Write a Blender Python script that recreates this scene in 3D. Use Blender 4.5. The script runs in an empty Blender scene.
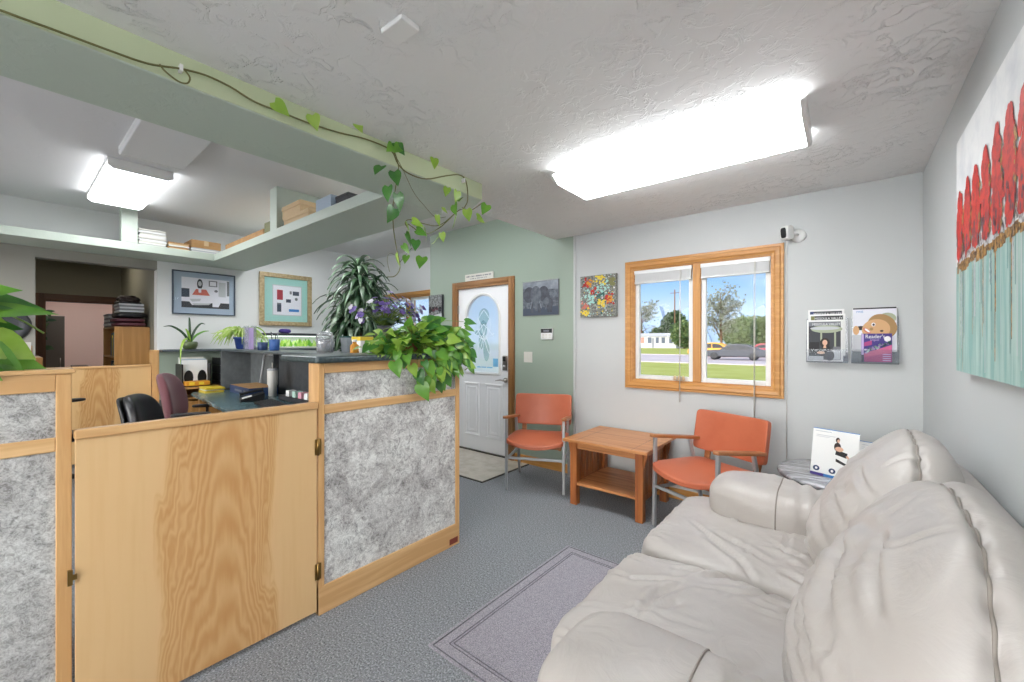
import bpy, math, random
from mathutils import Vector, Matrix, noise
R = math.radians
scene = bpy.context.scene
COL = scene.collection

# ---------------------------------------------------------------- camera, world, sun, lamps, exposure
F_PX = 411.5
YAW = math.atan(334 / 411.5)
EYE = 1.33
cd = bpy.data.cameras.new('camera')
cd.sensor_width = 36.0
cd.lens = F_PX / 1024 * 36.0
cd.clip_start = 0.02
cd.clip_end = 900
cam = bpy.data.objects.new('camera', cd)
COL.objects.link(cam)
cam.location = (0, 0, EYE)
cam.rotation_euler = (math.pi / 2, 0, YAW)
scene.camera = cam

scene.view_settings.view_transform = 'Standard'
scene.view_settings.look = 'None'
scene.view_settings.gamma = 1.0
scene.view_settings.use_curve_mapping = False
scene.view_settings.exposure = 1.12

SKY_FILL = 5.6
w = bpy.data.worlds.new('sky')
scene.world = w
w.use_nodes = True
nt = w.node_tree
nt.nodes.clear()
wo = nt.nodes.new('ShaderNodeOutputWorld')
bg = nt.nodes.new('ShaderNodeBackground')
tc = nt.nodes.new('ShaderNodeTexCoord')
sx = nt.nodes.new('ShaderNodeSeparateXYZ')
rp = nt.nodes.new('ShaderNodeValToRGB')
rp.color_ramp.elements[0].position = 0.0
rp.color_ramp.elements[0].color = (0.50, 0.60, 0.70, 1)
rp.color_ramp.elements[1].position = 0.5
rp.color_ramp.elements[1].color = (0.055, 0.16, 0.42, 1)
e_ = rp.color_ramp.elements.new(0.16)
e_.color = (0.13, 0.29, 0.52, 1)
nz = nt.nodes.new('ShaderNodeTexNoise')
nz.inputs['Scale'].default_value = 2.6
nz.inputs['Detail'].default_value = 6
mp = nt.nodes.new('ShaderNodeMapping')
mp.inputs['Scale'].default_value = (1, 1, 4.5)
cr = nt.nodes.new('ShaderNodeValToRGB')
cr.color_ramp.elements[0].position = 0.52
cr.color_ramp.elements[0].color = (0, 0, 0, 1)
cr.color_ramp.elements[1].position = 0.75
cr.color_ramp.elements[1].color = (0.8, 0.8, 0.8, 1)
mx = nt.nodes.new('ShaderNodeMixRGB')
mx.inputs[2].default_value = (0.42, 0.46, 0.52, 1)
L = nt.links.new
L(tc.outputs['Generated'], sx.inputs[0])
L(sx.outputs['Z'], rp.inputs[0])
L(tc.outputs['Generated'], mp.inputs[0])
L(mp.outputs[0], nz.inputs['Vector'])
L(nz.outputs[0], cr.inputs[0])
L(cr.outputs[0], mx.inputs[0])
L(rp.outputs[0], mx.inputs[1])
# sky blue on the window side; white fill band added behind the camera (-Y)
hz = nt.nodes.new('ShaderNodeMapRange')
hz.interpolation_type = 'SMOOTHSTEP'
hz.inputs['From Min'].default_value = 0.15
hz.inputs['From Max'].default_value = -0.45
fill_band = nt.nodes.new('ShaderNodeMixRGB')
fill_band.inputs[2].default_value = (SKY_FILL, SKY_FILL * 0.99, SKY_FILL * 0.97, 1)
L(sx.outputs['Y'], hz.inputs['Value'])
el = nt.nodes.new('ShaderNodeMapRange')
el.interpolation_type = 'SMOOTHSTEP'
el.inputs['From Min'].default_value = 0.52
el.inputs['From Max'].default_value = 0.22
L(sx.outputs['Z'], el.inputs['Value'])
hm = nt.nodes.new('ShaderNodeMath')
hm.operation = 'MULTIPLY'
L(hz.outputs[0], hm.inputs[0])
L(el.outputs[0], hm.inputs[1])
L(hm.outputs[0], fill_band.inputs[0])
L(mx.outputs[0], fill_band.inputs[1])
L(fill_band.outputs[0], bg.inputs[0])
bg.inputs[1].default_value = 0.9
L(bg.outputs[0], wo.inputs[0])

sd = bpy.data.lights.new('sun', 'SUN')
sd.energy = 1.6
sd.angle = R(0.6)
sd.color = (1.0, 0.95, 0.86)
sun = bpy.data.objects.new('sun', sd)
COL.objects.link(sun)
sun.rotation_euler = Vector((0.30, 0.50, -1.0)).to_track_quat('-Z', 'Y').to_euler()

LAMP_WAITING = 5.8     # emission of the diffusers
LAMP_OFFICE = 5.4

# ---------------------------------------------------------------- materials
def lin(c):
    return tuple(((v / 255) / 12.92 if v / 255 <= 0.04045 else ((v / 255 + 0.055) / 1.055) ** 2.4) for v in c) + (1,)

MATS = {}
def newmat(name):
    m = bpy.data.materials.new(name)
    m.use_nodes = True
    n = m.node_tree.nodes
    return m, m.node_tree, n['Principled BSDF']

def node(nt, typ, **kw):
    n = nt.nodes.new(typ)
    for k, v in kw.items():
        if k.startswith('i_'):
            key = k[2:].replace('_', ' ')
            n.inputs[key].default_value = v
        else:
            setattr(n, k, v)
    return n

def ramp(nt, stops, interp='LINEAR'):
    r = nt.nodes.new('ShaderNodeValToRGB')
    r.color_ramp.interpolation = interp
    el = r.color_ramp.elements
    el[0].position, el[0].color = stops[0]
    el[1].position, el[1].color = stops[-1]
    for p, c in stops[1:-1]:
        e = el.new(p)
        e.color = c
    return r

def coords(nt, scale=(1, 1, 1), loc=(0, 0, 0), rot=(0, 0, 0)):
    t = nt.nodes.new('ShaderNodeTexCoord')
    m = nt.nodes.new('ShaderNodeMapping')
    m.inputs['Scale'].default_value = scale
    m.inputs['Location'].default_value = loc
    m.inputs['Rotation'].default_value = rot
    nt.links.new(t.outputs['Object'], m.inputs[0])
    return m

def flat(name, c, rough=0.6, metal=0.0, spec=0.5, bump=None, var=None, emit=None, coat=0.0, sheen=0.0):
    """plain colour; var=(scale, c2, lo, hi) mixes a second colour by noise; bump=(scale, strength, dist)"""
    m, nt, b = newmat(name)
    b.inputs['Base Color'].default_value = lin(c)
    b.inputs['Roughness'].default_value = rough
    b.inputs['Metallic'].default_value = metal
    b.inputs['Specular IOR Level'].default_value = spec
    b.inputs['Coat Weight'].default_value = coat
    b.inputs['Sheen Weight'].default_value = sheen
    if var:
        s, c2, lo, hi = var
        co = coords(nt, s if isinstance(s, tuple) else (s, s, s))
        n = node(nt, 'ShaderNodeTexNoise', i_Scale=1.0, i_Detail=5.0, i_Roughness=0.6)
        nt.links.new(co.outputs[0], n.inputs['Vector'])
        r = ramp(nt, [(lo, lin(c)), (hi, lin(c2))])
        nt.links.new(n.outputs[0], r.inputs[0])
        nt.links.new(r.outputs[0], b.inputs['Base Color'])
    if bump:
        s, st, d = bump
        co = coords(nt, s if isinstance(s, tuple) else (s, s, s))
        n = node(nt, 'ShaderNodeTexNoise', i_Scale=1.0, i_Detail=4.0)
        nt.links.new(co.outputs[0], n.inputs['Vector'])
        bp = node(nt, 'ShaderNodeBump', i_Strength=st, i_Distance=d)
        nt.links.new(n.outputs[0], bp.inputs['Height'])
        nt.links.new(bp.outputs[0], b.inputs['Normal'])
    if emit:
        b.inputs['Emission Color'].default_value = lin(emit[0])
        b.inputs['Emission Strength'].default_value = emit[1]
    MATS[name] = m
    return m

def plaster(name, c, scale=9.0, strength=0.5, lo=0.5, hi=0.62, rough=0.7, dist=0.004, spec=0.4):
    """painted, trowelled texture: low relief with flat-topped patches"""
    m, nt, b = newmat(name)
    b.inputs['Base Color'].default_value = lin(c)
    b.inputs['Roughness'].default_value = rough
    b.inputs['Specular IOR Level'].default_value = spec
    co = coords(nt, (scale, scale, scale))
    n = node(nt, 'ShaderNodeTexNoise', i_Scale=1.0, i_Detail=5.0, i_Roughness=0.6, i_Distortion=0.9)
    n2 = node(nt, 'ShaderNodeTexNoise', i_Scale=0.22, i_Detail=2.0)
    nt.links.new(co.outputs[0], n.inputs['Vector'])
    nt.links.new(co.outputs[0], n2.inputs['Vector'])
    r = ramp(nt, [(lo, (0, 0, 0, 1)), (hi, (1, 1, 1, 1))])
    nt.links.new(n.outputs[0], r.inputs[0])
    r2 = ramp(nt, [(0.42, (0.12, 0.12, 0.12, 1)), (0.62, (1, 1, 1, 1))])
    nt.links.new(n2.outputs[0], r2.inputs[0])
    mu = node(nt, 'ShaderNodeMath', operation='MULTIPLY')
    nt.links.new(r.outputs[0], mu.inputs[0])
    nt.links.new(r2.outputs[0], mu.inputs[1])
    bp = node(nt, 'ShaderNodeBump', i_Strength=strength, i_Distance=dist)
    nt.links.new(mu.outputs[0], bp.inputs['Height'])
    nt.links.new(bp.outputs[0], b.inputs['Normal'])
    MATS[name] = m
    return m

def wood(name, c1, c2, axis='Z', scale=1.0, rough=0.38, c3=None, coat=0.15, fine=0.5):
    """long-grained timber; axis is the grain direction in object space"""
    m, nt, b = newmat(name)
    s = {'X': (1.2, 22, 22), 'Y': (22, 1.2, 22), 'Z': (22, 22, 1.2)}[axis]
    co = coords(nt, tuple(v * scale for v in s))
    n = node(nt, 'ShaderNodeTexNoise', i_Scale=1.0, i_Detail=7.0, i_Roughness=0.62, i_Distortion=0.5)
    nt.links.new(co.outputs[0], n.inputs['Vector'])
    mid = tuple((a + d) / 2 for a, d in zip(c1, c2))
    r = ramp(nt, [(0.32, lin(c3 or c2)), (0.45, lin(c2)), (0.55, lin(mid)), (0.66, lin(c1))])
    nt.links.new(n.outputs[0], r.inputs[0])
    nt.links.new(r.outputs[0], b.inputs['Base Color'])
    b.inputs['Roughness'].default_value = rough
    b.inputs['Coat Weight'].default_value = coat
    b.inputs['Coat Roughness'].default_value = 0.25
    bp = node(nt, 'ShaderNodeBump', i_Strength=0.08, i_Distance=0.001)
    nt.links.new(n.outputs[0], bp.inputs['Height'])
    nt.links.new(bp.outputs[0], b.inputs['Normal'])
    MATS[name] = m
    return m

def cathedral(name, base, dark, cy, cz, wy, kz=0.16, dirn=1):
    """rotary-cut plywood face in the YZ plane: nested flame figure round (cy, cz), pale at the sides"""
    m, nt, b = newmat(name)
    t = nt.nodes.new('ShaderNodeTexCoord')
    sp = nt.nodes.new('ShaderNodeSeparateXYZ')
    nt.links.new(t.outputs['Object'], sp.inputs[0])
    nb = node(nt, 'ShaderNodeTexNoise', i_Scale=1.6, i_Detail=4.0, i_Roughness=0.55)
    mpn = nt.nodes.new('ShaderNodeMapping')
    mpn.inputs['Scale'].default_value = (1, 3.2, 0.8)
    nt.links.new(t.outputs['Object'], mpn.inputs[0])
    nt.links.new(mpn.outputs[0], nb.inputs['Vector'])
    def math_(op, a, bb=None, cc=None):
        q = node(nt, 'ShaderNodeMath', operation=op)
        for i, v in enumerate((a, bb, cc)):
            if v is None:
                continue
            if isinstance(v, (int, float)):
                q.inputs[i].default_value = v
            else:
                nt.links.new(v, q.inputs[i])
        return q.outputs[0]
    wob = math_('MULTIPLY', math_('SUBTRACT', nb.outputs[0], 0.5), 0.28)
    y = math_('ADD', math_('SUBTRACT', sp.outputs['Y'], cy), wob)
    ay = math_('ABSOLUTE', y)
    z = math_('MULTIPLY', math_('SUBTRACT', sp.outputs['Z'], cz), dirn)
    # parabolic contours: z*kz + y^2/w
    par = math_('ADD', math_('MULTIPLY', z, kz), math_('MULTIPLY', math_('MULTIPLY', y, y), 1.9 / wy))
    fn = node(nt, 'ShaderNodeTexNoise', i_Scale=1.0, i_Detail=5.0)
    mp2 = nt.nodes.new('ShaderNodeMapping')
    mp2.inputs['Scale'].default_value = (1, 40, 2.0)
    nt.links.new(t.outputs['Object'], mp2.inputs[0])
    nt.links.new(mp2.outputs[0], fn.inputs['Vector'])
    ring = math_('SINE', math_('MULTIPLY', math_('ADD', par, math_('MULTIPLY', fn.outputs[0], 0.02)), 185.0))
    ring = math_('MULTIPLY_ADD', ring, 0.5, 0.5)
    mask = ramp(nt, [(0.0, (1, 1, 1, 1)), (0.62, (0.95, 0.95, 0.95, 1)), (0.72, (0.0, 0.0, 0.0, 1))])
    nt.links.new(math_('DIVIDE', ay, wy), mask.inputs[0])
    soft = math_('MULTIPLY', math_('MULTIPLY_ADD', ring, 0.55, 0.36), mask.outputs[0])
    fine = math_('MULTIPLY', math_('SUBTRACT', fn.outputs[0], 0.5), 0.55)
    fac = math_('ADD', soft, fine)
    r = ramp(nt, [(0.0, lin(base)), (0.45, lin(tuple((a + d) / 2 for a, d in zip(base, dark)))), (1.0, lin(dark))])
    nt.links.new(fac, r.inputs[0])
    nt.links.new(r.outputs[0], b.inputs['Base Color'])
    b.inputs['Roughness'].default_value = 0.4
    b.inputs['Coat Weight'].default_value = 0.1
    MATS[name] = m
    return m

def laminate(name, axis_scale=(1, 1, 1), shift=(0, 0, 0), tone=1.0):
    """grey mottled laminate with pale crackle flecks"""
    m, nt, b = newmat(name)
    co = coords(nt, axis_scale, shift)
    big = node(nt, 'ShaderNodeTexNoise', i_Scale=5.0, i_Detail=6.0, i_Roughness=0.65, i_Distortion=0.6)
    mid = node(nt, 'ShaderNodeTexNoise', i_Scale=20.0, i_Detail=7.0, i_Roughness=0.72, i_Distortion=2.0)
    fin = node(nt, 'ShaderNodeTexNoise', i_Scale=60.0, i_Detail=4.0, i_Roughness=0.7, i_Distortion=2.6)
    for q in (big, mid, fin):
        nt.links.new(co.outputs[0], q.inputs['Vector'])
    g = lambda v: lin(tuple(min(255, x * tone) for x in v))
    r1 = ramp(nt, [(0.34, g((140, 132, 130))), (0.5, g((228, 227, 224))), (0.6, g((252, 253, 250)))])
    nt.links.new(big.outputs[0], r1.inputs[0])
    r2 = ramp(nt, [(0.37, g((92, 86, 84))), (0.45, g((196, 194, 191))), (0.58, g((250, 250, 247)))])
    nt.links.new(mid.outputs[0], r2.inputs[0])
    r3 = ramp(nt, [(0.42, g((112, 108, 106))), (0.56, g((248, 248, 248)))])
    nt.links.new(fin.outputs[0], r3.inputs[0])
    m1 = node(nt, 'ShaderNodeMixRGB', blend_type='MULTIPLY', i_Fac=0.75)
    nt.links.new(r1.outputs[0], m1.inputs[1])
    nt.links.new(r2.outputs[0], m1.inputs[2])
    m2 = node(nt, 'ShaderNodeMixRGB', blend_type='MIX', i_Fac=0.3)
    nt.links.new(m1.outputs[0], m2.inputs[1])
    nt.links.new(r3.outputs[0], m2.inputs[2])
    nt.links.new(m2.outputs[0], b.inputs['Base Color'])
    b.inputs['Roughness'].default_value = 0.4
    MATS[name] = m
    return m

def speckle(name, cs, scale, rough=0.95, bump=0.3, dist=0.004, big=None):
    """carpet-like speckle of several colours"""
    m, nt, b = newmat(name)
    co = coords(nt, (scale, scale, scale))
    n = node(nt, 'ShaderNodeTexNoise', i_Scale=1.0, i_Detail=2.0, i_Roughness=0.8)
    nt.links.new(co.outputs[0], n.inputs['Vector'])
    k = len(cs)
    r = ramp(nt, [(0.3 + 0.4 * i / (k - 1), lin(c)) for i, c in enumerate(cs)])
    nt.links.new(n.outputs[0], r.inputs[0])
    out = r.outputs[0]
    if big:
        n2 = node(nt, 'ShaderNodeTexNoise', i_Scale=0.006, i_Detail=2.0)
        nt.links.new(co.outputs[0], n2.inputs['Vector'])
        r2 = ramp(nt, [(0.35, lin(big[0])), (0.65, lin(big[1]))])
        nt.links.new(n2.outputs[0], r2.inputs[0])
        mm = node(nt, 'ShaderNodeMixRGB', blend_type='MULTIPLY', i_Fac=1.0)
        nt.links.new(out, mm.inputs[1])
        nt.links.new(r2.outputs[0], mm.inputs[2])
        out = mm.outputs[0]
    nt.links.new(out, b.inputs['Base Color'])
    b.inputs['Roughness'].default_value = rough
    b.inputs['Specular IOR Level'].default_value = 0.15
    bp = node(nt, 'ShaderNodeBump', i_Strength=bump, i_Distance=dist)
    nt.links.new(n.outputs[0], bp.inputs['Height'])
    nt.links.new(bp.outputs[0], b.inputs['Normal'])
    MATS[name] = m
    return m

def clear(name, tint=(1, 1, 1), gloss=0.08, haze=0.0, haze_c=(255, 255, 255), gain=0.8):
    """thin clear sheet: mostly transparent with a glossy sheen, optional milky share"""
    m = bpy.data.materials.new(name)
    m.use_nodes = True
    nt = m.node_tree
    nt.nodes.clear()
    o = nt.nodes.new('ShaderNodeOutputMaterial')
    tr = nt.nodes.new('ShaderNodeBsdfTransparent')
    tr.inputs[0].default_value = tuple(tint) + (1,)
    gl = nt.nodes.new('ShaderNodeBsdfGlossy')
    gl.inputs['Roughness'].default_value = 0.03
    fr = node(nt, 'ShaderNodeFresnel', i_IOR=1.45)
    mu = node(nt, 'ShaderNodeMath', operation='MULTIPLY_ADD')
    mu.inputs[1].default_value = 0.8
    mu.inputs[2].default_value = gloss * 0.3
    mu.inputs[1].default_value = gain
    nt.links.new(fr.outputs[0], mu.inputs[0])
    a = nt.nodes.new('ShaderNodeMixShader')
    nt.links.new(mu.outputs[0], a.inputs[0])
    nt.links.new(tr.outputs[0], a.inputs[1])
    nt.links.new(gl.outputs[0], a.inputs[2])
    last = a.outputs[0]
    if haze:
        df = nt.nodes.new('ShaderNodeBsdfDiffuse')
        df.inputs[0].default_value = lin(haze_c)
        q = nt.nodes.new('ShaderNodeMixShader')
        q.inputs[0].default_value = haze
        nt.links.new(last, q.inputs[1])
        nt.links.new(df.outputs[0], q.inputs[2])
        last = q.outputs[0]
    nt.links.new(last, o.inputs[0])
    MATS[name] = m
    return m

# room
plaster('ceiling_paint', (238, 238, 237), 13, 0.9, 0.5, 0.57, 0.7, 0.006)
plaster('office_ceiling_paint', (230, 229, 229), 9, 0.2, 0.5, 0.62, 0.8)
plaster('beam_paint', (200, 212, 198), 16, 0.35, 0.48, 0.62, 0.55)
plaster('shelf_paint', (200, 210, 198), 14, 0.15, 0.48, 0.62, 0.5)
plaster('sage_paint', (158, 172, 157), 8, 0.12, 0.48, 0.6, 0.45)
plaster('pale_green_paint', (198, 208, 172), 8, 0.05, 0.48, 0.6, 0.5)
plaster('grey_paint', (201, 203, 202), 7, 0.05, 0.48, 0.62, 0.55)
plaster('right_paint', (196, 199, 199), 7, 0.08, 0.48, 0.62, 0.55)
plaster('white_paint', (226, 227, 226), 7, 0.05, 0.48, 0.62, 0.6)
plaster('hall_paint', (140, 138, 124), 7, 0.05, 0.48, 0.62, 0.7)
plaster('hall_wall_colour', (158, 155, 146), 7, 0.05, 0.48, 0.62, 0.7)
plaster('pink_paint', (226, 196, 182), 7, 0.05, 0.48, 0.62, 0.7)
speckle('carpet', [(80, 82, 86), (130, 133, 137), (153, 156, 160), (198, 201, 205)], 120, 0.95, 0.6, 0.004, ((244, 244, 244), (255, 255, 255)))
speckle('mat_weave', [(116, 113, 120), (158, 154, 162), (198, 194, 202)], 260, 0.9, 0.4, 0.003)
flat('mat_rim', (112, 110, 118), 0.8, var=(60, (88, 86, 92), 0.4, 0.6))
flat('vinyl', (206, 198, 184), 0.2, spec=0.5, var=(9, (190, 182, 168), 0.4, 0.65))
flat('threshold', (58, 52, 46), 0.5, var=(20, (80, 72, 62), 0.4, 0.6))
# timber
wood('maple_z', (226, 184, 128), (208, 160, 104), 'Z', 1.0)
wood('maple_y', (228, 188, 134), (210, 164, 110), 'Y', 1.0)
wood('maple_x', (226, 184, 128), (208, 160, 104), 'X', 1.0)
wood('oak_x', (214, 158, 88), (196, 136, 68), 'X', 1.3)
wood('oak_z', (214, 158, 88), (196, 136, 68), 'Z', 1.3)
wood('doorframe_z', (168, 120, 72), (140, 96, 54), 'Z', 1.2)
wood('doorframe_x', (168, 120, 72), (140, 96, 54), 'X', 1.2)
wood('mission_x', (212, 150, 98), (192, 128, 76), 'X', 1.2, c3=(158, 92, 46))
wood('mission_z', (190, 118, 64), (162, 92, 44), 'Z', 1.2, c3=(132, 70, 32))
wood('arm_oak', (190, 128, 78), (158, 98, 54), 'Y', 1.4)
wood('dark_door_z', (112, 72, 48), (84, 52, 34), 'Z', 1.0)
wood('dark_door_y', (112, 72, 48), (84, 52, 34), 'Y', 1.0)
wood('cabinet_oak', (196, 150, 92), (172, 126, 72), 'Z', 0.8)
cathedral('gate_ply', (226, 188, 136), (202, 150, 92), 0.02, 0.95, 0.30, 0.19, 1)
cathedral('hall_gate_ply', (220, 182, 128), (192, 142, 86), 0.0, 0.9, 0.22, 0.19, 1)
laminate('laminate_grey')
laminate('laminate_grey_b', (1, 1, 1), (3, 5, 2), 0.92)
flat('counter_stone', (48, 62, 66), 0.28, var=(60, (80, 98, 100), 0.45, 0.7))
flat('ledge_stone', (92, 100, 104), 0.35, var=(60, (66, 74, 80), 0.4, 0.65))
flat('desk_teal', (70, 98, 106), 0.25, var=(18, (108, 132, 136), 0.4, 0.66))
flat('panel_charcoal', (62, 66, 70), 0.55, var=(12, (76, 80, 84), 0.4, 0.65))
flat('panel_grey', (112, 116, 118), 0.6, var=(12, (98, 102, 104), 0.4, 0.65))
# common
flat('white_plastic', (236, 236, 234), 0.35)
flat('white_metal', (232, 232, 230), 0.4)
flat('white_door', (246, 246, 248), 0.4)
flat('black_plastic', (24, 24, 26), 0.4)
flat('black_leather', (30, 30, 34), 0.35, bump=(90, 0.2, 0.002))
flat('dark_grey', (62, 64, 68), 0.5)
flat('steel_grey', (176, 178, 180), 0.35, metal=0.3, spec=0.6)
flat('chrome', (200, 200, 200), 0.18, metal=1.0)
flat('brass', (150, 120, 70), 0.35, metal=1.0)
flat('nickel', (168, 164, 158), 0.28, metal=1.0)
flat('rust_vinyl', (196, 108, 76), 0.36, spec=0.5, bump=(140, 0.12, 0.001), var=(3, (186, 98, 66), 0.4, 0.65))
flat('maroon_fabric', (104, 58, 64), 0.8, bump=(200, 0.3, 0.002), sheen=0.2)
flat('paper', (240, 240, 238), 0.7)
flat('off_white', (222, 219, 210), 0.6)
flat('cardboard', (190, 148, 100), 0.8, var=(14, (176, 134, 88), 0.4, 0.6))
flat('tan_box', (214, 186, 146), 0.75)
flat('lamp_white', (240, 240, 238), 0.4, emit=((255, 255, 255), 0.0))
flat('lit_diffuser', (245, 245, 245), 0.35, emit=((248, 252, 255), LAMP_WAITING))
flat('lit_office_diffuser', (245, 245, 245), 0.35, emit=((248, 252, 255), LAMP_OFFICE))
flat('hall_fill_diffuser', (245, 245, 245), 0.35, emit=((255, 244, 225), 2.6))
flat('unlit_diffuser', (232, 232, 232), 0.35)
clear('window_glass', gloss=0.0, gain=0.14)
clear('clear_lip', (0.95, 0.96, 0.97), 0.02, 0.07, (190, 196, 204), 0.3)
clear('acrylic', (0.93, 0.94, 0.96), 0.1, 0.16, (190, 196, 204), 0.4)
clear('clear_plastic', (0.92, 0.93, 0.95), 0.4, 0.25, (230, 232, 236))
flat('came_white', (236, 240, 242), 0.3)
flat('sky_blue', (120, 186, 226), 0.4)
clear('tinted_glass', (0.62, 0.78, 0.76), 0.05, 0.30, (176, 196, 192), 0.4)
def frost():
    m = bpy.data.materials.new('frosted_glass')
    m.use_nodes = True
    nt = m.node_tree
    nt.nodes.clear()
    o = nt.nodes.new('ShaderNodeOutputMaterial')
    a = nt.nodes.new('ShaderNodeBsdfTranslucent'); a.inputs[0].default_value = (0.97, 0.98, 1, 1)
    b = nt.nodes.new('ShaderNodeBsdfRefraction'); b.inputs[0].default_value = (0.95, 0.98, 1, 1)
    b.inputs['Roughness'].default_value = 0.55; b.inputs['IOR'].default_value = 1.02
    t = nt.nodes.new('ShaderNodeBsdfTransparent')
    q = nt.nodes.new('ShaderNodeMixShader'); q.inputs[0].default_value = 0.55
    p = nt.nodes.new('ShaderNodeMixShader'); p.inputs[0].default_value = 0.12
    nt.links.new(a.outputs[0], q.inputs[1]); nt.links.new(b.outputs[0], q.inputs[2])
    nt.links.new(q.outputs[0], p.inputs[1]); nt.links.new(t.outputs[0], p.inputs[2])
    nt.links.new(p.outputs[0], o.inputs[0])
    MATS['frosted_glass'] = m
frost()
def leather():
    m, nt, b = newmat('cream_leather')
    co = coords(nt, (1, 1, 1))
    n = node(nt, 'ShaderNodeTexNoise', i_Scale=3.0, i_Detail=4.0)
    nt.links.new(co.outputs[0], n.inputs['Vector'])
    r = ramp(nt, [(0.35, lin((178, 171, 165))), (0.65, lin((189, 183, 178)))])
    nt.links.new(n.outputs[0], r.inputs[0])
    nt.links.new(r.outputs[0], b.inputs['Base Color'])
    b.inputs['Roughness'].default_value = 0.42
    b.inputs['Specular IOR Level'].default_value = 0.5
    a = node(nt, 'ShaderNodeTexNoise', i_Scale=9.0, i_Detail=5.0, i_Roughness=0.55, i_Distortion=1.2)
    g = node(nt, 'ShaderNodeTexNoise', i_Scale=260.0, i_Detail=2.0)
    nt.links.new(co.outputs[0], a.inputs['Vector']); nt.links.new(co.outputs[0], g.inputs['Vector'])
    b1 = node(nt, 'ShaderNodeBump', i_Strength=0.22, i_Distance=0.02)
    b2 = node(nt, 'ShaderNodeBump', i_Strength=0.10, i_Distance=0.001)
    nt.links.new(a.outputs[0], b1.inputs['Height']); nt.links.new(g.outputs[0], b2.inputs['Height'])
    nt.links.new(b1.outputs[0], b2.inputs['Normal']); nt.links.new(b2.outputs[0], b.inputs['Normal'])
    MATS['cream_leather'] = m
leather()
flat('leather_seam', (150, 142, 134), 0.6)
flat('dark_under', (40, 38, 36), 0.8)
flat('bandage_red', (128, 58, 44), 0.6)
flat('foil_grey', (150, 150, 154), 0.16, metal=0.35, spec=0.7, bump=((6, 40, 6), 0.6, 0.02), var=((5, 38, 5), (206, 206, 210), 0.42, 0.6))
# colours for prints and small things
for n_, c_ in dict(ink_black=(28, 28, 32), ink_dark=(58, 60, 66), ink_grey=(120, 122, 128), ink_light=(196, 198, 202), ink_white=(244, 244, 244), skin=(224, 178, 150), skin_b=(214, 168, 120),
        hair_dark=(44, 30, 28), hair_blond=(170, 132, 84), ceil_green=(168, 176, 150), deep_purple=(66, 50, 132), magenta=(176, 68, 130), rose=(204, 96, 140), lilac=(200, 176, 224),
        blue_ink=(60, 132, 200), navy=(40, 62, 104), mat_blue=(168, 184, 202), mat_aqua=(164, 212, 204), print_white=(232, 232, 240), brick_red=(176, 62, 74), slate=(66, 76, 92),
        gold_leaf=(196, 150, 70), plum=(86, 40, 52), cobalt=(38, 62, 132), olive=(120, 120, 70), orange=(216, 148, 44), yellow=(232, 204, 60), pale_pink=(240, 178, 196), mint=(196, 226, 214),
        teal_plastic=(40, 92, 88), bin_grey=(166, 172, 178), cup_blue=(52, 92, 156), sail=(214, 210, 204), bronze_glass=(96, 92, 84), coral=(206, 110, 96), haze_sky=(206, 208, 206)).items():
    flat(n_, c_, 0.5)
flat('gold_frame', (196, 176, 138), 0.42, metal=0.25, var=(30, (164, 142, 104), 0.4, 0.65))
flat('walnut', (84, 64, 54), 0.4, var=((30, 30, 3), (62, 46, 38), 0.4, 0.6))
flat('floral_paint', (150, 150, 142), 0.55, var=(60, (88, 90, 88), 0.4, 0.6))
flat('elephant_grey', (112, 118, 128), 0.5, var=(28, (70, 74, 84), 0.4, 0.62))
flat('bw_photo', (150, 152, 152), 0.5, var=(50, (88, 92, 90), 0.42, 0.58))
flat('canvas_white', (226, 226, 226), 0.7, var=((3, 6, 6), (204, 206, 210), 0.45, 0.7))
flat('canvas_teal', (136, 176, 170), 0.65, var=((1, 22, 2.2), (182, 204, 196), 0.4, 0.68))
flat('canvas_teal_dark', (98, 142, 138), 0.65)
flat('tree_red', (204, 46, 34), 0.6, var=(34, (146, 26, 24), 0.45, 0.65))
flat('canvas_gold', (190, 140, 60), 0.5, var=(70, (92, 62, 34), 0.42, 0.6))
flat('canvas_ash', (206, 204, 206), 0.6, var=(50, (122, 112, 116), 0.45, 0.62))
flat('mirror_glass', (190, 192, 190), 0.08, metal=1.0)
def leafmat(name, c1, c2, rough=0.35, trans=0.25):
    m, nt, b = newmat(name)
    co = coords(nt, (9, 9, 9))
    n = node(nt, 'ShaderNodeTexNoise', i_Scale=1.0, i_Detail=4.0)
    nt.links.new(co.outputs[0], n.inputs['Vector'])
    r = ramp(nt, [(0.4, lin(c1)), (0.65, lin(c2))])
    nt.links.new(n.outputs[0], r.inputs[0])
    nt.links.new(r.outputs[0], b.inputs['Base Color'])
    b.inputs['Roughness'].default_value = rough
    b.inputs['Coat Weight'].default_value = 0.15
    o = [q for q in nt.nodes if q.type == 'OUTPUT_MATERIAL'][0]
    t = nt.nodes.new('ShaderNodeBsdfTranslucent')
    nt.links.new(r.outputs[0], t.inputs[0])
    x = nt.nodes.new('ShaderNodeMixShader'); x.inputs[0].default_value = trans
    nt.links.new(b.outputs[0], x.inputs[1]); nt.links.new(t.outputs[0], x.inputs[2])
    nt.links.new(x.outputs[0], o.inputs[0])
    MATS[name] = m
leafmat('pothos_light', (146, 186, 66), (172, 204, 92))
leafmat('pothos_mid', (92, 150, 50), (122, 176, 64))
leafmat('pothos_dark', (64, 122, 52), (88, 146, 64))
leafmat('dracaena_dark', (44, 72, 48), (70, 98, 66), 0.3, 0.1)
leafmat('dracaena_mid', (78, 106, 78), (112, 138, 106), 0.3, 0.12)
leafmat('dracaena_grey', (104, 126, 104), (146, 160, 140), 0.25, 0.1)
leafmat('spider_light', (176, 200, 110), (206, 218, 150), 0.4, 0.2)
leafmat('petal_purple', (104, 84, 158), (136, 112, 190), 0.6, 0.25)
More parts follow.
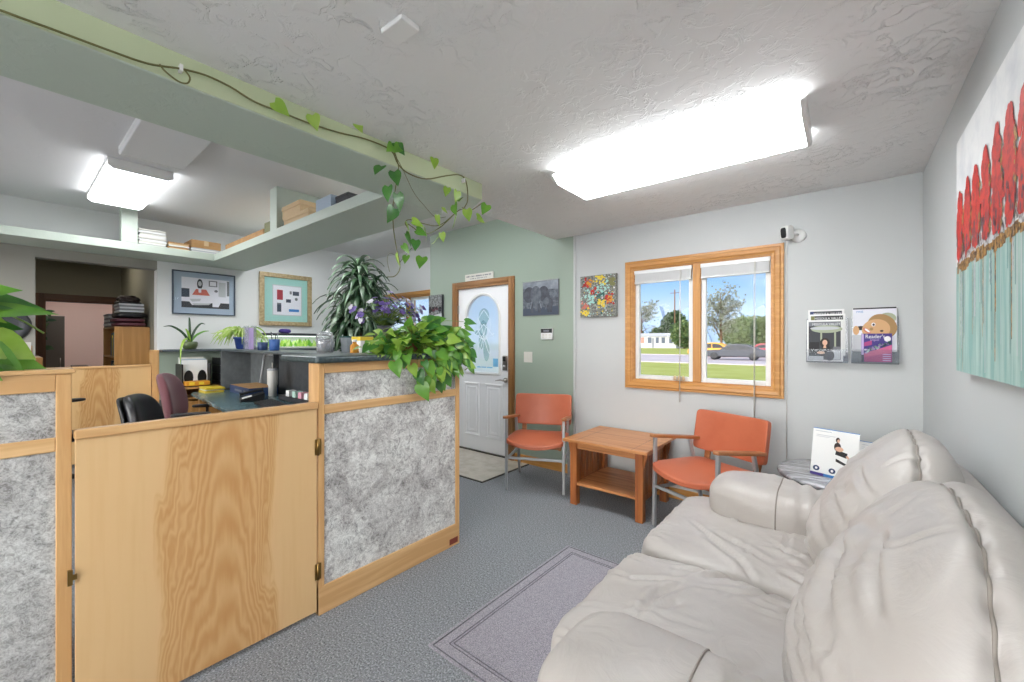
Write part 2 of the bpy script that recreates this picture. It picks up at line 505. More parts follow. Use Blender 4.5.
leafmat('petal_lilac', (186, 172, 222), (214, 204, 236), 0.6, 0.25)
leafmat('petal_white', (226, 222, 236), (240, 238, 244), 0.6, 0.2)
flat('vine_brown', (112, 110, 62), 0.6)
flat('vine_green', (116, 140, 62), 0.5)
flat('twig_brown', (92, 66, 44), 0.8)
flat('soil', (52, 40, 32), 0.9)
flat('pot_green', (84, 98, 62), 0.35, coat=0.4)
flat('pot_terracotta', (150, 96, 66), 0.7)
flat('house_white', (176, 176, 176), 0.7)
flat('lawn', (144, 150, 76), 0.9, spec=0.1, var=(0.6, (158, 162, 92), 0.4, 0.65))
flat('concrete', (230, 226, 222), 0.8, var=(2, (214, 210, 206), 0.4, 0.6))
flat('asphalt', (178, 168, 168), 0.9, var=(0.4, (164, 155, 155), 0.4, 0.6))
flat('hazy_hill', (122, 140, 164), 0.95, spec=0.0)  # blue aerial haze is mixed into the hill colour
leafmat('tree_dark', (40, 58, 40), (54, 74, 48), 0.7, 0.2)
leafmat('tree_mid', (60, 84, 46), (80, 104, 56), 0.7, 0.25)
leafmat('tree_spring', (92, 108, 60), (110, 124, 72), 0.7, 0.3)
leafmat('tree_pale', (104, 108, 92), (122, 126, 108), 0.7, 0.3)
flat('el_ear', (80, 84, 94), 0.5, var=(22, (60, 63, 72), 0.4, 0.62))
flat('el_head', (106, 111, 121), 0.5, var=(22, (80, 84, 94), 0.4, 0.62))
flat('el_sky', (150, 156, 166), 0.5, var=(9, (118, 124, 134), 0.4, 0.62))
flat('tank_light', (250, 255, 250), 0.4, emit=((235, 255, 240), 1.1))
# ---------------------------------------------------------------- scene helpers
WM = {}   # world matrix of every thing and part, by object name

def tag(o, label=None, cat=None, group=None, kind=None):
    if label: o['label'] = label
    if cat: o['category'] = cat
    if group: o['group'] = group
    if kind: o['kind'] = kind
    return o

def thing(name, label, cat, loc=(0, 0, 0), rz=0.0, group=None, kind=None):
    o = bpy.data.objects.new(name, None)
    o.empty_display_size = 0.05
    COL.objects.link(o)
    o.location = loc
    o.rotation_euler = (0, 0, rz)
    WM[o.name] = Matrix.Translation(Vector(loc)) @ Matrix.Rotation(rz, 4, 'Z')
    return tag(o, label, cat, group, kind)

def frame(z, x=None):
    """rotation matrix whose Z is z and whose X is as near x as can be"""
    z = Vector(z).normalized()
    x = Vector(x) if x is not None else (Vector((1, 0, 0)) if abs(z.x) < 0.9 else Vector((0, 1, 0)))
    x = (x - z * x.dot(z)).normalized()
    y = z.cross(x)
    return Matrix((x, y, z)).transposed()

class MB:
    """collects geometry and links it as ONE mesh object"""
    def __init__(s):
        s.v = []; s.f = []; s.m = []; s.sm = []
    def add(s, vs, fs, mi=0, smooth=False):
        o = len(s.v)
        s.v += [Vector(p) for p in vs]
        for f in fs:
            s.f.append(tuple(i + o for i in f)); s.m.append(mi); s.sm.append(smooth)
        return s
    def box(s, x0, x1, y0, y1, z0, z1, mi=0, M=None):
        vs = [Vector((x, y, z)) for z in (z0, z1) for y in (y0, y1) for x in (x0, x1)]
        if M is not None: vs = [M @ p for p in vs]
        return s.add(vs, [(0, 2, 3, 1), (4, 5, 7, 6), (0, 1, 5, 4), (2, 6, 7, 3), (0, 4, 6, 2), (1, 3, 7, 5)], mi)
    def quad(s, a, b, c, d, mi=0):
        return s.add([a, b, c, d], [(0, 1, 2, 3)], mi)
    def prism(s, poly, lo, hi, axis='z', mi=0, M=None, smooth=False):
        """poly is 2-D; axis z: (x,y), axis x: (y,z), axis y: (x,z)"""
        def P(a, b, t):
            return {'z': Vector((a, b, t)), 'x': Vector((t, a, b)), 'y': Vector((a, t, b))}[axis]
        n = len(poly)
        vs = [P(a, b, lo) for a, b in poly] + [P(a, b, hi) for a, b in poly]
        if M is not None: vs = [M @ p for p in vs]
        s.add(vs, [tuple(range(n - 1, -1, -1)), tuple(range(n, 2 * n))], mi)
        o = len(s.v) - 2 * n
        for i in range(n):
            j = (i + 1) % n
            s.f.append((o + i, o + j, o + n + j, o + n + i)); s.m.append(mi); s.sm.append(smooth)
        return s
    def lathe(s, prof, c=(0, 0, 0), seg=20, mi=0, M=None, smooth=True):
        vs = []; fs = []
        for r, z in prof:
            for k in range(seg):
                a = 2 * math.pi * k / seg
                p = Vector((r * math.cos(a), r * math.sin(a), z))
                if M is not None: p = M @ p
                vs.append(p + Vector(c))
        for i in range(len(prof) - 1):
            for k in range(seg):
                k2 = (k + 1) % seg
                fs.append((i * seg + k, i * seg + k2, (i + 1) * seg + k2, (i + 1) * seg + k))
        s.add(vs, fs, mi, smooth)
        o = len(s.v) - len(vs)
        if prof[0][0] > 1e-6:
            s.f.append(tuple(o + k for k in range(seg - 1, -1, -1))); s.m.append(mi); s.sm.append(False)
        if prof[-1][0] > 1e-6:
            b = o + (len(prof) - 1) * seg
            s.f.append(tuple(b + k for k in range(seg))); s.m.append(mi); s.sm.append(False)
        return s
    def tube(s, pts, r, seg=8, mi=0, smooth=True, flat_=None):
        """round bar along pts; r a number or one per point; flat_=(wx, wy) for a rectangular bar"""
        pts = [Vector(p) for p in pts]
        n = len(pts)
        rs = r if isinstance(r, (list, tuple)) else [r] * n
        ring = []
        prev = None
        for i in range(n):
            t = (pts[min(i + 1, n - 1)] - pts[max(i - 1, 0)])
            if t.length < 1e-9: t = Vector((0, 0, 1))
            t.normalize()
            if prev is None:
                u = t.orthogonal().normalized()
            else:
                u = prev - t * prev.dot(t)
                u = u.normalized() if u.length > 1e-6 else t.orthogonal().normalized()
            prev = u
            w_ = t.cross(u)
            ring.append([pts[i] + (u * math.cos(2 * math.pi * k / seg) + w_ * math.sin(2 * math.pi * k / seg)) * rs[i] for k in range(seg)])
        vs = [p for q in ring for p in q]
        fs = [(i * seg + k, i * seg + (k + 1) % seg, (i + 1) * seg + (k + 1) % seg, (i + 1) * seg + k) for i in range(n - 1) for k in range(seg)]
        s.add(vs, fs, mi, smooth)
        o = len(s.v) - len(vs)
        s.f.append(tuple(o + k for k in range(seg - 1, -1, -1))); s.m.append(mi); s.sm.append(False)
        s.f.append(tuple(o + (n - 1) * seg + k for k in range(seg))); s.m.append(mi); s.sm.append(False)
        return s
    def bar(s, a, b, wx, wy, up=(0, 0, 1), mi=0):
        """rectangular bar from a to b, wx along the side, wy along up"""
        a, b = Vector(a), Vector(b)
        d = (b - a).normalized()
        up = Vector(up)
        side = d.cross(up)
        side = side.normalized() if side.length > 1e-6 else d.orthogonal().normalized()
        u = side.cross(d)
        vs = [p + side * (sx * wx / 2) + u * (sy * wy / 2) for p in (a, b) for sx, sy in ((-1, -1), (1, -1), (1, 1), (-1, 1))]
        return s.add(vs, [(3, 2, 1, 0), (4, 5, 6, 7), (0, 1, 5, 4), (1, 2, 6, 5), (2, 3, 7, 6), (3, 0, 4, 7)], mi)
    def ell(s, c, rx, ry, x, y, n=20, mi=0):
        """flat ellipse with axes x, y (vectors)"""
        c, x, y = Vector(c), Vector(x), Vector(y)
        return s.add([c + x * (rx * math.cos(2 * math.pi * k / n)) + y * (ry * math.sin(2 * math.pi * k / n)) for k in range(n)], [tuple(range(n))], mi)
    def puff(s, c, half, p=4.0, n=16, fn=None, mi=0, M=None, seam_axis=0):
        """rounded cushion: cube grid pushed on to a super-ellipsoid; fn(unit, pos) may move each point"""
        idx = {}; vs = []; fs = []; s.seam = []
        hx, hy, hz = half
        def key(q):
            return tuple(round(t * n) for t in q)
        def get(q):
            k = key(q)
            if k in idx: return idx[k]
            ps = p if isinstance(p, (tuple, list)) else (p, p, p)
            # even out the grid near the edges
            e = [math.copysign(abs(t) ** 0.9, t) for t in q]
            m = (sum(abs(t) ** ps[0] for t in e)) ** (1.0 / ps[0])
            uq = Vector(e) / m
            pos = Vector((uq.x * hx, uq.y * hy, uq.z * hz))
            if fn: pos = fn(uq, pos)
            if M is not None: pos = M @ pos
            if abs(q[seam_axis]) < 1e-6: s.seam.append((uq.copy(), pos + Vector(c)))
            idx[k] = len(vs); vs.append(pos + Vector(c))
            return idx[k]
        g = [-1 + 2 * i / n for i in range(n + 1)]
        for ax in range(3):
            for sgn in (-1, 1):
                for i in range(n):
                    for j in range(n):
                        q = []
                        for a, b_ in ((g[i], g[j]), (g[i + 1], g[j]), (g[i + 1], g[j + 1]), (g[i], g[j + 1])):
                            t = [0, 0, 0]
                            t[ax] = sgn; t[(ax + 1) % 3] = a; t[(ax + 2) % 3] = b_
                            q.append(get(t))
                        fs.append(tuple(q if sgn > 0 else q[::-1]))
        return s.add(vs, fs, mi, True)
    def leaf(s, base, d, n, ln, wd, droop=0.25, fold=0.18, mi=0, shape='heart'):
        d = Vector(d).normalized(); n = Vector(n)
        n = n - d * n.dot(d)
        n = n.normalized() if n.length > 1e-6 else d.orthogonal().normalized()
        sd_ = d.cross(n)
        if shape == 'heart':
            T = [(-0.10, 0.30), (0.05, 0.47), (0.22, 0.5), (0.42, 0.43), (0.64, 0.28), (0.84, 0.12), (1.0, 0.0)]
            mid0 = 0.03
        elif shape == 'long':
            T = [(0.0, 0.12), (0.2, 0.36), (0.42, 0.5), (0.66, 0.42), (0.86, 0.2), (1.0, 0.0)]
            mid0 = 0.0
        else:
            T = [(0.0, 0.18), (0.25, 0.5), (0.5, 0.5), (0.75, 0.34), (1.0, 0.0)]
            mid0 = 0.0
        base = Vector(base)
        vs = []; fs = []
        def P(t, w_):
            tt = max(t, 0)
            return base + d * (ln * t) - n * (droop * ln * tt * tt) + sd_ * (w_ * wd) + n * (fold * wd * abs(w_))
        for i, (t, w_) in enumerate(T):
            tm = max(t, mid0) if i == 0 else t
            vs += [P(t, -w_), P(tm, 0), P(t, w_)]
        for i in range(len(T) - 1):
            a = 3 * i
            fs += [(a, a + 1, a + 4, a + 3), (a + 1, a + 2, a + 5, a + 4)]
        return s.add(vs, fs, mi, True)
    def build(s, name, mats, parent=None, local=False, bevel=0.0, seg=2, sub=0, label=None, weld=False):
        ms = mats if isinstance(mats, (list, tuple)) else [mats]
        me = bpy.data.meshes.new(name)
        vs = s.v
        if parent is not None and not local:
            inv = WM[parent.name].inverted()
            vs = [inv @ p for p in vs]
        me.from_pydata([tuple(p) for p in vs], [], s.f)
        for m in ms:
            me.materials.append(MATS[m])
        me.polygons.foreach_set('material_index', s.m)
        me.polygons.foreach_set('use_smooth', s.sm)
        me.update()
        o = bpy.data.objects.new(name, me)
        COL.objects.link(o)
        if parent is not None:
            o.parent = parent
            WM[o.name] = WM[parent.name]
        else:
            WM[o.name] = Matrix.Identity(4)
        if bevel:
            b = o.modifiers.new('round', 'BEVEL')
            b.width = bevel; b.segments = seg; b.limit_method = 'ANGLE'; b.angle_limit = R(40)
        if sub:
            q = o.modifiers.new('smooth', 'SUBSURF')
            q.levels = sub; q.render_levels = sub
        if label: o['label'] = label
        return o

def struct(name, mb, mats, parent=None, **kw):
    o = mb.build(name, mats, parent, **kw)
    if parent is None: o['kind'] = 'structure'
    return o

def children(o):
    return [c for c in bpy.data.objects if c.parent is o]

def copy_tree(o, parent=None):
    c = o.copy()
    COL.objects.link(c)
    if parent is not None: c.parent = parent
    for ch in children(o):
        copy_tree(ch, c)
    return c

def lettering(name, text, size, m, parent, origin, xd, yd, align='LEFT', depth=0.0003, squash=1.0):
    """flat letters as a mesh part; origin is the baseline point, xd/yd the reading and up directions"""
    cu = bpy.data.curves.new(name, 'FONT')
    cu.body = text
    cu.size = size
    cu.align_x = align
    cu.extrude = depth
    cu.resolution_u = 3
    t = bpy.data.objects.new(name + '_tmp', cu)
    COL.objects.link(t)
    bpy.context.view_layer.update()
    dg = bpy.context.evaluated_depsgraph_get()
    me = bpy.data.meshes.new_from_object(t.evaluated_get(dg))
    bpy.data.objects.remove(t)
    xd, yd = Vector(xd).normalized(), Vector(yd).normalized()
    zd = xd.cross(yd)
    M = Matrix((xd, yd, zd)).transposed().to_4x4()
    M.translation = Vector(origin)
    if parent is not None:
        M = WM[parent.name].inverted() @ M
    for v in me.vertices:
        v.co = M @ Vector((v.co.x * squash, v.co.y, v.co.z))
    me.materials.clear()
    me.materials.append(MATS[m])
    o = bpy.data.objects.new(name, me)
    COL.objects.link(o)
    if parent is not None:
        o.parent = parent
        WM[o.name] = WM[parent.name]
    return o
# ---------------------------------------------------------------- the setting
XR, YB, YF, XL = 0.37, 3.57, 3.99, -6.25      # right wall, back wall, far office wall, left wall
ZC, ZO = 2.374, 2.73                          # waiting-room and office ceilings
XBL, XBR, ZBM = -2.32, -1.88, 2.266           # beam
YN = -2.4                                     # wall behind the camera

m = MB().box(-11.6, 0.5, YN - 0.1, 4.15, -0.06, 0)
struct('floor', m, 'carpet')
m = MB().prism([(-4.3, 2.83), (-2.66, 2.83), (-2.66, 3.56), (-4.3, 3.56)], 0, 0.004)
struct('floor_entry', m, 'vinyl')
m = MB().box(-4.3, -2.645, 2.815, 2.833, 0, 0.008).box(-2.662, -2.645, 2.815, 3.55, 0, 0.008)
struct('trim_1', m, 'threshold')

def wall_with_holes(mb, axis, a0, a1, z0, z1, t0, t1, holes):
    """wall slab along x ('x') or y ('y') from a0 to a1, thickness t0..t1, rectangular holes (b0,b1,c0,c1)"""
    def bx(p0, p1, q0, q1):
        if p1 - p0 < 1e-6 or q1 - q0 < 1e-6: return
        if axis == 'x': mb.box(p0, p1, t0, t1, q0, q1)
        else: mb.box(t0, t1, p0, p1, q0, q1)
    a = a0
    for b0, b1, c0, c1 in sorted(holes):
        bx(a, b0, z0, z1); bx(b0, b1, z0, c0); bx(b0, b1, c1, z1)
        a = b1
    bx(a, a1, z0, z1)

W1 = (-1.49, -0.42, 0.98, 1.972)              # opening of window 1
D1 = (-3.80, -2.91, 0.0, 2.0)                 # opening of door 1
W2 = (-6.02, -4.42, 1.06, 2.02)               # opening of window 2
m = MB(); wall_with_holes(m, 'x', -2.09, XR + 0.1, 0, 2.9, YB, YB + 0.14, [W1])
struct('wall_back', m, 'grey_paint')
m = MB(); wall_with_holes(m, 'x', -4.3, -2.09, 0, 2.9, YB, YB + 0.14, [D1]); m.box(-4.3, -4.2, YB + 0.14, YF + 0.12, 0, 2.9)
struct('wall_entry', m, 'sage_paint')
m = MB(); wall_with_holes(m, 'x', XL - 0.15, -4.3, 0, 2.9, YF, YF + 0.12, [W2])
struct('wall_far', m, 'white_paint')
m = MB().box(XR, XR + 0.1, YN - 0.1, YB, 0, 2.9)
struct('wall_right', m, 'right_paint')
W_FILL = [(-5.9, -3.1, 0.12, 2.25), (-2.1, 0.15, 0.12, 2.25)]      # unseen windows added behind the camera to brighten the room
m = MB(); wall_with_holes(m, 'x', XL - 0.15, XR, 0, 2.9, YN - 0.1, YN, W_FILL)
struct('wall_front', m, 'grey_paint')
for i_, (a, b, c, d) in enumerate(W_FILL):
    root = thing('window_%d' % (3 + i_), None, None, ((a + b) / 2, YN, c), kind='structure')
    f = MB().box(a, b, YN - 0.08, YN - 0.02, c, c + 0.05).box(a, b, YN - 0.08, YN - 0.02, d - 0.05, d)
    for x in (a, (a + b) / 2 - 0.025, b - 0.05):
        f.box(x, x + 0.05, YN - 0.08, YN - 0.02, c + 0.05, d - 0.05)
    f.build('frame', 'white_metal', root)
    MB().box(a + 0.05, b - 0.05, YN - 0.052, YN - 0.048, c + 0.05, d - 0.05).build('pane', 'window_glass', root)
HALL = (0.19, 1.12, 0.0, 2.165)
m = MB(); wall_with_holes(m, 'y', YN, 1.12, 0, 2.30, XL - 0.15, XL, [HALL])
struct('wall_left_hall', m, 'hall_wall_colour')  # this stretch is a darker brown-grey, up to shelf height
m = MB().box(XL - 0.15, XL, 1.12, YF, 0, 2.9).box(XL - 0.15, XL, YN, 1.12, 2.30, 2.9)
struct('wall_left', m, 'white_paint')
# lower part of the left wall is painted sage below the ledge
m = MB().box(XL, XL + 0.012, 1.135, 2.2, 0, 1.2)
struct('wall_left_dado', m, 'sage_paint')
# hallway behind the opening, and the pink room beyond its doorway
XH = -8.6
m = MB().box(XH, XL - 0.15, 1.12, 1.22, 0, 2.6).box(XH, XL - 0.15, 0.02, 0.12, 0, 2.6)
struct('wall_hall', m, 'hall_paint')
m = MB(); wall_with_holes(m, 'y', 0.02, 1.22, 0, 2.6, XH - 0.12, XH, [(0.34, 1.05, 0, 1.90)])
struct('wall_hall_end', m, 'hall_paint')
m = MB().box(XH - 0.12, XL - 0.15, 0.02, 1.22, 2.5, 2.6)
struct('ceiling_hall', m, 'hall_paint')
m = MB().box(-11.5, -11.4, -0.8, 2.6, 0, 2.5).box(-11.4, XH - 0.12, 2.5, 2.6, 0, 2.5).box(-11.4, XH - 0.12, -0.8, -0.7, 0, 2.5)
m.box(XH - 0.13, XH - 0.12, -0.7, 0.3, 0, 2.5).box(XH - 0.13, XH - 0.12, 1.1, 2.5, 0, 2.5)
struct('wall_pink_room', m, 'pink_paint')
m = MB().box(-11.5, XH - 0.12, -0.8, 2.6, 2.5, 2.6)
struct('ceiling_pink_room', m, 'office_ceiling_paint')

m = MB().box(XBL, XR, YN, YB, ZC, 2.9)
struct('ceiling', m, 'ceiling_paint')
m = MB().box(XL, XBL, YN, YF, ZO, 2.9)
struct('ceiling_office', m, 'office_ceiling_paint')
# header beam with its clipped end; its right face is painted pale green
poly = [(XBL, YN), (XBR - 0.004, YN), (XBR - 0.004, 2.0), (-2.08, 2.1), (XBL, 1.93)]
m = MB().prism(poly, ZBM, ZC)
struct('beam', m, 'beam_paint', bevel=0.006)
m = MB().box(XBR - 0.0045, XBR, YN, 2.0, ZBM + 0.004, ZC)
struct('trim_2', m, 'pale_green_paint')
# corner bead between the sage and the grey wall, baseboards
m = MB().box(-2.105, -2.078, YB - 0.012, YB, 0.09, ZC)
struct('trim_3', m, 'grey_paint', bevel=0.004)
m = MB().box(-2.85, -1.4, YB - 0.014, YB, 0, 0.09)
m.box(-1.4, XR, YB - 0.014, YB, 0, 0.09)
struct('baseboard_back', m, 'oak_x', bevel=0.004)
m = MB().box(XR - 0.014, XR, YN, YB - 0.014, 0, 0.09)
struct('baseboard_right', m, 'maple_y', bevel=0.004)

# ---- windows: stained wood casing, white vinyl sashes
def casing(mb, x0, x1, z0, z1, wd, y, th):
    """mitred casing with a stepped profile, inner opening x0..x1 z0..z1, on wall plane y facing -y"""
    prof = [(0.0, th * 0.45), (0.012, th * 0.55), (0.02, th * 0.9), (wd * 0.62, th), (wd * 0.72, th * 0.72), (wd * 0.95, th * 0.7), (wd, th * 0.4)]
    rings = []
    for d, t in prof:
        rings.append([(x0 - d, y - t, z0 - d), (x1 + d, y - t, z0 - d), (x1 + d, y - t, z1 + d), (x0 - d, y - t, z1 + d)])
    rings = [[(a, y, c) for a, b, c in rings[0]]] + rings + [[(a, y, c) for a, b, c in rings[-1]]]
    vs = [p for r in rings for p in r]
    fs = [(i * 4 + k, i * 4 + (k + 1) % 4, (i + 1) * 4 + (k + 1) % 4, (i + 1) * 4 + k) for i in range(len(rings) - 1) for k in range(4)]
    mb.add(vs, fs)

def make_window(name, op, y, th, mull, mull_w, cas_w, kx, sash_w=0.036):
    x0, x1, z0, z1 = op
    root = thing(name, None, None, ((x0 + x1) / 2, y, z0), kind='structure')
    c = MB(); casing(c, x0, x1, z0, z1, cas_w, y, 0.028)
    c.build('casing', kx, root)
    j = MB().box(x0, x0 + 0.012, y, y + th, z0, z1).box(x1 - 0.012, x1, y, y + th, z0, z1)
    j.box(x0 + 0.012, x1 - 0.012, y, y + th, z0, z0 + 0.012).box(x0 + 0.012, x1 - 0.012, y, y + th, z1 - 0.012, z1)
    j.build('jamb', kx, root)
    mu = MB().box(mull - mull_w / 2, mull + mull_w / 2, y + 0.002, y + th, z0 + 0.012, z1 - 0.012)
    mu.build('mullion', 'oak_z', root, bevel=0.004)
    for a, b in ((x0 + 0.012, mull - mull_w / 2), (mull + mull_w / 2, x1 - 0.012)):
        s = MB()
        ya, yb = y + 0.022, y + 0.062
        zb, zt = z0 + 0.012, z1 - 0.012
        s.box(a, a + sash_w, ya, yb, zb, zt).box(b - sash_w, b, ya, yb, zb, zt)
        s.box(a + sash_w, b - sash_w, ya, yb, zb, zb + sash_w).box(a + sash_w, b - sash_w, ya, yb, zt - sash_w, zt)
        so = s.build('sash', 'white_plastic', root, bevel=0.004)
        g = MB().box(a + sash_w, b - sash_w, y + 0.044, y + 0.047, zb + sash_w, zt - sash_w)
        g.build('pane', 'window_glass', so)
    return root
make_window('window_1', W1, YB, 0.14, -0.951, 0.062, 0.072, 'oak_x')
make_window('window_2', W2, YF, 0.12, -5.35, 0.09, 0.075, 'oak_x', 0.04)

# ---- entrance door
root = thing('door_1', None, None, (-3.355, YB, 0), kind='structure')
c = MB()
x0, x1, z1 = D1[0] + 0.03, D1[1] - 0.03, D1[3] - 0.03
for a, b in ((x0 - 0.085, x0), (x1, x1 + 0.085)):
    c.box(a, b, YB - 0.02, YB - 0.001, 0, z1 + 0.085)
    c.box(a + 0.012 if a < x0 - 0.05 else a + 0.03, b - 0.03 if a < x0 - 0.05 else b - 0.012, YB - 0.028, YB - 0.019, 0, z1 + 0.07)
c.build('casing', 'doorframe_z', root, bevel=0.004)
c = MB().box(x0, x1, YB - 0.02, YB - 0.001, z1, z1 + 0.085).box(x0, x1, YB - 0.028, YB - 0.019, z1 + 0.03, z1 + 0.073)
c.build('head_casing', 'doorframe_x', root, bevel=0.004)
j = MB().box(D1[0], x0, YB, YB + 0.14, 0, z1).box(x1, D1[1], YB, YB + 0.14, 0, z1).box(D1[0], D1[1], YB, YB + 0.14, z1, D1[3])
j.build('jamb', 'doorframe_z', root)
j = MB().box(x0, x1, YB - 0.005, YB + 0.14, 0.004, 0.018)
j.build('sill', 'threshold', root)
# slab with an arched light cut through it
ys0, ys1 = YB + 0.012, YB + 0.052
gx0, gx1, gz0 = -3.62, -3.11, 0.965
gcx, gr = (gx0 + gx1) / 2, (gx1 - gx0) / 2
gzs = 1.615                                   # spring line of the arch
rim = []
NA = 24
arch = [(gx0, gz0), (gx1, gz0)] + [(gcx + gr * math.cos(math.pi * k / NA), gzs + gr * math.sin(math.pi * k / NA)) for k in range(NA + 1)]
def arch_at(d):
    q = [(gx0 - d, gz0 - d), (gx1 + d, gz0 - d)]
    return q + [(gcx + (gr + d) * math.cos(math.pi * k / NA), gzs + (gr + d) * math.sin(math.pi * k / NA)) for k in range(NA + 1)]
s = MB()
s.box(x0 + 0.003, gx0, ys0, ys1, 0.02, z1 - 0.003).box(gx1, x1 - 0.003, ys0, ys1, 0.02, z1 - 0.003)
s.box(gx0, gx1, ys0, ys1, 0.02, gz0)
top = z1 - 0.003
for k in range(NA):
    a0, a1 = math.pi * k / NA, math.pi * (k + 1) / NA
    p0 = (gcx + gr * math.cos(a0), gzs + gr * math.sin(a0)); p1 = (gcx + gr * math.cos(a1), gzs + gr * math.sin(a1))
    s.prism([p1, p0, (p0[0], top), (p1[0], top)], ys0, ys1, 'y')
sl = s.build('door_slab', 'white_door', root)
# embossed lower panels
e = MB()
for a, b in ((-3.66, -3.41), (-3.31, -3.05)):
    casing(e, a + 0.03, b - 0.03, 0.22, 0.80, 0.03, ys0, 0.010)
    casing(e, a + 0.075, b - 0.075, 0.265, 0.755, 0.03, ys0, 0.007)
e.build('raised_panel', 'white_door', sl)
# frame ring of the light
r = MB()
A, B = arch_at(0.0), arch_at(0.035)
n_ = len(A)
vs = []
for P_, y_ in ((A, ys0 + 0.004), (arch_at(0.006), ys0 - 0.012), (arch_at(0.028), ys0 - 0.012), (B, ys0)):
    vs += [(a, y_, b) for a, b in P_]
fs = [(i * n_ + k, i * n_ + (k + 1) % n_, (i + 1) * n_ + (k + 1) % n_, (i + 1) * n_ + k) for i in range(3) for k in range(n_)]
r.add(vs, fs)
r.build('glass_frame', 'white_metal', sl)
g = MB().prism(arch, YB + 0.030, YB + 0.034, 'y')
gl = g.build('glass_light', 'frosted_glass', sl)
# leaded bevel design: interlaced curves over grey-green glass
d_ = MB()
cy_ = YB + 0.026
def lead(pts, rr=0.0035):
    d_.tube([(a, cy_, b) for a, b in pts], rr, 5)
X0 = -3.352
for sg in (-1, 1):
    lead([(X0 + sg * 0.11 * math.sin(t * math.pi) , 1.70 - 0.36 * t) for t in [k / 10 for k in range(11)]])
    lead([(X0 - sg * 0.10 + sg * 0.20 * t, 1.60 - 0.42 * t + 0.04 * math.sin(t * 6)) for t in [k / 10 for k in range(11)]])
    lead([(X0 + sg * 0.02 + sg * 0.085 * math.sin(t * math.pi), 1.40 - 0.42 * t) for t in [k / 10 for k in range(11)]])
    lead([(X0 + sg * 0.16 * (1 - t), 1.43 - 0.05 * (1 - t) + 0.10 * t) for t in [k / 6 for k in range(7)]])
    lead([(X0 + sg * 0.16 * (1 - t), 1.42 - 0.08 * t) for t in [k / 6 for k in range(7)]])
d_.build('lead_came', 'came_white', gl)
d_ = MB()
for cx_, cz_, rx_, rz_ in ((X0, 1.62, 0.085, 0.10), (X0 - 0.01, 1.47, 0.06, 0.11), (X0 - 0.045, 1.33, 0.04, 0.10), (X0 + 0.04, 1.22, 0.05, 0.13), (X0 - 0.10, 1.43, 0.05, 0.03)):
    d_.ell((cx_, YB + 0.0285, cz_), rx_, rz_, (1, 0, 0), (0, 0, 1), 20)
d_.build('tinted_glass', 'tinted_glass', gl)
# little blue sticker in the lower corner of the light, hinges, lock and lever
k = MB().box(-3.205, -3.125, YB + 0.0275, YB + 0.0288, 1.03, 1.125)
k.build('window_sticker', 'sky_blue', gl, label='small blue sticker')
k = MB().box(-3.46, -3.215, YB + 0.0275, YB + 0.0288, 1.012, 1.024)
k.build('window_sticker', 'sky_blue', gl, label='thin line of blue lettering')
for z in (0.25, 1.05, 1.72):
    MB().box(x0 - 0.004, x0 + 0.012, YB - 0.004, YB + 0.014, z - 0.05, z + 0.05).build('hinge', 'nickel', root)
lk = MB().box(-3.035, -2.97, ys0 - 0.022, ys0, 0.995, 1.165)
lo = lk.build('keypad_lock', 'nickel', root, bevel=0.014)
MB().box(-3.025, -2.98, ys0 - 0.026, ys0 - 0.021, 1.10, 1.155).build('keypad', 'black_plastic', lo, bevel=0.004)
MB().lathe([(0.016, 0), (0.016, 0.012), (0.004, 0.014)], (-3.003, ys0 - 0.022, 1.04), 14, M=frame((0, -1, 0)).to_4x4()).build('lock_cylinder', 'chrome', lo)
lv = MB().lathe([(0.03, 0), (0.03, 0.008), (0.012, 0.014), (0.012, 0.05)], (-3.0, ys0, 0.885), 18, M=frame((0, -1, 0)).to_4x4())
lv.tube([(-3.0, ys0 - 0.045, 0.885), (-3.04, ys0 - 0.05, 0.888), (-3.115, ys0 - 0.046, 0.878)], [0.010, 0.009, 0.006], 8)
lv.build('lever_handle', 'nickel', root)

# inner hall doorway: dark stained casing
root = thing('door_2', None, None, (XH, 0.695, 0), kind='structure')
c = MB()
for a, b in ((0.25, 0.34), (1.05, 1.12)):
    c.box(XH, XH + 0.02, a, b, 0, 1.99)
c.build('casing', 'dark_door_z', root, bevel=0.004)
c = MB().box(XH, XH + 0.02, 0.34, 1.05, 1.90, 1.99)
c.build('head_casing', 'dark_door_y', root, bevel=0.004)
j = MB().box(XH - 0.12, XH, 0.34, 0.355, 0, 1.90).box(XH - 0.12, XH, 1.035, 1.05, 0, 1.90).box(XH - 0.12, XH, 0.355, 1.035, 1.885, 1.90)
j.build('jamb', 'dark_door_z', root)
# post at the corner of the hall opening
m = MB().box(XL - 0.15, XL + 0.02, 1.075, 1.135, 0, 1.225)
struct('trim_4', m, 'maple_z', bevel=0.004)
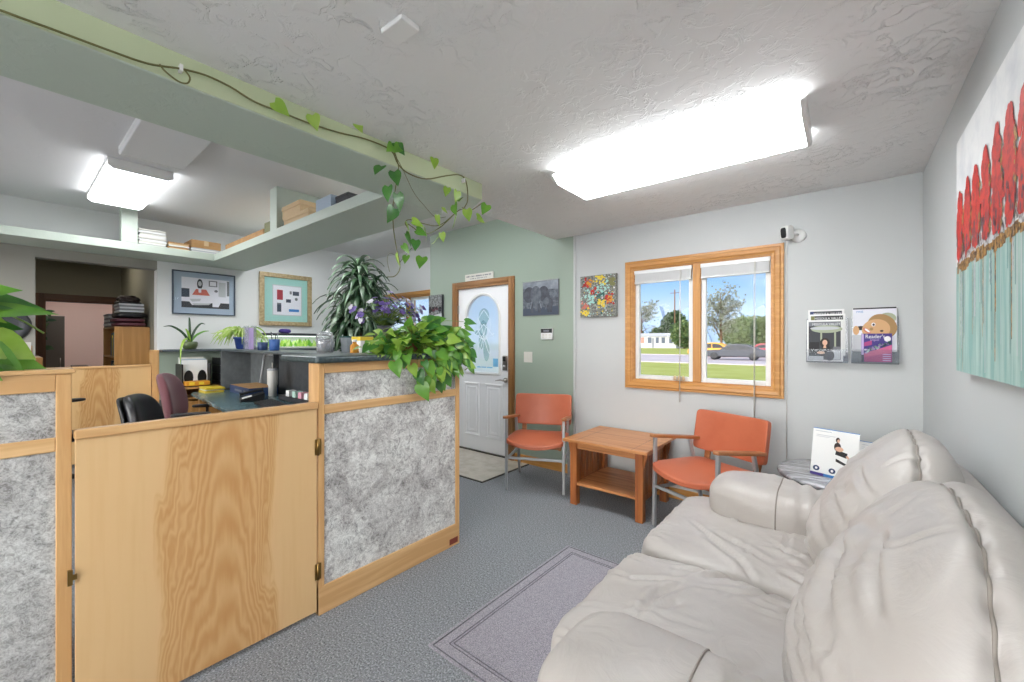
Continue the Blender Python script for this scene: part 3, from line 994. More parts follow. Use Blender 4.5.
# ---------------------------------------------------------------- reception counters and the swing gate
def clad_counter(name, label, y0, y1, front, back, top_z, stone, lam, posts, base=True):
    root = thing(name, label, 'counter', ((front + back) / 2, (y0 + y1) / 2, 0))
    core = MB().box(back + 0.006, front - 0.012, y0 + 0.004, y1 - 0.004, 0.0, top_z - 0.004)
    core.build('core', 'panel_charcoal', root)
    pw = 0.030
    for i, (a, b) in enumerate(posts):
        MB().box(back, front, a, b, 0, top_z - (0.001 if stone else 0.0045)).build('post', 'maple_z', root, bevel=0.003)
    ya = posts[0][1] if posts[0][0] <= y0 + 1e-6 else y0
    yb = posts[-1][0] if posts[-1][1] >= y1 - 1e-6 else y1
    fx0 = front - 0.02
    MB().box(fx0, front, ya, yb, top_z - (0.05 if stone else 0.062), top_z - 0.001).build('top_rail', 'maple_y', root, bevel=0.003)
    MB().box(fx0, front - 0.001, ya, yb, 0.972, 1.018).build('middle_rail', 'maple_y', root, bevel=0.003)
    br = MB().box(fx0, front + 0.002, y0 if stone else ya, yb + (0.03 if stone else 0), 0.0, 0.135).build('base_rail', 'maple_y', root, bevel=0.003)
    MB().box(fx0 - 0.006, front - 0.008, ya, yb, 1.018, top_z - 0.05).build('upper_panel', lam, root, label='narrow grey mottled laminate panel')
    MB().box(fx0 - 0.006, front - 0.008, ya, yb, 0.135, 0.972).build('lower_panel', lam, root, label='tall grey mottled laminate panel')
    return root, br
rc, br = clad_counter('reception_counter', 'tall timber-framed counter clad in grey laminate, right of the plywood swing gate', 0.955, 1.89, -1.98, -2.085, 1.222, True, 'laminate_grey', [(0.955, 0.985), (1.858, 1.89)])
MB().box(-1.979, -1.9768, 1.80, 1.872, 0.015, 0.052).build('worn_patch', 'bandage_red', br, label='small dark red strip on the foot of the counter', bevel=0.0008)
m = MB().prism([(-2.37, 0.935), (-1.965, 0.935), (-1.95, 0.95), (-1.95, 1.92), (-1.965, 1.935), (-2.37, 1.935)], 1.2225, 1.256)
tag(m.build('countertop', 'counter_stone', bevel=0.010, seg=3), 'dark polished stone top on the tall counter under the pothos', 'countertop')
lc, _ = clad_counter('reception_counter', 'timber-framed grey laminate counter at the left edge, capped with pale wood', -1.3, 0.139, -1.98, -2.10, 1.228, False, 'laminate_grey_b', [(0.103, 0.139)])
MB().box(-2.11, -1.972, -1.3, 0.147, 1.224, 1.2385).build('wooden_cap', 'maple_y', lc, bevel=0.003)

g = thing('swing_gate', 'large plain plywood swing gate between the two laminate counters', 'gate', (-1.98, 0.55, 0))
MB().box(-1.994, -1.976, 0.146, 0.945, 0.028, 1.004).build('panel', 'gate_ply', g, bevel=0.002)
MB().box(-2.006, -1.966, 0.143, 0.948, 1.004, 1.036).build('top_rail', 'maple_y', g, bevel=0.005)
for z in (0.22, 0.82):
    h = MB().tube([(-1.972, 0.950, z - 0.04), (-1.972, 0.950, z + 0.04)], 0.006, 10)
    h.box(-1.9745, -1.9725, 0.935, 0.965, z - 0.038, z + 0.038)
    h.build('hinge', 'brass', g)
k = MB().box(-1.974, -1.966, 0.128, 0.140, 0.53, 0.58).box(-1.974, -1.968, 0.136, 0.150, 0.545, 0.562)
k.build('latch', 'brass', g)

g = thing('hall_gate', 'plain plywood gate across the hall opening behind the office chairs', 'gate', (XL, 0.63, 0))
MB().box(XL - 0.03, XL - 0.012, 0.20, 1.07, 0.04, 1.035).build('panel', 'hall_gate_ply', g, bevel=0.002)
MB().box(XL - 0.04, XL, 0.20, 1.07, 1.035, 1.060).build('top_rail', 'maple_y', g, bevel=0.004)

# ---------------------------------------------------------------- floor mat
root = thing('floor_mat', 'thin grey-mauve ribbed mat with stitched border on the carpet before the sofa', 'mat', (-1.08, 1.72, 0))
m = MB().prism([(-1.415, 1.160), (-0.72, 1.160), (-0.72, 2.30), (-1.40, 2.30)], 0.0005, 0.0065)
m.build('mat_body', 'mat_weave', root, bevel=0.002)
b = MB()
for d, r_ in ((0.012, 0.0035), (0.062, 0.0025), (0.076, 0.0025)):
    x0, x1, y0, y1 = -1.408 + d, -0.73, 1.162 + d, 2.298 - d
    b.tube([(x1, y0, 0.0065), (x0, y0, 0.0065), (x0 + 0.012, y1, 0.0065), (x1, y1, 0.0065)], r_, 6)
b.build('border_cord', 'mat_rim', root)

# ---------------------------------------------------------------- rust vinyl armchairs
def make_chair(label):
    t = thing('armchair', label, 'chair', (0, 0, 0), 0, 'rust vinyl armchairs by the window')
    # seat: saddle-shaped pad with a rolled front
    def fs_(u, p):
        q = p.copy()
        if u.z > -0.4:
            q.z -= 0.022 * (1 - u.x * u.x) * max(0, -u.y + 0.35) + 0.004 * (1 - u.x * u.x)
        q.z -= 0.026 * max(0, -u.y - 0.1) ** 1.5 * (1 - 0.75 * u.x * u.x)
        q.z += 0.012 * u.y * -1
        return q
    st = MB().puff((0, -0.045, 0.436), (0.262, 0.262, 0.030), 8, 18, fs_)
    st.build('seat', 'rust_vinyl', t, local=True)
    sf = MB()
    for s in (-1, 1):
        sf.bar((s * 0.215, -0.20, 0.385), (s * 0.205, 0.21, 0.385), 0.022, 0.05)
    sf.bar((-0.21, -0.19, 0.388), (0.21, -0.19, 0.388), 0.022, 0.04)
    sf.bar((-0.2, 0.20, 0.388), (0.2, 0.20, 0.388), 0.022, 0.04)
    sf.build('seat_frame', 'arm_oak', t, local=True, bevel=0.004)
    # back pad, curved in plan and tilted
    tilt = R(10)
    M = Matrix.Translation((0, 0.225, 0.655)) @ Matrix.Rotation(-tilt, 4, 'X')
    def fb(u, p):
        q = p.copy()
        q.y += 0.05 * (u.x * u.x) * -1.0 + 0.03
        q.z += 0.012 * (1 - abs(u.x) ** 2) * 0
        return q
    MB().puff((0, 0, 0), (0.278, 0.024, 0.150), 14, 18, fb, M=M).build('backrest', 'rust_vinyl', t, local=True)
    for s in (-1, 1):
        MB().bar((s * 0.19, 0.195, 0.36), (s * 0.20, 0.262, 0.60), 0.045, 0.02, (0, 1, 0)).build('back_post', 'arm_oak', t, local=True, bevel=0.005)
    for s in (-1, 1):
        lx = s * 0.256
        MB().bar((lx, -0.255, 0.0), (lx, -0.245, 0.632), 0.024, 0.024, (0, 1, 0)).build('leg', 'steel_grey', t, local=True, bevel=0.004)
        MB().bar((lx * 0.97, 0.255, 0.0), (lx * 0.98, 0.10, 0.588), 0.024, 0.024, (0, 1, 0)).build('leg', 'steel_grey', t, local=True, bevel=0.004)
        a = MB()
        pr = [(-0.285, 0.0), (-0.27, 0.016), (-0.1, 0.019), (0.1, 0.020), (0.19, 0.018), (0.21, 0.008)]
        vs = []; fs = []
        for i, (y, hw) in enumerate(pr):
            hw = max(hw, 0.006) * 1.5
            z0 = 0.640 - 0.13 * (y + 0.285); z1 = z0 + (0.023 if 0 < i < 5 else 0.016)
            xc = lx * (1.02 if i < 4 else 1.0)
            vs += [(xc - hw, y, z0), (xc + hw, y, z0), (xc + hw, y, z1), (xc - hw, y, z1)]
        for i in range(len(pr) - 1):
            for k in range(4):
                fs.append((i * 4 + k, i * 4 + (k + 1) % 4, (i + 1) * 4 + (k + 1) % 4, (i + 1) * 4 + k))
        fs += [(3, 2, 1, 0), tuple(len(vs) - 4 + k for k in range(4))]
        a.add(vs, fs)
        a.build('arm', 'arm_oak', t, local=True, bevel=0.005)
        MB().bar((lx, -0.25, 0.272), (lx * 0.975, 0.187, 0.272), 0.018, 0.022).build('side_stretcher', 'steel_grey', t, local=True, bevel=0.003)
    MB().bar((-0.256, -0.25, 0.288), (0.256, -0.25, 0.288), 0.018, 0.022).build('front_stretcher', 'steel_grey', t, local=True, bevel=0.003)
    return t
c1 = make_chair('rust vinyl armchair beside the entrance door, left of the wooden end table')
c1.location = (-2.235, 3.165, 0); c1.rotation_euler.z = R(25)
c2 = copy_tree(c1)
tag(c2, 'rust vinyl armchair under the window, between the end table and the sofa arm')
c2.location = (-0.735, 3.075, 0); c2.rotation_euler.z = R(-25)

# ---------------------------------------------------------------- mission end table
root = thing('end_table', 'square mission-style wooden end table with slatted sides between the armchairs', 'table', (-1.445, 3.2, 0))
X0, X1, Y0, Y1 = -1.80, -1.10, 2.875, 3.525
tp = MB().box(X0, X1, Y0, Y1, 0.512, 0.535)
tpo = tp.build('tabletop', 'mission_x', root, bevel=0.004)
for xa in (X0 + 0.115, X1 - 0.118):
    MB().box(xa, xa + 0.003, Y0 + 0.002, Y1 - 0.002, 0.5347, 0.5353).build('board_joint', 'dark_door_z', tpo)
lx = (X0 + 0.075, X1 - 0.075); ly = (Y0 + 0.07, Y1 - 0.07)
for x in lx:
    for y in ly:
        MB().box(x - 0.029, x + 0.029, y - 0.029, y + 0.029, 0, 0.512).build('leg', 'mission_z', root, bevel=0.003)
ap = MB()
for y in ly:
    ap.box(lx[0] + 0.029, lx[1] - 0.029, y - 0.012, y + 0.012, 0.455, 0.512)
for x in lx:
    ap.box(x - 0.012, x + 0.012, ly[0] + 0.029, ly[1] - 0.029, 0.455, 0.512)
ap.build('apron', 'mission_x', root, bevel=0.002)
for x in lx:
    rl = MB().box(x - 0.012, x + 0.012, ly[0] + 0.029, ly[1] - 0.029, 0.135, 0.185)
    ny = 7
    for i in range(ny):
        yy = ly[0] + 0.06 + (ly[1] - ly[0] - 0.12) * i / (ny - 1)
        rl.box(x - 0.007, x + 0.007, yy - 0.025, yy + 0.025, 0.185, 0.455)
    rl.build('slatted_side', 'mission_z', root, bevel=0.002)
MB().box(lx[0] + 0.012, lx[1] - 0.012, ly[0] - 0.02, ly[1] + 0.02, 0.16, 0.18).build('lower_shelf', 'mission_x', root, bevel=0.003)
for x, s in ((lx[0], -1), (lx[1], 1)):
    for y in ly:
        MB().prism([(x + s * 0.029, 0.512), (x + s * 0.062, 0.512), (x + s * 0.055, 0.49), (x + s * 0.036, 0.40), (x + s * 0.029, 0.37)], y - 0.012, y + 0.012, 'y').build('corbel', 'mission_z', root, bevel=0.002)

# ---------------------------------------------------------------- cream leather loveseat
def seg_d(px, py, a, b):
    ax, ay = a; bx, by = b
    dx, dy = bx - ax, by - ay
    L2 = dx * dx + dy * dy
    t = max(0, min(1, ((px - ax) * dx + (py - ay) * dy) / L2))
    qx, qy = px - ax - dx * t, py - ay - dy * t
    side = (px - ax) * dy - (py - ay) * dx
    return math.hypot(qx, qy), t, side / math.sqrt(L2)
def creases(px, py, lst):
    z = 0
    for a, b, wd, dp in lst:
        d, t, sd_ = seg_d(px, py, a, b)
        e = math.sin(math.pi * min(1, max(0, 0.12 + t * 0.88))) ** 0.6
        z -= dp * e * math.exp(-(d / wd) ** 2)
        z += 0.7 * dp * e * math.exp(-((d - 2.0 * wd) / (1.2 * wd)) ** 2)
    return z
root = thing('loveseat', 'cream leather two-seat sofa with puffy pillow back against the right wall', 'sofa', (-0.15, 1.69, 0))
SY = 1.69
b_ = MB().puff((-0.19, SY - 0.08, 0.185), (0.47, 0.80, 0.145), 14, 14)
b_.build('base', 'cream_leather', root)
rnd = random.Random(4)
def seat_cr(s):
    L_ = []
    for i in range(26):
        x = rnd.uniform(-0.62, -0.05); y = rnd.uniform(-0.33, 0.33)
        a = rnd.gauss(R(35) * s, 0.35)
        ln = rnd.uniform(0.10, 0.26)
        L_.append(((x, y), (x + ln * math.cos(a), y + ln * math.sin(a)), rnd.uniform(0.007, 0.014), rnd.uniform(0.005, 0.011)))
    for i in range(9):       # puckers along the front roll
        y = rnd.uniform(-0.32, 0.32)
        L_.append(((-0.72, y), (-0.60, y + rnd.uniform(-0.03, 0.03)), 0.008, 0.007))
    for i in range(6):
        y = rnd.uniform(-0.3, 0.3)
        L_.append(((-0.22, y), (0.03, y + rnd.uniform(-0.05, 0.05)), 0.010, 0.007))
    return L_
for cy, hy_, s in ((SY - 0.355, 0.352, 1), (SY + 0.41, 0.406, -1)):
    cr_ = seat_cr(s)
    def fn(u, p, cr_=cr_, cy=cy):
        q = p.copy()
        wx, wy = q.x - 0.31, q.y
        if u.z > -0.1:
            k = min(1, max(0, u.z + 0.1) * 1.6)
            q.z += k * (0.018 * (1 - u.x * u.x) * (1 - u.y * u.y))
            q.z += k * creases(wx, wy, cr_)
            q.z += k * 0.006 * noise.noise(Vector((wx * 7, (wy + cy) * 7, 1.3)))
        if u.x < -0.3:
            q.x -= 0.010 * (1 - u.z * u.z) * abs(u.x)
            q.x += 0.008 * noise.noise(Vector((wy * 16, cy, u.z * 2))) * -u.x
        return q
    o_ = MB().puff((-0.31, cy, 0.365), (0.395, hy_, 0.105), 7, 60, fn).build('seat_cushion', 'cream_leather', root)
    w_ = MB()
    for zz in (0.315,):
        w_.tube([(-0.706 + 0.01 * (abs(t) ** 6), cy + 0.94 * hy_ * t, zz) for t in [k / 8 - 1 for k in range(17)]], 0.005, 6)
    w_.build('welt', 'leather_seam', o_)
# arms: rolled bolsters on upholstered sides
for cy, s in ((SY - 0.83, -1), (SY + 0.67, 1)):
    rr = random.Random(11)
    acr = [((0.05 + 0.03 * i, -0.1), (0.11 + 0.035 * i, 0.6), 0.012, 0.008) for i in range(0, 6, 2)] + [((-0.03, -0.6), (-0.03, 0.8), 0.006, 0.006), ((-0.30, 0.2), (-0.2, 0.1), 0.01, 0.006)]
    def fa(u, p, s=s, acr=acr):
        q = p.copy()
        ang = math.atan2(u.z, u.y)
        q += Vector((0, u.y, u.z)).normalized() * (creases(p.x, ang * 0.16, acr)) if (abs(u.y) + abs(u.z)) > 0.2 else Vector((0, 0, 0))
        k = 1 + 0.10 * (1 - ((u.x + 0.45) ** 2))
        q.y *= k; q.z *= k
        q += Vector((0, u.y, u.z)) * 0.010 * noise.noise(Vector((p.x * 7, u.y * 1.5 + s * 3, u.z * 1.5)))
        q.z -= 0.02 * (u.x - 0.2)
        return q
    pa = MB().puff((-0.245, cy, 0.510), (0.305, 0.178, 0.118), (3.4,), 34, fa)
    ao = pa.build('arm', 'cream_leather', root)
    MB().puff((-0.22, cy + s * 0.035, 0.24), (0.40, 0.135, 0.235), 10, 14).build('arm_side', 'cream_leather', root)
    run = sorted(((math.atan2(u.z, u.y), p + Vector((0, u.y, u.z)).normalized() * 0.0005) for u, p in pa.seam), key=lambda t: t[0])
    run = [p for a_, p in run]
    w_ = MB()
    w_.tube(run + [run[0]], 0.003, 6)
    w_.build('stitched_seam', 'leather_seam', ao)
MB().puff((0.265, SY + 0.01, 0.47), (0.095, 0.74, 0.40), 9, 14).build('back_frame', 'cream_leather', root)
for cy, hy_, s in ((SY - 0.385, 0.414, 1), (SY + 0.40, 0.384, -1)):
    rr = random.Random(7 if s > 0 else 21)
    bc = [((0.05, -0.12), (-0.34, -0.20), 0.014, 0.016), ((0.10, -0.02), (-0.33, -0.09), 0.018, 0.012), ((-0.05, 0.06), (-0.34, 0.0), 0.012, 0.012),
          ((-0.12, 0.16), (-0.33, 0.12), 0.010, 0.010), ((0.2, 0.12), (-0.05, 0.20), 0.014, 0.006), ((0.30, 0.05), (0.12, 0.12), 0.012, 0.008), ((0.33, -0.1), (0.15, -0.02), 0.012, 0.010)]
    if s > 0:     # deep folds slanting down to the near end
        bc += [((0.12, 0.12), (-0.31, 0.03), 0.013, 0.020), ((0.08, 0.03), (-0.31, -0.05), 0.014, 0.020), ((-0.06, 0.19), (-0.28, 0.14), 0.010, 0.013), ((0.02, -0.10), (-0.30, -0.14), 0.016, 0.018)]
    for i in range(6):
        y = rr.uniform(-0.3, 0.3); z = rr.uniform(-0.2, 0.2); a = rr.uniform(-0.5, 0.5)
        bc.append(((y, z), (y + 0.16 * math.cos(a), z + 0.16 * math.sin(a)), 0.014, 0.006))
    for i in range(9):       # gathers running out from the ridge seam
        y = rr.uniform(-0.33, 0.33); z = rr.uniform(-0.12, 0.24)
        bc.append(((y, z), (y + rr.uniform(-0.10, 0.10), z + rr.uniform(0.06, 0.14)), 0.008, 0.007))
    def fb(u, p, bc=bc, cy=cy, s=s):
        q = p.copy()
        q.x *= 1.2 if u.x < 0 else 0.9
        q.x *= 1 - 0.12 * max(0, u.z)
        q.y *= 1 - 0.08 * max(0, u.z) ** 2
        q.x += 0.10 * u.z * max(0, -u.x) + 0.03 * u.z
        if u.x < 0.3:
            k = min(1, (0.3 - u.x) * 1.8)
            dp = 0.85 * creases(p.y, p.z, bc) * k * (1 - abs(u.y) ** 6)
            q.x -= dp
            q.z += dp * 0.4
            q.x -= k * 0.042 * (1 - u.y * u.y) * (1 - u.z * u.z)
            q.x -= k * 0.010 * noise.noise(Vector((p.y * 5, p.z * 5 + cy, 2.2)))
        q.z += 0.010 * noise.noise(Vector((p.y * 8, cy, u.x * 1.5)))
        out = Vector((0, u.y, u.z))
        if out.length > 1e-5:      # the piped seam pinches the cushion in
            out.normalize()
            q -= out * (0.013 * math.exp(-(u.x / 0.10) ** 2) * (1 + 0.5 * math.sin(p.y * 70 + p.z * 60)))
        return q
    pb = MB().puff((0.160, cy, 0.702), (0.158, hy_, 0.288), (2.9,), 50, fb)
    co_ = pb.build('back_cushion', 'cream_leather', root)
    run = sorted(((math.atan2(u.z, u.y), p + Vector((0, u.y, u.z)).normalized() * 0.001) for u, p in pb.seam if u.z > -0.62), key=lambda t: t[0])
    w_ = MB()
    w_.tube([p for a_, p in run], 0.0032, 6)
    w_.build('welt', 'leather_seam', co_)

# ---------------------------------------------------------------- round side table behind the sofa arm
root = thing('side_table', 'round side table under crinkled clear grey plastic behind the far sofa arm', 'table', (0.0, 3.12, 0))
def fr(u, p):
    q = p.copy()
    q.z += 0.006 * noise.noise(Vector((p.x * 14, p.y * 14, 0)))
    return q
t = MB().lathe([(0.02, 0.505), (0.30, 0.505), (0.335, 0.512), (0.343, 0.526), (0.335, 0.54), (0.30, 0.546), (0.0, 0.547)], (0.0, 3.12, 0), 48)
t.build('tabletop', 'foil_grey', root)
t = MB().lathe([(0.20, 0.0), (0.20, 0.02), (0.05, 0.05), (0.035, 0.12), (0.035, 0.45), (0.07, 0.505)], (0.0, 3.12, 0), 24)
t.build('pedestal', 'dark_grey', root)
# ---------------------------------------------------------------- ceiling fixtures
def wrap_light(name, label, x0, x1, yc, hw, ztop, drop, lens, group=None, taper=0.06, up=None):
    root = thing(name, label, 'ceiling light', ((x0 + x1) / 2, yc, ztop), group=group)
    MB().box(x0 + 0.018, x1 - 0.018, yc - hw * (0.4 if up is None or up >= 0.05 else 1.0), yc + hw * (0.4 if up is None or up >= 0.05 else 1.0), ztop - (0.012 if up is None or up >= 0.05 else 0.0275), ztop - 0.0005).build('housing', 'white_metal', root, bevel=0.003)
    up = 0.075 if up is None else up
    boxy = up < 0.05
    prof = [(-hw + up, -0.010), (-hw + 0.02, -0.036), (-hw, -0.046), (-hw + taper, -drop), (hw - taper, -drop), (hw, -0.046), (hw - 0.02, -0.036), (hw - up, -0.010)]
    if boxy:      # plain box housing, lens only below it
        prof = [(-hw, -0.028), (-hw, -drop * 0.75), (-hw + taper, -drop), (hw - taper, -drop), (hw, -drop * 0.75), (hw, -0.028)]
    MB().prism([(yc + a, ztop + b) for a, b in prof], x0 + 0.018, x1 - 0.018, 'x').build('diffuser', lens, root, bevel=0.006)
    for a, b in ((x0, x0 + 0.018), (x1 - 0.018, x1)):
        e = [(-hw + up, -0.001), (-hw - 0.002, -0.040), (-hw - 0.002, -0.048), (-hw + taper - 0.001, -drop - 0.002), (hw - taper + 0.001, -drop - 0.002), (hw + 0.002, -0.048), (hw + 0.002, -0.040), (hw - up, -0.001)]
        if boxy:
            e = [(-hw - 0.002, -0.001), (-hw - 0.002, -drop * 0.75), (-hw + taper, -drop - 0.002), (hw - taper, -drop - 0.002), (hw + 0.002, -drop * 0.75), (hw + 0.002, -0.001)]
        MB().prism([(yc + p, ztop + q) for p, q in e], a, b, 'x').build('end_cap', 'white_metal', root, bevel=0.002)
    return root
wrap_light('ceiling_light', 'long lit wraparound fluorescent fixture on the low ceiling before the window', -1.39, -0.13, 2.315, 0.235, ZC, 0.085, 'lit_diffuser')
wrap_light('ceiling_light', 'unseen wraparound fixture added for fill on the low ceiling opposite the window', -1.30, -0.05, -0.9, 0.235, ZC, 0.085, 'lit_diffuser')  # out of view, added as fill for the waiting room
wrap_light('ceiling_light', 'lit fluorescent fixture on the office ceiling above the hanging shelf post', -5.55, -4.33, 0.685, 0.195, ZO, 0.08, 'lit_office_diffuser', taper=0.03, up=0.014)
wrap_light('ceiling_light', 'unlit white fluorescent fixture half hidden by the green beam', -4.06, -2.84, 0.70, 0.185, ZO, 0.06, 'unlit_diffuser', taper=0.004, up=0.004)
wrap_light('ceiling_light', 'unseen fill fixture added on the office ceiling towards the front wall', -4.6, -3.38, -1.2, 0.20, ZO, 0.09, 'lit_office_diffuser', taper=0.03, up=0.014)  # added behind the camera to raise the office brightness
wrap_light('ceiling_light', 'unseen fill fixture added on the office ceiling between the beam and the entrance door', -3.35, -2.45, 2.50, 0.20, ZO, 0.09, 'lit_office_diffuser', taper=0.03, up=0.014)  # hidden by the beam, added to lighten the door and entry
wrap_light('ceiling_light', 'unseen fill fixture added on the office ceiling behind the hanging shelf, above the ledge', -5.6, -4.4, 2.5, 0.20, ZO, 0.09, 'lit_office_diffuser', taper=0.03, up=0.014)  # hidden by the shelf, added to lighten the picture wall
wrap_light('ceiling_light', 'small unseen fill fixture added on the hall ceiling above the bookcase', -7.9, -7.2, 0.65, 0.15, 2.5, 0.09, 'hall_fill_diffuser', taper=0.015, up=0.03)  # added out of sight so the hall is not black
wrap_light('ceiling_light', 'unseen fill fixture added on the pink room ceiling', -10.6, -9.4, 0.9, 0.2, 2.5, 0.09, 'lit_office_diffuser', taper=0.03, up=0.014)  # added out of sight to light the pink room
root = thing('ceiling_sensor', 'small square white plate on the textured ceiling above the pothos vine', 'sensor', (-1.152, 0.828, ZC))
M = Matrix.Translation((-1.152, 0.828, 0)) @ Matrix.Rotation(R(2), 4, 'Z')
MB().box(-0.056, 0.056, -0.037, 0.037, ZC - 0.018, ZC - 0.0005, M=M).build('cover', 'lamp_white', root, bevel=0.004)

# ---------------------------------------------------------------- things on the window wall
# raised blinds with their cords
def make_blind(label, x0, x1, cord_x, z_end, tassel):
    root = thing('window_blind', label, 'blind', ((x0 + x1) / 2, YB + 0.012, 1.95), group='raised blinds in the window')
    MB().box(x0, x1, YB - 0.014, YB + 0.020, 1.922, 1.956).build('head_rail', 'white_plastic', root, bevel=0.004)
    s = MB()
    for k in range(14):
        z = 1.852 + k * 0.005
        s.box(x0 + 0.006, x1 - 0.006, YB - 0.012 + 0.001 * (k % 2), YB + 0.018, z, z + 0.0032)
    s.build('slats', 'unlit_diffuser', root)
    MB().box(x0 + 0.004, x1 - 0.004, YB - 0.014, YB + 0.018, 1.838, 1.851).build('bottom_rail', 'white_plastic', root, bevel=0.003)
    c = MB()
    c.tube([(cord_x, YB - 0.016, 1.93), (cord_x, YB - 0.034, 1.75), (cord_x, YB - 0.036, z_end)], 0.0022, 6)
    c.tube([(cord_x + 0.008, YB - 0.016, 1.93), (cord_x + 0.007, YB - 0.034, 1.75), (cord_x + 0.004, YB - 0.036, z_end)], 0.0018, 6)
    co_ = c.build('pull_cord', 'off_white', root)
    if tassel:
        t = MB()
        for dx in (-0.045, -0.012, 0.022):
            t.lathe([(0.004, 0.04), (0.012, 0.03), (0.015, 0.0)], (cord_x + dx, YB - 0.008, 1.0), 10)
        t.build('tassel', 'tan_box', co_, label='small wooden tassels')
    else:
        MB().lathe([(0.003, 0.03), (0.007, 0.0)], (cord_x + 0.002, YB - 0.036, z_end - 0.028), 10).build('tassel', 'clear_plastic', co_)
    return root
make_blind('raised white blind at the top of the left window sash', -1.476, -0.984, -1.075, 0.82, True)
make_blind('raised white blind at the top of the right window sash', -0.918, -0.434, -0.535, 0.62, False)

# security camera on its wall mount, cable running down the wall
root = thing('security_camera', 'small white security camera with black face above the window corner', 'camera', (-0.262, YB, 2.09))
MB().lathe([(0.046, 0), (0.046, 0.008), (0.038, 0.018), (0.0, 0.022)], (-0.262, YB - 0.001, 2.080), 24, M=frame((0, -1, 0)).to_4x4()).build('wall_mount', 'white_plastic', root)
MB().tube([(-0.262, YB - 0.012, 2.085), (-0.30, YB - 0.055, 2.087)], 0.010, 10).build('ball_arm', 'white_plastic', root)
ax = Vector((-0.45, -0.88, -0.12)).normalized()
Mc = frame(ax, (0, 0, 1)).to_4x4(); Mc.translation = Vector((-0.325, YB - 0.075, 2.097))
bd = MB().puff((0, 0, 0), (0.050, 0.029, 0.040), 5, 12, M=Mc)
bo = bd.build('camera_body', 'white_plastic', root)
MB().puff((0, 0, 0.037), (0.036, 0.019, 0.006), 4, 10, M=Mc).v and None
fc = MB(); fc.puff((0, 0, 0), (0.036, 0.019, 0.006), 4, 10, fn=lambda u, p: p + Vector((0, 0, 0.038)), M=Mc)
fc.build('lens_face', 'black_plastic', bo)
MB().tube([(-0.33, YB - 0.06, 2.06), (-0.332, YB - 0.012, 2.03), (-0.333, YB - 0.004, 1.9), (-0.333, YB - 0.004, 0.2)], 0.0022, 6).build('cable', 'off_white', root)

def picture_quad(mb, x0, x1, z0, z1, y, mi=0):
    mb.quad((x0, y, z0), (x1, y, z0), (x1, y, z1), (x0, y, z1), mi)

# elephant photograph on the sage wall: curling unframed print on a thin board
root = thing('elephant_photograph', 'square grey elephant photograph on the sage wall beside the door', 'picture', (-2.505, YB, 1.785))
x0, x1, z0, z1, yy = -2.735, -2.275, 1.600, 1.965, YB - 0.014
MB().box(x0, x1, YB - 0.014, YB - 0.001, z0, z1).build('board', 'ink_grey', root, bevel=0.002)
pm = ['elephant_grey', 'el_ear', 'el_head', 'el_sky', 'ink_black', 'slate']
p = MB()
picture_quad(p, x0 + 0.004, x1 - 0.004, z0 + 0.004, z1 - 0.004, yy - 0.0006, 0)
p.quad((x0 + 0.004, yy - 0.0008, z1 - 0.07), (x1 - 0.004, yy - 0.0008, z1 - 0.10), (x1 - 0.004, yy - 0.0008, z1 - 0.004), (x0 + 0.004, yy - 0.0008, z1 - 0.004), 3)
p.quad((x0 + 0.004, yy - 0.0008, z0 + 0.004), (x1 - 0.004, yy - 0.0008, z0 + 0.004), (x1 - 0.004, yy - 0.0008, z0 + 0.09), (x0 + 0.004, yy - 0.0008, z0 + 0.075), 5)
XA, ZA, YY = -2.56, 1.80, yy - 0.0012
EX, EZ = (1, 0, 0), (0, 0, 1)
p.ell((XA - 0.09, YY, ZA + 0.025), 0.075, 0.085, EX, EZ, 20, 1)      # ears
p.ell((XA + 0.10, YY, ZA + 0.025), 0.070, 0.082, EX, EZ, 20, 1)
p.ell((XA, YY - 0.0003, ZA + 0.01), 0.070, 0.105, EX, EZ, 20, 2)     # head
p.quad((XA - 0.03, YY - 0.0006, ZA - 0.02), (XA + 0.035, YY - 0.0006, ZA - 0.02), (XA + 0.022, YY - 0.0006, ZA - 0.15), (XA - 0.012, YY - 0.0006, ZA - 0.15), 2)
for sg in (-1, 1):
    p.quad((XA + sg * 0.045, YY - 0.0009, ZA - 0.05), (XA + sg * 0.055, YY - 0.0009, ZA - 0.05), (XA + sg * 0.075, YY - 0.0009, ZA - 0.125), (XA + sg * 0.068, YY - 0.0009, ZA - 0.125), 3)
    p.quad((XA + sg * 0.05 - 0.02, YY, ZA - 0.06), (XA + sg * 0.05 + 0.02, YY, ZA - 0.06), (XA + sg * 0.05 + 0.018, YY, ZA - 0.17), (XA + sg * 0.05 - 0.018, YY, ZA - 0.17), 1)
p.ell((XA + 0.165, YY - 0.0002, ZA - 0.075), 0.060, 0.055, EX, EZ, 18, 1)
p.ell((XA + 0.135, YY - 0.0004, ZA - 0.055), 0.034, 0.042, EX, EZ, 16, 2)
p.quad((XA + 0.125, YY - 0.0004, ZA - 0.08), (XA + 0.145, YY - 0.0004, ZA - 0.08), (XA + 0.135, YY - 0.0004, ZA - 0.14), (XA + 0.122, YY - 0.0004, ZA - 0.14), 2)
p.quad((XA + 0.145, YY, ZA - 0.10), (XA + 0.21, YY, ZA - 0.10), (XA + 0.205, YY, ZA - 0.17), (XA + 0.15, YY, ZA - 0.17), 1)
p.build('print', pm, root)
MB().tube([(x0, yy - 0.001, z1 - 0.004), (x0 + 0.22, yy - 0.007, z1), (x1, yy - 0.003, z1)], 0.004, 6).build('curled_edge', 'ink_light', root)

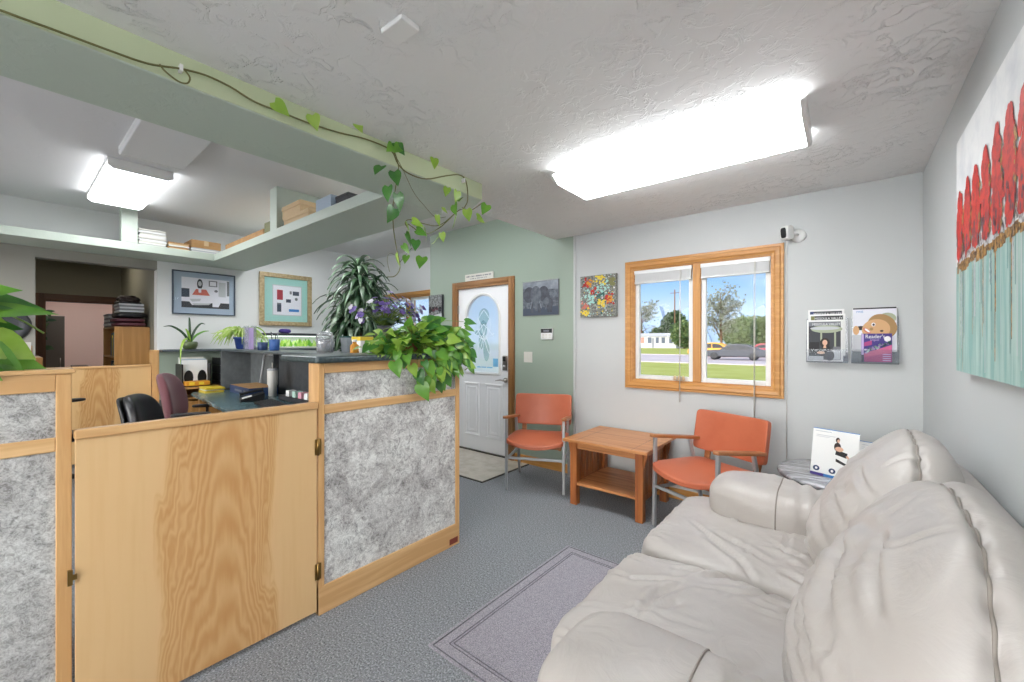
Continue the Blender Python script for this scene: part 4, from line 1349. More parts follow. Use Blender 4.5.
# dotted floral canvas on the grey wall
root = thing('flower_canvas', 'small square canvas dabbed with red, yellow and teal flowers', 'picture', (-1.825, YB, 1.755))
x0, x1, z0, z1 = -2.012, -1.638, 1.558, 1.955
MB().box(x0, x1, YB - 0.034, YB - 0.002, z0, z1).build('canvas', 'floral_paint', root, bevel=0.002)
rnd = random.Random(3)
cols = ['coral', 'yellow', 'mint', 'teal_plastic', 'ink_white', 'slate', 'tree_red', 'orange', 'ink_light', 'olive', 'mat_aqua', 'ink_black']
p = MB()
cl = [(0.18, 0.84, 6, 0.13), (0.26, 0.80, 7, 0.10), (0.42, 0.60, 6, 0.09), (0.80, 0.42, 6, 0.11), (0.14, 0.28, 0, 0.12), (0.60, 0.32, 1, 0.12), (0.65, 0.68, 10, 0.2), (0.5, 0.45, 3, 0.2), (0.15, 0.1, 1, 0.12), (0.55, 0.9, 1, 0.14), (0.3, 0.45, 10, 0.16), (0.9, 0.8, 9, 0.12), (0.82, 0.40, 7, 0.07)]
for i in range(620):
    if i < 300:
        a, b = rnd.random(), rnd.random(); mi = rnd.choice([1, 2, 3, 4, 5, 8, 8, 9, 10, 10])
    else:
        c = rnd.choice(cl); a = rnd.gauss(c[0], c[3] * 0.5); b = rnd.gauss(c[1], c[3] * 0.5); mi = c[2]
    if not (0.02 < a < 0.98 and 0.02 < b < 0.98): continue
    r_ = rnd.uniform(0.003, 0.009) if i < 300 else rnd.uniform(0.006, 0.015)
    p.ell((x0 + a * (x1 - x0), YB - 0.0345 - i * 0.000002, z0 + b * (z1 - z0)), r_, r_ * rnd.uniform(0.6, 1), EX, EZ, 7, mi)
p.build('paint_dabs', cols, root)

# alarm keypad, light switch, sign over the door, tree photograph left of the door
root = thing('alarm_keypad', 'white alarm keypad with dark screen below the elephant photograph', 'keypad', (-2.421, YB, 1.403))
MB().box(-2.492, -2.345, YB - 0.024, YB - 0.001, 1.345, 1.462).build('case', 'white_plastic', root, bevel=0.006)
MB().box(-2.488, -2.349, YB - 0.0255, YB - 0.0235, 1.415, 1.459).build('screen', 'black_plastic', root, bevel=0.002)
MB().box(-2.455, -2.385, YB - 0.0262, YB - 0.0252, 1.426, 1.446).build('display', 'ink_grey', root)
k = MB()
for i in range(3):
    for j in range(2):
        k.box(-2.47 + i * 0.04, -2.445 + i * 0.04, YB - 0.0265, YB - 0.0235, 1.362 + j * 0.024, 1.376 + j * 0.024)
k.build('buttons', 'off_white', root)
root = thing('light_switch', 'ivory double light switch plate beside the door casing', 'light switch', (-2.67, YB, 1.157))
MB().box(-2.727, -2.612, YB - 0.007, YB - 0.001, 1.098, 1.214).build('plate', 'off_white', root, bevel=0.003)
for x in (-2.693, -2.646):
    MB().box(x - 0.015, x + 0.015, YB - 0.011, YB - 0.006, 1.124, 1.188).build('rocker', 'off_white', root, bevel=0.003)
root = thing('door_sign', 'narrow cream sign with small lettering resting on the door casing', 'sign', (-3.397, YB, 2.1))
MB().box(-3.626, -3.166, YB - 0.016, YB - 0.002, 2.058, 2.138).build('sign_board', 'off_white', root, bevel=0.002)
p = MB(); rnd = random.Random(9)
for row, (z, a, b, h) in enumerate(((2.110, -3.60, -3.20, 0.018), (2.082, -3.54, -3.26, 0.012))):
    x = a
    while x < b:
        w_ = rnd.uniform(0.006, 0.016)
        p.box(x, x + w_, YB - 0.0166, YB - 0.0158, z - h / 2, z + h / 2 * rnd.uniform(0.6, 1))
        x += w_ + rnd.choice([0.004, 0.004, 0.014])
p.build('faint_lettering', 'ink_grey', root)
root = thing('tree_photograph', 'small monochrome canvas photograph of winter trees left of the door', 'picture', (-4.28, YB, 1.77))
x0, x1, z0, z1 = -4.27, -4.03, 1.60, 1.93
x0 = -4.29
MB().box(x0, x1, YB - 0.036, YB - 0.002, z0, z1).build('canvas', 'dark_grey', root, bevel=0.002)
p = MB(); yy = YB - 0.0366
picture_quad(p, x0 + 0.003, x1 - 0.003, z0 + 0.003, z1 - 0.003, yy, 0)
picture_quad(p, x0 + 0.003, x1 - 0.003, z0 + 0.11, z0 + 0.16, yy - 0.0003, 2)
rnd = random.Random(5)
for i in range(26):
    p.ell((rnd.uniform(x0 + 0.03, x1 - 0.02), yy - 0.0005 - i * 1e-6, z0 + 0.14 + rnd.uniform(-0.02, 0.03)), rnd.uniform(0.01, 0.03), rnd.uniform(0.008, 0.02), EX, EZ, 9, rnd.choice([1, 3, 4]))
p.ell((x0 + 0.03, yy - 0.0006, z0 + 0.14), 0.024, 0.05, EX, EZ, 12, 3)
p.quad((x0 + 0.003, yy - 0.0003, z0 + 0.003), (x1 - 0.003, yy - 0.0003, z0 + 0.003), (x1 - 0.003, yy - 0.0003, z0 + 0.09), (x0 + 0.003, yy - 0.0003, z0 + 0.05), 5)
p.build('print', ['bw_photo', 'plum', 'ink_grey', 'ink_black', 'ink_dark', 'ink_light'], root)

# ---------------------------------------------------------------- acrylic magazine racks and their magazines
def make_rack(label, x0, x1):
    root = thing('magazine_rack', label, 'magazine rack', ((x0 + x1) / 2, YB, 1.19), group='clear magazine racks on the wall')
    MB().box(x0, x1, YB - 0.005, YB - 0.001, 1.185, 1.49).build('back_plate', 'acrylic', root)
    MB().box(x0, x1, YB - 0.046, YB - 0.005, 1.182, 1.186).build('ledge', 'acrylic', root)
    MB().box(x0, x1, YB - 0.049, YB - 0.046, 1.182, 1.275).build('front_lip', 'clear_lip', root)
    for x in (x0, x1):
        MB().prism([(YB - 0.046, 1.186), (YB - 0.005, 1.186), (YB - 0.005, 1.48), (YB - 0.046, 1.275)], x - 0.0015, x + 0.0015, 'x').build('side_wall', 'acrylic', root)
    return root
make_rack('clear acrylic wall rack nearer the window, holding three white-bordered magazines', -0.215, 0.010)
make_rack('clear acrylic wall rack nearer the room corner, holding two magazines', 0.028, 0.258)

def mag(name, label, cat, x0, x1, z0, z1, y, th, paper_m='paper', group=None):
    root = thing(name, label, cat, ((x0 + x1) / 2, y, z0), group=group)
    MB().box(x0, x1, y, y + th, z0, z1).build('pages', paper_m, root)
    return root
def valley(label, x0, z0, y, band, full):
    w_, h_ = 0.197, 0.282
    root = mag('magazine', label, 'magazine', x0, x0 + w_, z0, z0 + h_, y, 0.007, group='magazines in the wall racks')
    x1, z1 = x0 + w_, z0 + h_
    p = MB(); q = y - 0.0004
    MT = ['ink_black', 'ink_dark', 'ceil_green', 'ink_grey', 'hair_dark', 'skin', 'ink_light', 'navy', 'olive', 'coral']
    picture_quad(p, x0 + 0.010, x1 - 0.012, z1 - 0.042, z1 - 0.012, q, band)
    if full:
        picture_quad(p, x0 + 0.010, x1 - 0.012, z0 + 0.010, z1 - 0.042, q, 1)
        c = ((x0 + x1) / 2 + 0.01, q - 0.0003, z1 - 0.045)
        p.ell((c[0], c[1], c[2] - 0.018), 0.085, 0.026, EX, EZ, 24, 2)
        p.ell((c[0] - 0.01, c[1] - 0.0002, c[2] - 0.012), 0.080, 0.012, EX, EZ, 24, 6)
        picture_quad(p, x0 + 0.075, x0 + 0.085, z0 + 0.12, z1 - 0.085, q - 0.0002, 2)
        picture_quad(p, x0 + 0.15, x0 + 0.16, z0 + 0.10, z1 - 0.085, q - 0.0002, 2)
        picture_quad(p, x0 + 0.012, x0 + 0.07, z0 + 0.05, z0 + 0.13, q - 0.0002, 0)
        picture_quad(p, x0 + 0.135, x1 - 0.014, z0 + 0.012, z0 + 0.075, q - 0.0002, 6)
        picture_quad(p, x0 + 0.145, x1 - 0.014, z0 + 0.075, z0 + 0.10, q - 0.0002, 3)
        p.ell((x0 + 0.100, q - 0.0005, z0 + 0.125), 0.027, 0.034, EX, EZ, 20, 4)
        p.quad((x0 + 0.072, q - 0.0005, z0 + 0.03), (x0 + 0.145, q - 0.0005, z0 + 0.03), (x0 + 0.125, q - 0.0005, z0 + 0.105), (x0 + 0.085, q - 0.0005, z0 + 0.105), 0)
        p.ell((x0 + 0.100, q - 0.0007, z0 + 0.127), 0.014, 0.019, EX, EZ, 18, 5)
        p.quad((x0 + 0.090, q - 0.0008, z0 + 0.09), (x0 + 0.108, q - 0.0008, z0 + 0.09), (x0 + 0.105, q - 0.0008, z0 + 0.11), (x0 + 0.095, q - 0.0008, z0 + 0.11), 5)
        p.ell((x0 + 0.078, q - 0.0008, z0 + 0.058), 0.022, 0.010, EX, EZ, 12, 5)
        p.ell((x0 + 0.125, q - 0.0008, z0 + 0.04), 0.026, 0.036, EX, EZ, 16, 1)
        picture_quad(p, x0 + 0.004, x0 + 0.092, z0 + 0.004, z0 + 0.034, q - 0.0010, 6)
    else:
        picture_quad(p, x0 + 0.010, x0 + 0.032, z1 - 0.042, z1 - 0.012, q - 0.0002, 7 if band == 1 else 8)
        picture_quad(p, x0 + 0.010, x1 - 0.012, z0 + 0.010, z1 - 0.042, q, 1)
    p.build('cover_print', MT, root)
    lettering('masthead', 'MISSOULA VALLEY', 0.0225, 'ink_white', root, (x0 + 0.030, q - 0.0007, z1 - 0.037), (1, 0, 0), (0, 0, 1), squash=0.82)
    return root
valley('rearmost magazine in the window-side rack, dark blue-grey title band topmost', -0.206, 1.264, YB - 0.017, 1, False)
valley('middle magazine in the window-side rack, black title band with olive corner', -0.200, 1.232, YB - 0.028, 0, False)
valley('front magazine in the window-side rack showing a seated person in black', -0.212, 1.192, YB - 0.040, 3, True)
root = mag('magazine', 'white magazine with a smiling child\'s face, behind a purple digest', 'magazine', 0.034, 0.250, 1.262, 1.548, YB - 0.018, 0.007, group='magazines in the wall racks')
p = MB(); q = YB - 0.0184
MT = ['ink_light', 'skin_b', 'hair_blond', 'hair_dark', 'ink_white', 'coral', 'ink_black', 'print_white', 'ceil_green']
picture_quad(p, 0.036, 0.248, 1.264, 1.546, q, 7)
picture_quad(p, 0.036, 0.248, 1.538, 1.547, q - 0.0002, 6)
p.ell((0.180, q - 0.0003, 1.425), 0.068, 0.082, (0.88, 0, 0.47), (-0.47, 0, 0.88), 28, 2)
p.ell((0.205, q - 0.0002, 1.475), 0.042, 0.036, EX, EZ, 18, 8)
p.ell((0.150, q - 0.0006, 1.405), 0.070, 0.066, (0.88, 0, 0.47), (-0.47, 0, 0.88), 28, 1)
p.ell((0.052, q - 0.0004, 1.40), 0.016, 0.03, EX, EZ, 18, 1)
p.ell((0.075, q - 0.0003, 1.415), 0.022, 0.014, EX, EZ, 18, 3)
p.ell((0.138, q - 0.0009, 1.437), 0.010, 0.012, EX, EZ, 14, 4)
p.ell((0.139, q - 0.0011, 1.436), 0.006, 0.008, EX, EZ, 12, 3)
p.ell((0.178, q - 0.0009, 1.395), 0.009, 0.006, EX, EZ, 12, 3)
p.ell((0.128, q - 0.0009, 1.408), 0.009, 0.010, EX, EZ, 12, 2)
p.ell((0.106, q - 0.0009, 1.398), 0.024, 0.011, (0.7, 0, -0.7), (0.7, 0, 0.7), 16, 5)
p.ell((0.108, q - 0.0011, 1.399), 0.018, 0.006, (0.7, 0, -0.7), (0.7, 0, 0.7), 14, 4)
picture_quad(p, 0.036, 0.12, 1.264, 1.37, q - 0.0003, 0)
p.build('cover_print', MT, root)
lettering('masthead', 'PINE', 0.017, 'blue_ink', root, (0.053, q - 0.0008, 1.516), (1, 0, 0), (0, 0, 1))
root = mag('magazine', 'small purple and pink digest magazine in the corner-side rack', 'magazine', 0.078, 0.226, 1.194, 1.378, YB - 0.034, 0.012, group='magazines in the wall racks')
p = MB(); q = YB - 0.0344
picture_quad(p, 0.078, 0.226, 1.194, 1.378, q, 0)
p.quad((0.092, q - 0.0002, 1.196), (0.225, q - 0.0002, 1.196), (0.225, q - 0.0002, 1.30), (0.092, q - 0.0002, 1.25), 1)
p.quad((0.092, q - 0.0003, 1.225), (0.225, q - 0.0003, 1.255), (0.225, q - 0.0003, 1.305), (0.092, q - 0.0003, 1.25), 2)
p.quad((0.092, q - 0.0003, 1.295), (0.13, q - 0.0003, 1.305), (0.13, q - 0.0003, 1.335), (0.092, q - 0.0003, 1.32), 1)
picture_quad(p, 0.079, 0.090, 1.196, 1.376, q - 0.0003, 3)
picture_quad(p, 0.079, 0.090, 1.196, 1.24, q - 0.0005, 5)
p.ell((0.205, q - 0.0005, 1.343), 0.016, 0.018, EX, EZ, 16, 4)
rnd = random.Random(2)
for i in range(30):
    t = i / 29
    p.ell((0.098 + t * 0.12, q - 0.0006, 1.262 + t * 0.055 + rnd.uniform(-0.012, 0.012)), 0.007, 0.006, EX, EZ, 8, rnd.choice([4, 6, 3, 7]))
for k in range(4):
    picture_quad(p, 0.182, 0.221, 1.203 + k * 0.013, 1.208 + k * 0.013, q - 0.0005, 3)
p.build('cover_print', ['deep_purple', 'magenta', 'rose', 'lilac', 'ink_white', 'ink_dark', 'mint', 'teal_plastic'], root)
lettering('masthead', "Reader's", 0.034, 'ink_white', root, (0.097, q - 0.0009, 1.348), (1, 0, 0), (0, 0, 1), squash=0.82)
lettering('masthead', 'Digest', 0.017, 'lilac', root, (0.122, q - 0.0009, 1.332), (1, 0, 0), (0, 0, 1))

# ---------------------------------------------------------------- large painting on the right wall
root = thing('tree_painting', 'large canvas of red trees above a teal field on the right wall', 'painting', (XR, 1.85, 1.69))
PY0, PY1, PZ0, PZ1 = 0.90, 2.335, 1.215, 2.097
FX = XR - 0.036
MB().box(FX, XR - 0.002, PY0, PY1, PZ0, PZ1).build('canvas', 'canvas_white', root, bevel=0.002)
EY = (0, -1, 0)
p = MB()
def pq(y0, y1, za, zb, d, mi, zc=None, zd=None):
    x = FX - d
    p.add([(x, y1, za), (x, y0, zb if False else za), (x, y0, zd if zd is not None else zb), (x, y1, zb)], [(0, 1, 2, 3)], mi)
GL = 1.615
pq(PY0 + 0.001, PY1 - 0.001, PZ0 + 0.001, GL, 0.0005, 0)
rnd = random.Random(8)
# thick drips down the teal field
for i in range(70):
    y = rnd.uniform(PY0 + 0.01, PY1 - 0.01); h = rnd.uniform(0.08, 0.4); w_ = rnd.uniform(0.002, 0.007)
    pq(y, y + w_, GL - h, GL, 0.0008 + i * 1e-6, rnd.choice([1, 1, 2, 3, 6]))
# scraped band along the tree feet
y = PY0
while y < PY1 - 0.03:
    w_ = rnd.uniform(0.02, 0.05)
    pq(y, min(y + w_, PY1 - 0.002), GL - rnd.uniform(0.008, 0.03), GL + rnd.uniform(0.005, 0.025), 0.0012, 2 if rnd.random() < 0.75 else 5)
    y += w_ * 0.8
y = PY0
while y < PY1 - 0.05:
    w_ = rnd.uniform(0.03, 0.08)
    p.ell((FX - 0.0014, y + w_ / 2, GL + 0.026 + rnd.uniform(-0.006, 0.014)), w_ / 2, rnd.uniform(0.010, 0.022), EY, EZ, 9, 3)
    y += w_ * 0.7
# red trees as ragged ovals
ty = PY1 - 0.075
k = 0
while ty > PY0 + 0.05:
    hgt = (0.225, 0.235, 0.25, 0.265, 0.28, 0.29, 0.28, 0.28, 0.27, 0.26)[k % 10]
    zb = GL + 0.035
    for j in range(90):
        t = rnd.random()
        wd = 0.064 * math.sin(math.pi * min(1, 0.18 + 0.80 * t)) ** 0.7
        p.ell((FX - 0.0018 - 1e-5 * j, ty + rnd.uniform(-1, 1) * wd * 0.75, zb + hgt * t * 0.94 + 0.01), rnd.uniform(0.014, 0.026), rnd.uniform(0.016, 0.036), EY, EZ, 9, 4)
    for j in range(14):
        t = rnd.random() * 0.35
        p.ell((FX - 0.0026 - 1e-5 * j, ty + rnd.uniform(-0.05, 0.05), zb + hgt * t), rnd.uniform(0.003, 0.010), rnd.uniform(0.008, 0.02), EY, EZ, 7, 7)
    for j in range(16):
        t = rnd.random()
        p.ell((FX - 0.0028 - 1e-5 * j, ty - 0.055 + rnd.uniform(-0.012, 0.012), zb + hgt * t * 0.8), rnd.uniform(0.003, 0.007), rnd.uniform(0.006, 0.014), EY, EZ, 7, 5)
    ty -= 0.120; k += 1
p.build('paint', ['canvas_teal', 'canvas_teal_dark', 'canvas_gold', 'canvas_ash', 'tree_red', 'canvas_gold', 'ink_light', 'plum'], root)

# ---------------------------------------------------------------- leaflets in clear stands on the side table
def leaflet(label, bl, br_, h, lean, big):
    bl, br_ = Vector(bl), Vector(br_)
    xd = (br_ - bl).normalized(); nd = Vector((xd.y, -xd.x, 0))       # faces the room
    if nd.y > 0: nd = -nd
    up = (Vector((0, 0, 1)) - nd * lean).normalized()
    w_ = (br_ - bl).length
    root = thing('leaflet_stand', label, 'leaflet', bl)
    n = up.cross(xd) if up.cross(xd).dot(nd) > 0 else xd.cross(up)
    def P(a, b, d): return bl + xd * (a * w_) + up * (b * h) + n * d
    def slab(mb, a0, a1, b0, b1, d0, d1, mi=0):
        vs = [P(a, b, d) for d in (d0, d1) for a, b in ((a0, b0), (a1, b0), (a1, b1), (a0, b1))]
        mb.add(vs, [(3, 2, 1, 0), (4, 5, 6, 7), (0, 1, 5, 4), (1, 2, 6, 5), (2, 3, 7, 6), (3, 0, 4, 7)], mi)
    m = MB(); slab(m, 0, 1, 0, 1, -0.0015, 0.0); c = m.build('card', 'paper', root)
    m = MB(); slab(m, -0.01, 1.01, -0.01, 1.005, 0.0022, 0.0034); slab(m, -0.01, 1.01, -0.01, 1.005, -0.004, -0.003)
    ft = -up
    vs = [P(0, -0.01, 0.003), P(1, -0.01, 0.003), P(1, -0.01, 0.003) - nd * 0.10 , P(0, -0.01, 0.003) - nd * 0.10]
    vs = [Vector((v.x, v.y, bl.z)) for v in vs]
    m.add(vs + [v + Vector((0, 0, 0.002)) for v in vs], [(3, 2, 1, 0), (4, 5, 6, 7), (0, 1, 5, 4), (1, 2, 6, 5), (2, 3, 7, 6), (3, 0, 4, 7)])
    m.build('clear_stand', 'window_glass', root)
    g = MB()
    def Q(a0, a1, b0, b1, mi, d=0.0004): g.quad(P(a0, b0, d), P(a1, b0, d), P(a1, b1, d), P(a0, b1, d), mi)
    def E(a, b, ra, rb, mi, d=0.0006): g.ell(P(a, b, d), ra * w_, rb * h, xd, up, 18, mi)
    Q(0, 1, 0, 0.055, 0); Q(0, 0.3, 0, 0.055, 7, 0.0006); Q(0, 1, 0.985, 1, 0)
    if big:
        for a in (0.13, 0.48, 0.83):
            E(a, 0.145, 0.075, 0.055, 1); E(a, 0.145, 0.03, 0.026, 6, 0.0008)
        Q(0.05, 0.42, 0.93, 0.945, 5); Q(0.08, 0.5, 0.85, 0.862, 5); Q(0.08, 0.38, 0.82, 0.83, 5)
        E(0.56, 0.80, 0.045, 0.055, 3); E(0.575, 0.785, 0.028, 0.036, 4, 0.0008)           # head and hair
        E(0.56, 0.66, 0.075, 0.09, 3, 0.0006); E(0.60, 0.62, 0.09, 0.05, 4, 0.0009)
        g.quad(P(0.52, 0.5, 0.0007), P(0.76, 0.46, 0.0007), P(0.78, 0.56, 0.0007), P(0.54, 0.6, 0.0007), 2)
        g.quad(P(0.74, 0.5, 0.0008), P(0.78, 0.52, 0.0008), P(0.96, 0.34, 0.0008), P(0.92, 0.32, 0.0008), 4)
        g.quad(P(0.54, 0.36, 0.0007), P(0.78, 0.29, 0.0007), P(0.78, 0.34, 0.0007), P(0.54, 0.42, 0.0007), 2)
        g.quad(P(0.82, 0.30, 0.0007), P(0.95, 0.25, 0.0007), P(0.95, 0.28, 0.0007), P(0.82, 0.34, 0.0007), 2)
    else:
        Q(0.1, 0.9, 0.9, 0.915, 5); Q(0.1, 0.9, 0.84, 0.85, 5); Q(0.1, 0.7, 0.8, 0.81, 5)
        E(0.2, 0.56, 0.07, 0.06, 3); E(0.2, 0.44, 0.11, 0.10, 2); E(0.21, 0.55, 0.04, 0.04, 4, 0.0008)
    g.build('card_print', ['blue_ink', 'navy', 'ink_black', 'hair_dark', 'skin', 'ink_light', 'ink_white', 'deep_purple'], c)
    return root
leaflet('white advertising card with a seated woman and blue icons on the side table', (-0.165, 3.00, 0.5495), (0.045, 2.92, 0.5495), 0.272, 0.16, True)
leaflet('smaller white card half hidden behind the advertising card and sofa cushion', (0.045, 3.05, 0.5495), (0.20, 2.99, 0.5495), 0.215, 0.16, False)
# ---------------------------------------------------------------- plants
def rvec(r, s=1.0):
    return Vector((r.gauss(0, s), r.gauss(0, s), r.gauss(0, s)))
def smooth_path(pts, k=4):
    pts = [Vector(p) for p in pts]
    out = []
    n = len(pts)
    for i in range(n - 1):
        p0, p1, p2, p3 = pts[max(i - 1, 0)], pts[i], pts[i + 1], pts[min(i + 2, n - 1)]
        for j in range(k):
            t = j / k
            out.append(0.5 * ((2 * p1) + (p2 - p0) * t + (2 * p0 - 5 * p1 + 4 * p2 - p3) * t * t + (3 * p1 - p0 - 3 * p2 + p3) * t ** 3))
    out.append(pts[-1])
    return out

# long pothos vine pinned along the beam and hanging off its end
root = thing('trailing_vine', 'long pothos vine pinned along the pale green beam, strands hanging at its end', 'plant', (-1.865, 1.3, 2.3))
BX = -1.862
main = [(BX, -0.30, 2.262), (BX, -0.009, 2.268), (BX, 0.096, 2.272), (BX, 0.193, 2.275), (BX, 0.289, 2.280), (BX, 0.342, 2.292), (BX, 0.398, 2.311), (BX, 0.472, 2.325), (BX, 0.553, 2.320), (BX, 0.640, 2.300), (BX, 0.755, 2.302), (BX, 0.861, 2.303),
        (BX, 1.002, 2.317), (BX, 1.133, 2.338), (BX, 1.278, 2.336), (BX, 1.328, 2.276), (-1.855, 1.393, 2.245), (-1.855, 1.51, 2.252), (BX, 1.661, 2.318), (BX, 1.775, 2.360), (-1.858, 1.830, 2.335), (-1.858, 1.845, 2.224), (-1.862, 1.81, 2.158)]
m = MB()
m.tube(smooth_path(main), 0.0038, 6)
m.tube(smooth_path([(BX, 0.341, 2.297), (-1.855, 0.355, 2.276), (-1.853, 0.391, 2.258), (-1.853, 0.416, 2.264), (-1.855, 0.424, 2.29), (BX, 0.408, 2.315)]), 0.003, 6)
m.tube(smooth_path([(-1.86, 1.29, 2.338), (-1.852, 1.345, 2.26), (-1.85, 1.42, 2.15), (-1.86, 1.50, 2.10), (-1.88, 1.6, 2.06), (-1.88, 1.68, 2.08)]), 0.0016, 5)
m.build('main_stem', 'vine_brown', root)
m = MB()
m.tube(smooth_path([(-1.862, 1.30, 2.345), (-1.85, 1.321, 2.254), (-1.87, 1.315, 2.144), (-1.89, 1.315, 2.063), (-1.9, 1.321, 1.973), (-1.9, 1.334, 1.878), (-1.9, 1.353, 1.80), (-1.9, 1.366, 1.731), (-1.9, 1.334, 1.683), (-1.9, 1.283, 1.671)]), 0.0028, 6)
m.tube(smooth_path([(-1.9, 1.366, 1.763), (-1.9, 1.419, 1.827), (-1.9, 1.446, 1.854)]), 0.0018, 5)
m.tube(smooth_path([(-1.9, 1.355, 1.79), (-1.9, 1.30, 1.80), (-1.9, 1.285, 1.76), (-1.9, 1.30, 1.70)]), 0.0016, 5)
m.tube(smooth_path([(-1.862, 1.81, 2.158), (-1.88, 1.775, 2.137), (-1.9, 1.676, 2.034), (-1.9, 1.591, 1.974), (-1.9, 1.517, 1.948), (-1.9, 1.46, 1.97), (-1.9, 1.419, 1.984)]), 0.0028, 6)
m.tube(smooth_path([(-1.88, 1.775, 2.137), (-1.9, 1.652, 2.029), (-1.9, 1.538, 2.01), (-1.9, 1.432, 2.012), (-1.9, 1.400, 1.985), (-1.9, 1.42, 1.96)]), 0.0028, 6)
m.tube(smooth_path([(-1.862, 1.799, 2.164), (-1.87, 1.869, 2.163), (-1.862, 1.924, 2.196), (-1.86, 1.98, 2.240)]), 0.003, 6)
m.build('hanging_stem', 'vine_brown', root)
rnd = random.Random(12)
LV = [(0.702, 2.276, 0, .075), (0.859, 2.295, 0, .075), (1.082, 2.363, 0, .06), (1.252, 2.321, 1, .07), (1.313, 2.337, 2, .08), (1.29, 2.33, 1, .07), (1.537, 2.341, 0, .07), (1.199, 2.183, 2, .085), (1.276, 2.176, 2, .085), (1.235, 2.086, 2, .09), (1.307, 2.060, 2, .10), (1.25, 1.976, 2, .095),
      (1.377, 1.871, 2, .085), (1.404, 1.850, 2, .07), (1.345, 1.812, 1, .06), (1.288, 1.755, 0, .075), (1.435, 1.758, 1, .085), (1.339, 1.762, 1, .055), (1.364, 1.925, 0, .08), (1.404, 1.945, 0, .075), (1.472, 1.920, 0, .075), (1.424, 1.905, 1, .07),
      (1.544, 1.895, 0, .07), (1.574, 2.026, 0, .07), (1.600, 1.932, 0, .06), (1.700, 2.117, 1, .085), (1.698, 2.035, 0, .085), (1.715, 2.20, 0, .08), (1.635, 2.205, 0, .06), (1.80, 2.11, 0, .08), (1.90, 2.085, 0, .085), (1.98, 2.19, 1, .09), (1.74, 2.17, 1, .07), (1.62, 2.09, 0, .05)]
f = MB()
for y, z, mi, ln in LV:
    ln *= 0.95
    d = Vector((rnd.uniform(-0.1, 0.4), rnd.uniform(-0.9, 0.9), -1.0 if rnd.random() < 0.6 else -0.25))
    nrm = Vector((0.9, -0.75, 0.5)) + rvec(rnd, 0.75)
    f.leaf((-1.84 + rnd.uniform(0, 0.03), y - d.y * ln * 0.4, z + ln * 0.45), d, nrm, ln, ln * 0.82, 0.15, 0.16, mi)
f.build('leaves', ['pothos_light', 'pothos_mid', 'pothos_dark'], root)
c = MB()
for y, z in ((0.40, 2.314), (1.815, 2.338)):
    c.box(-1.8795, -1.854, y - 0.005, y + 0.005, z - 0.012, z + 0.012)
c.build('pin_clip', 'white_plastic', root)

def pothos(name, label, c, pot_r, pot_h, pot_m, leaves, stems, seed, light=0.4, edge=None):
    """leaves: list of (centre, spread, n, size, outdir)"""
    r = random.Random(seed)
    root = thing(name, label, 'plant', c)
    cx, cy, cz = c
    MB().lathe([(pot_r * 0.72, cz + 0.001), (pot_r * 0.78, cz + 0.01), (pot_r, cz + pot_h - 0.012), (pot_r * 1.06, cz + pot_h - 0.01), (pot_r * 1.06, cz + pot_h), (pot_r * 0.92, cz + pot_h), (pot_r * 0.9, cz + pot_h - 0.02), (0.0, cz + pot_h - 0.02)], (cx, cy, 0), 24).build('pot', pot_m, root)
    f = MB(); s = MB()
    for (lc, sp, n, size, od) in leaves:
        for i in range(n):
            p = Vector(lc) + Vector((r.gauss(0, sp[0]), r.gauss(0, sp[1]), r.gauss(0, sp[2])))
            p.z = max(p.z, cz + 0.012) if od[2] > -0.5 else p.z
            out = (p - Vector((cx, cy, cz + pot_h))).normalized()
            d = (out + Vector(od) + rvec(r, 0.35)).normalized()
            ln = size * r.uniform(0.7, 1.2)
            nrm = Vector((0.55, -0.55, 0.75)) + out * 0.5 + rvec(r, 0.28)
            mi = 0 if r.random() < light else (1 if r.random() < 0.6 else 2)
            f.leaf(p, d, nrm, ln, ln * 0.8, r.uniform(0.1, 0.35), 0.15, mi)
            if r.random() < 0.6:
                b = Vector((cx + r.gauss(0, pot_r * 0.4), cy + r.gauss(0, pot_r * 0.4), cz + pot_h - 0.01))
                mid = (b + p) / 2 + Vector((0, 0, 0.05))
                s.tube(smooth_path([b, mid, p - d * 0.01], 3), 0.0018, 5)
    for path in stems:
        s.tube(smooth_path(path), 0.003, 6)
    if edge is not None:       # leaves lie on the top and hang clear of its front
        for g in (f, s):
            g.v = [Vector((max(v.x, edge), v.y, v.z)) if v.z < cz + 0.002 else v for v in g.v]
    f.build('leaves', ['pothos_light', 'pothos_mid', 'pothos_dark'], root)
    s.build('stems', 'vine_green', root)
    return root
CT = 1.2563
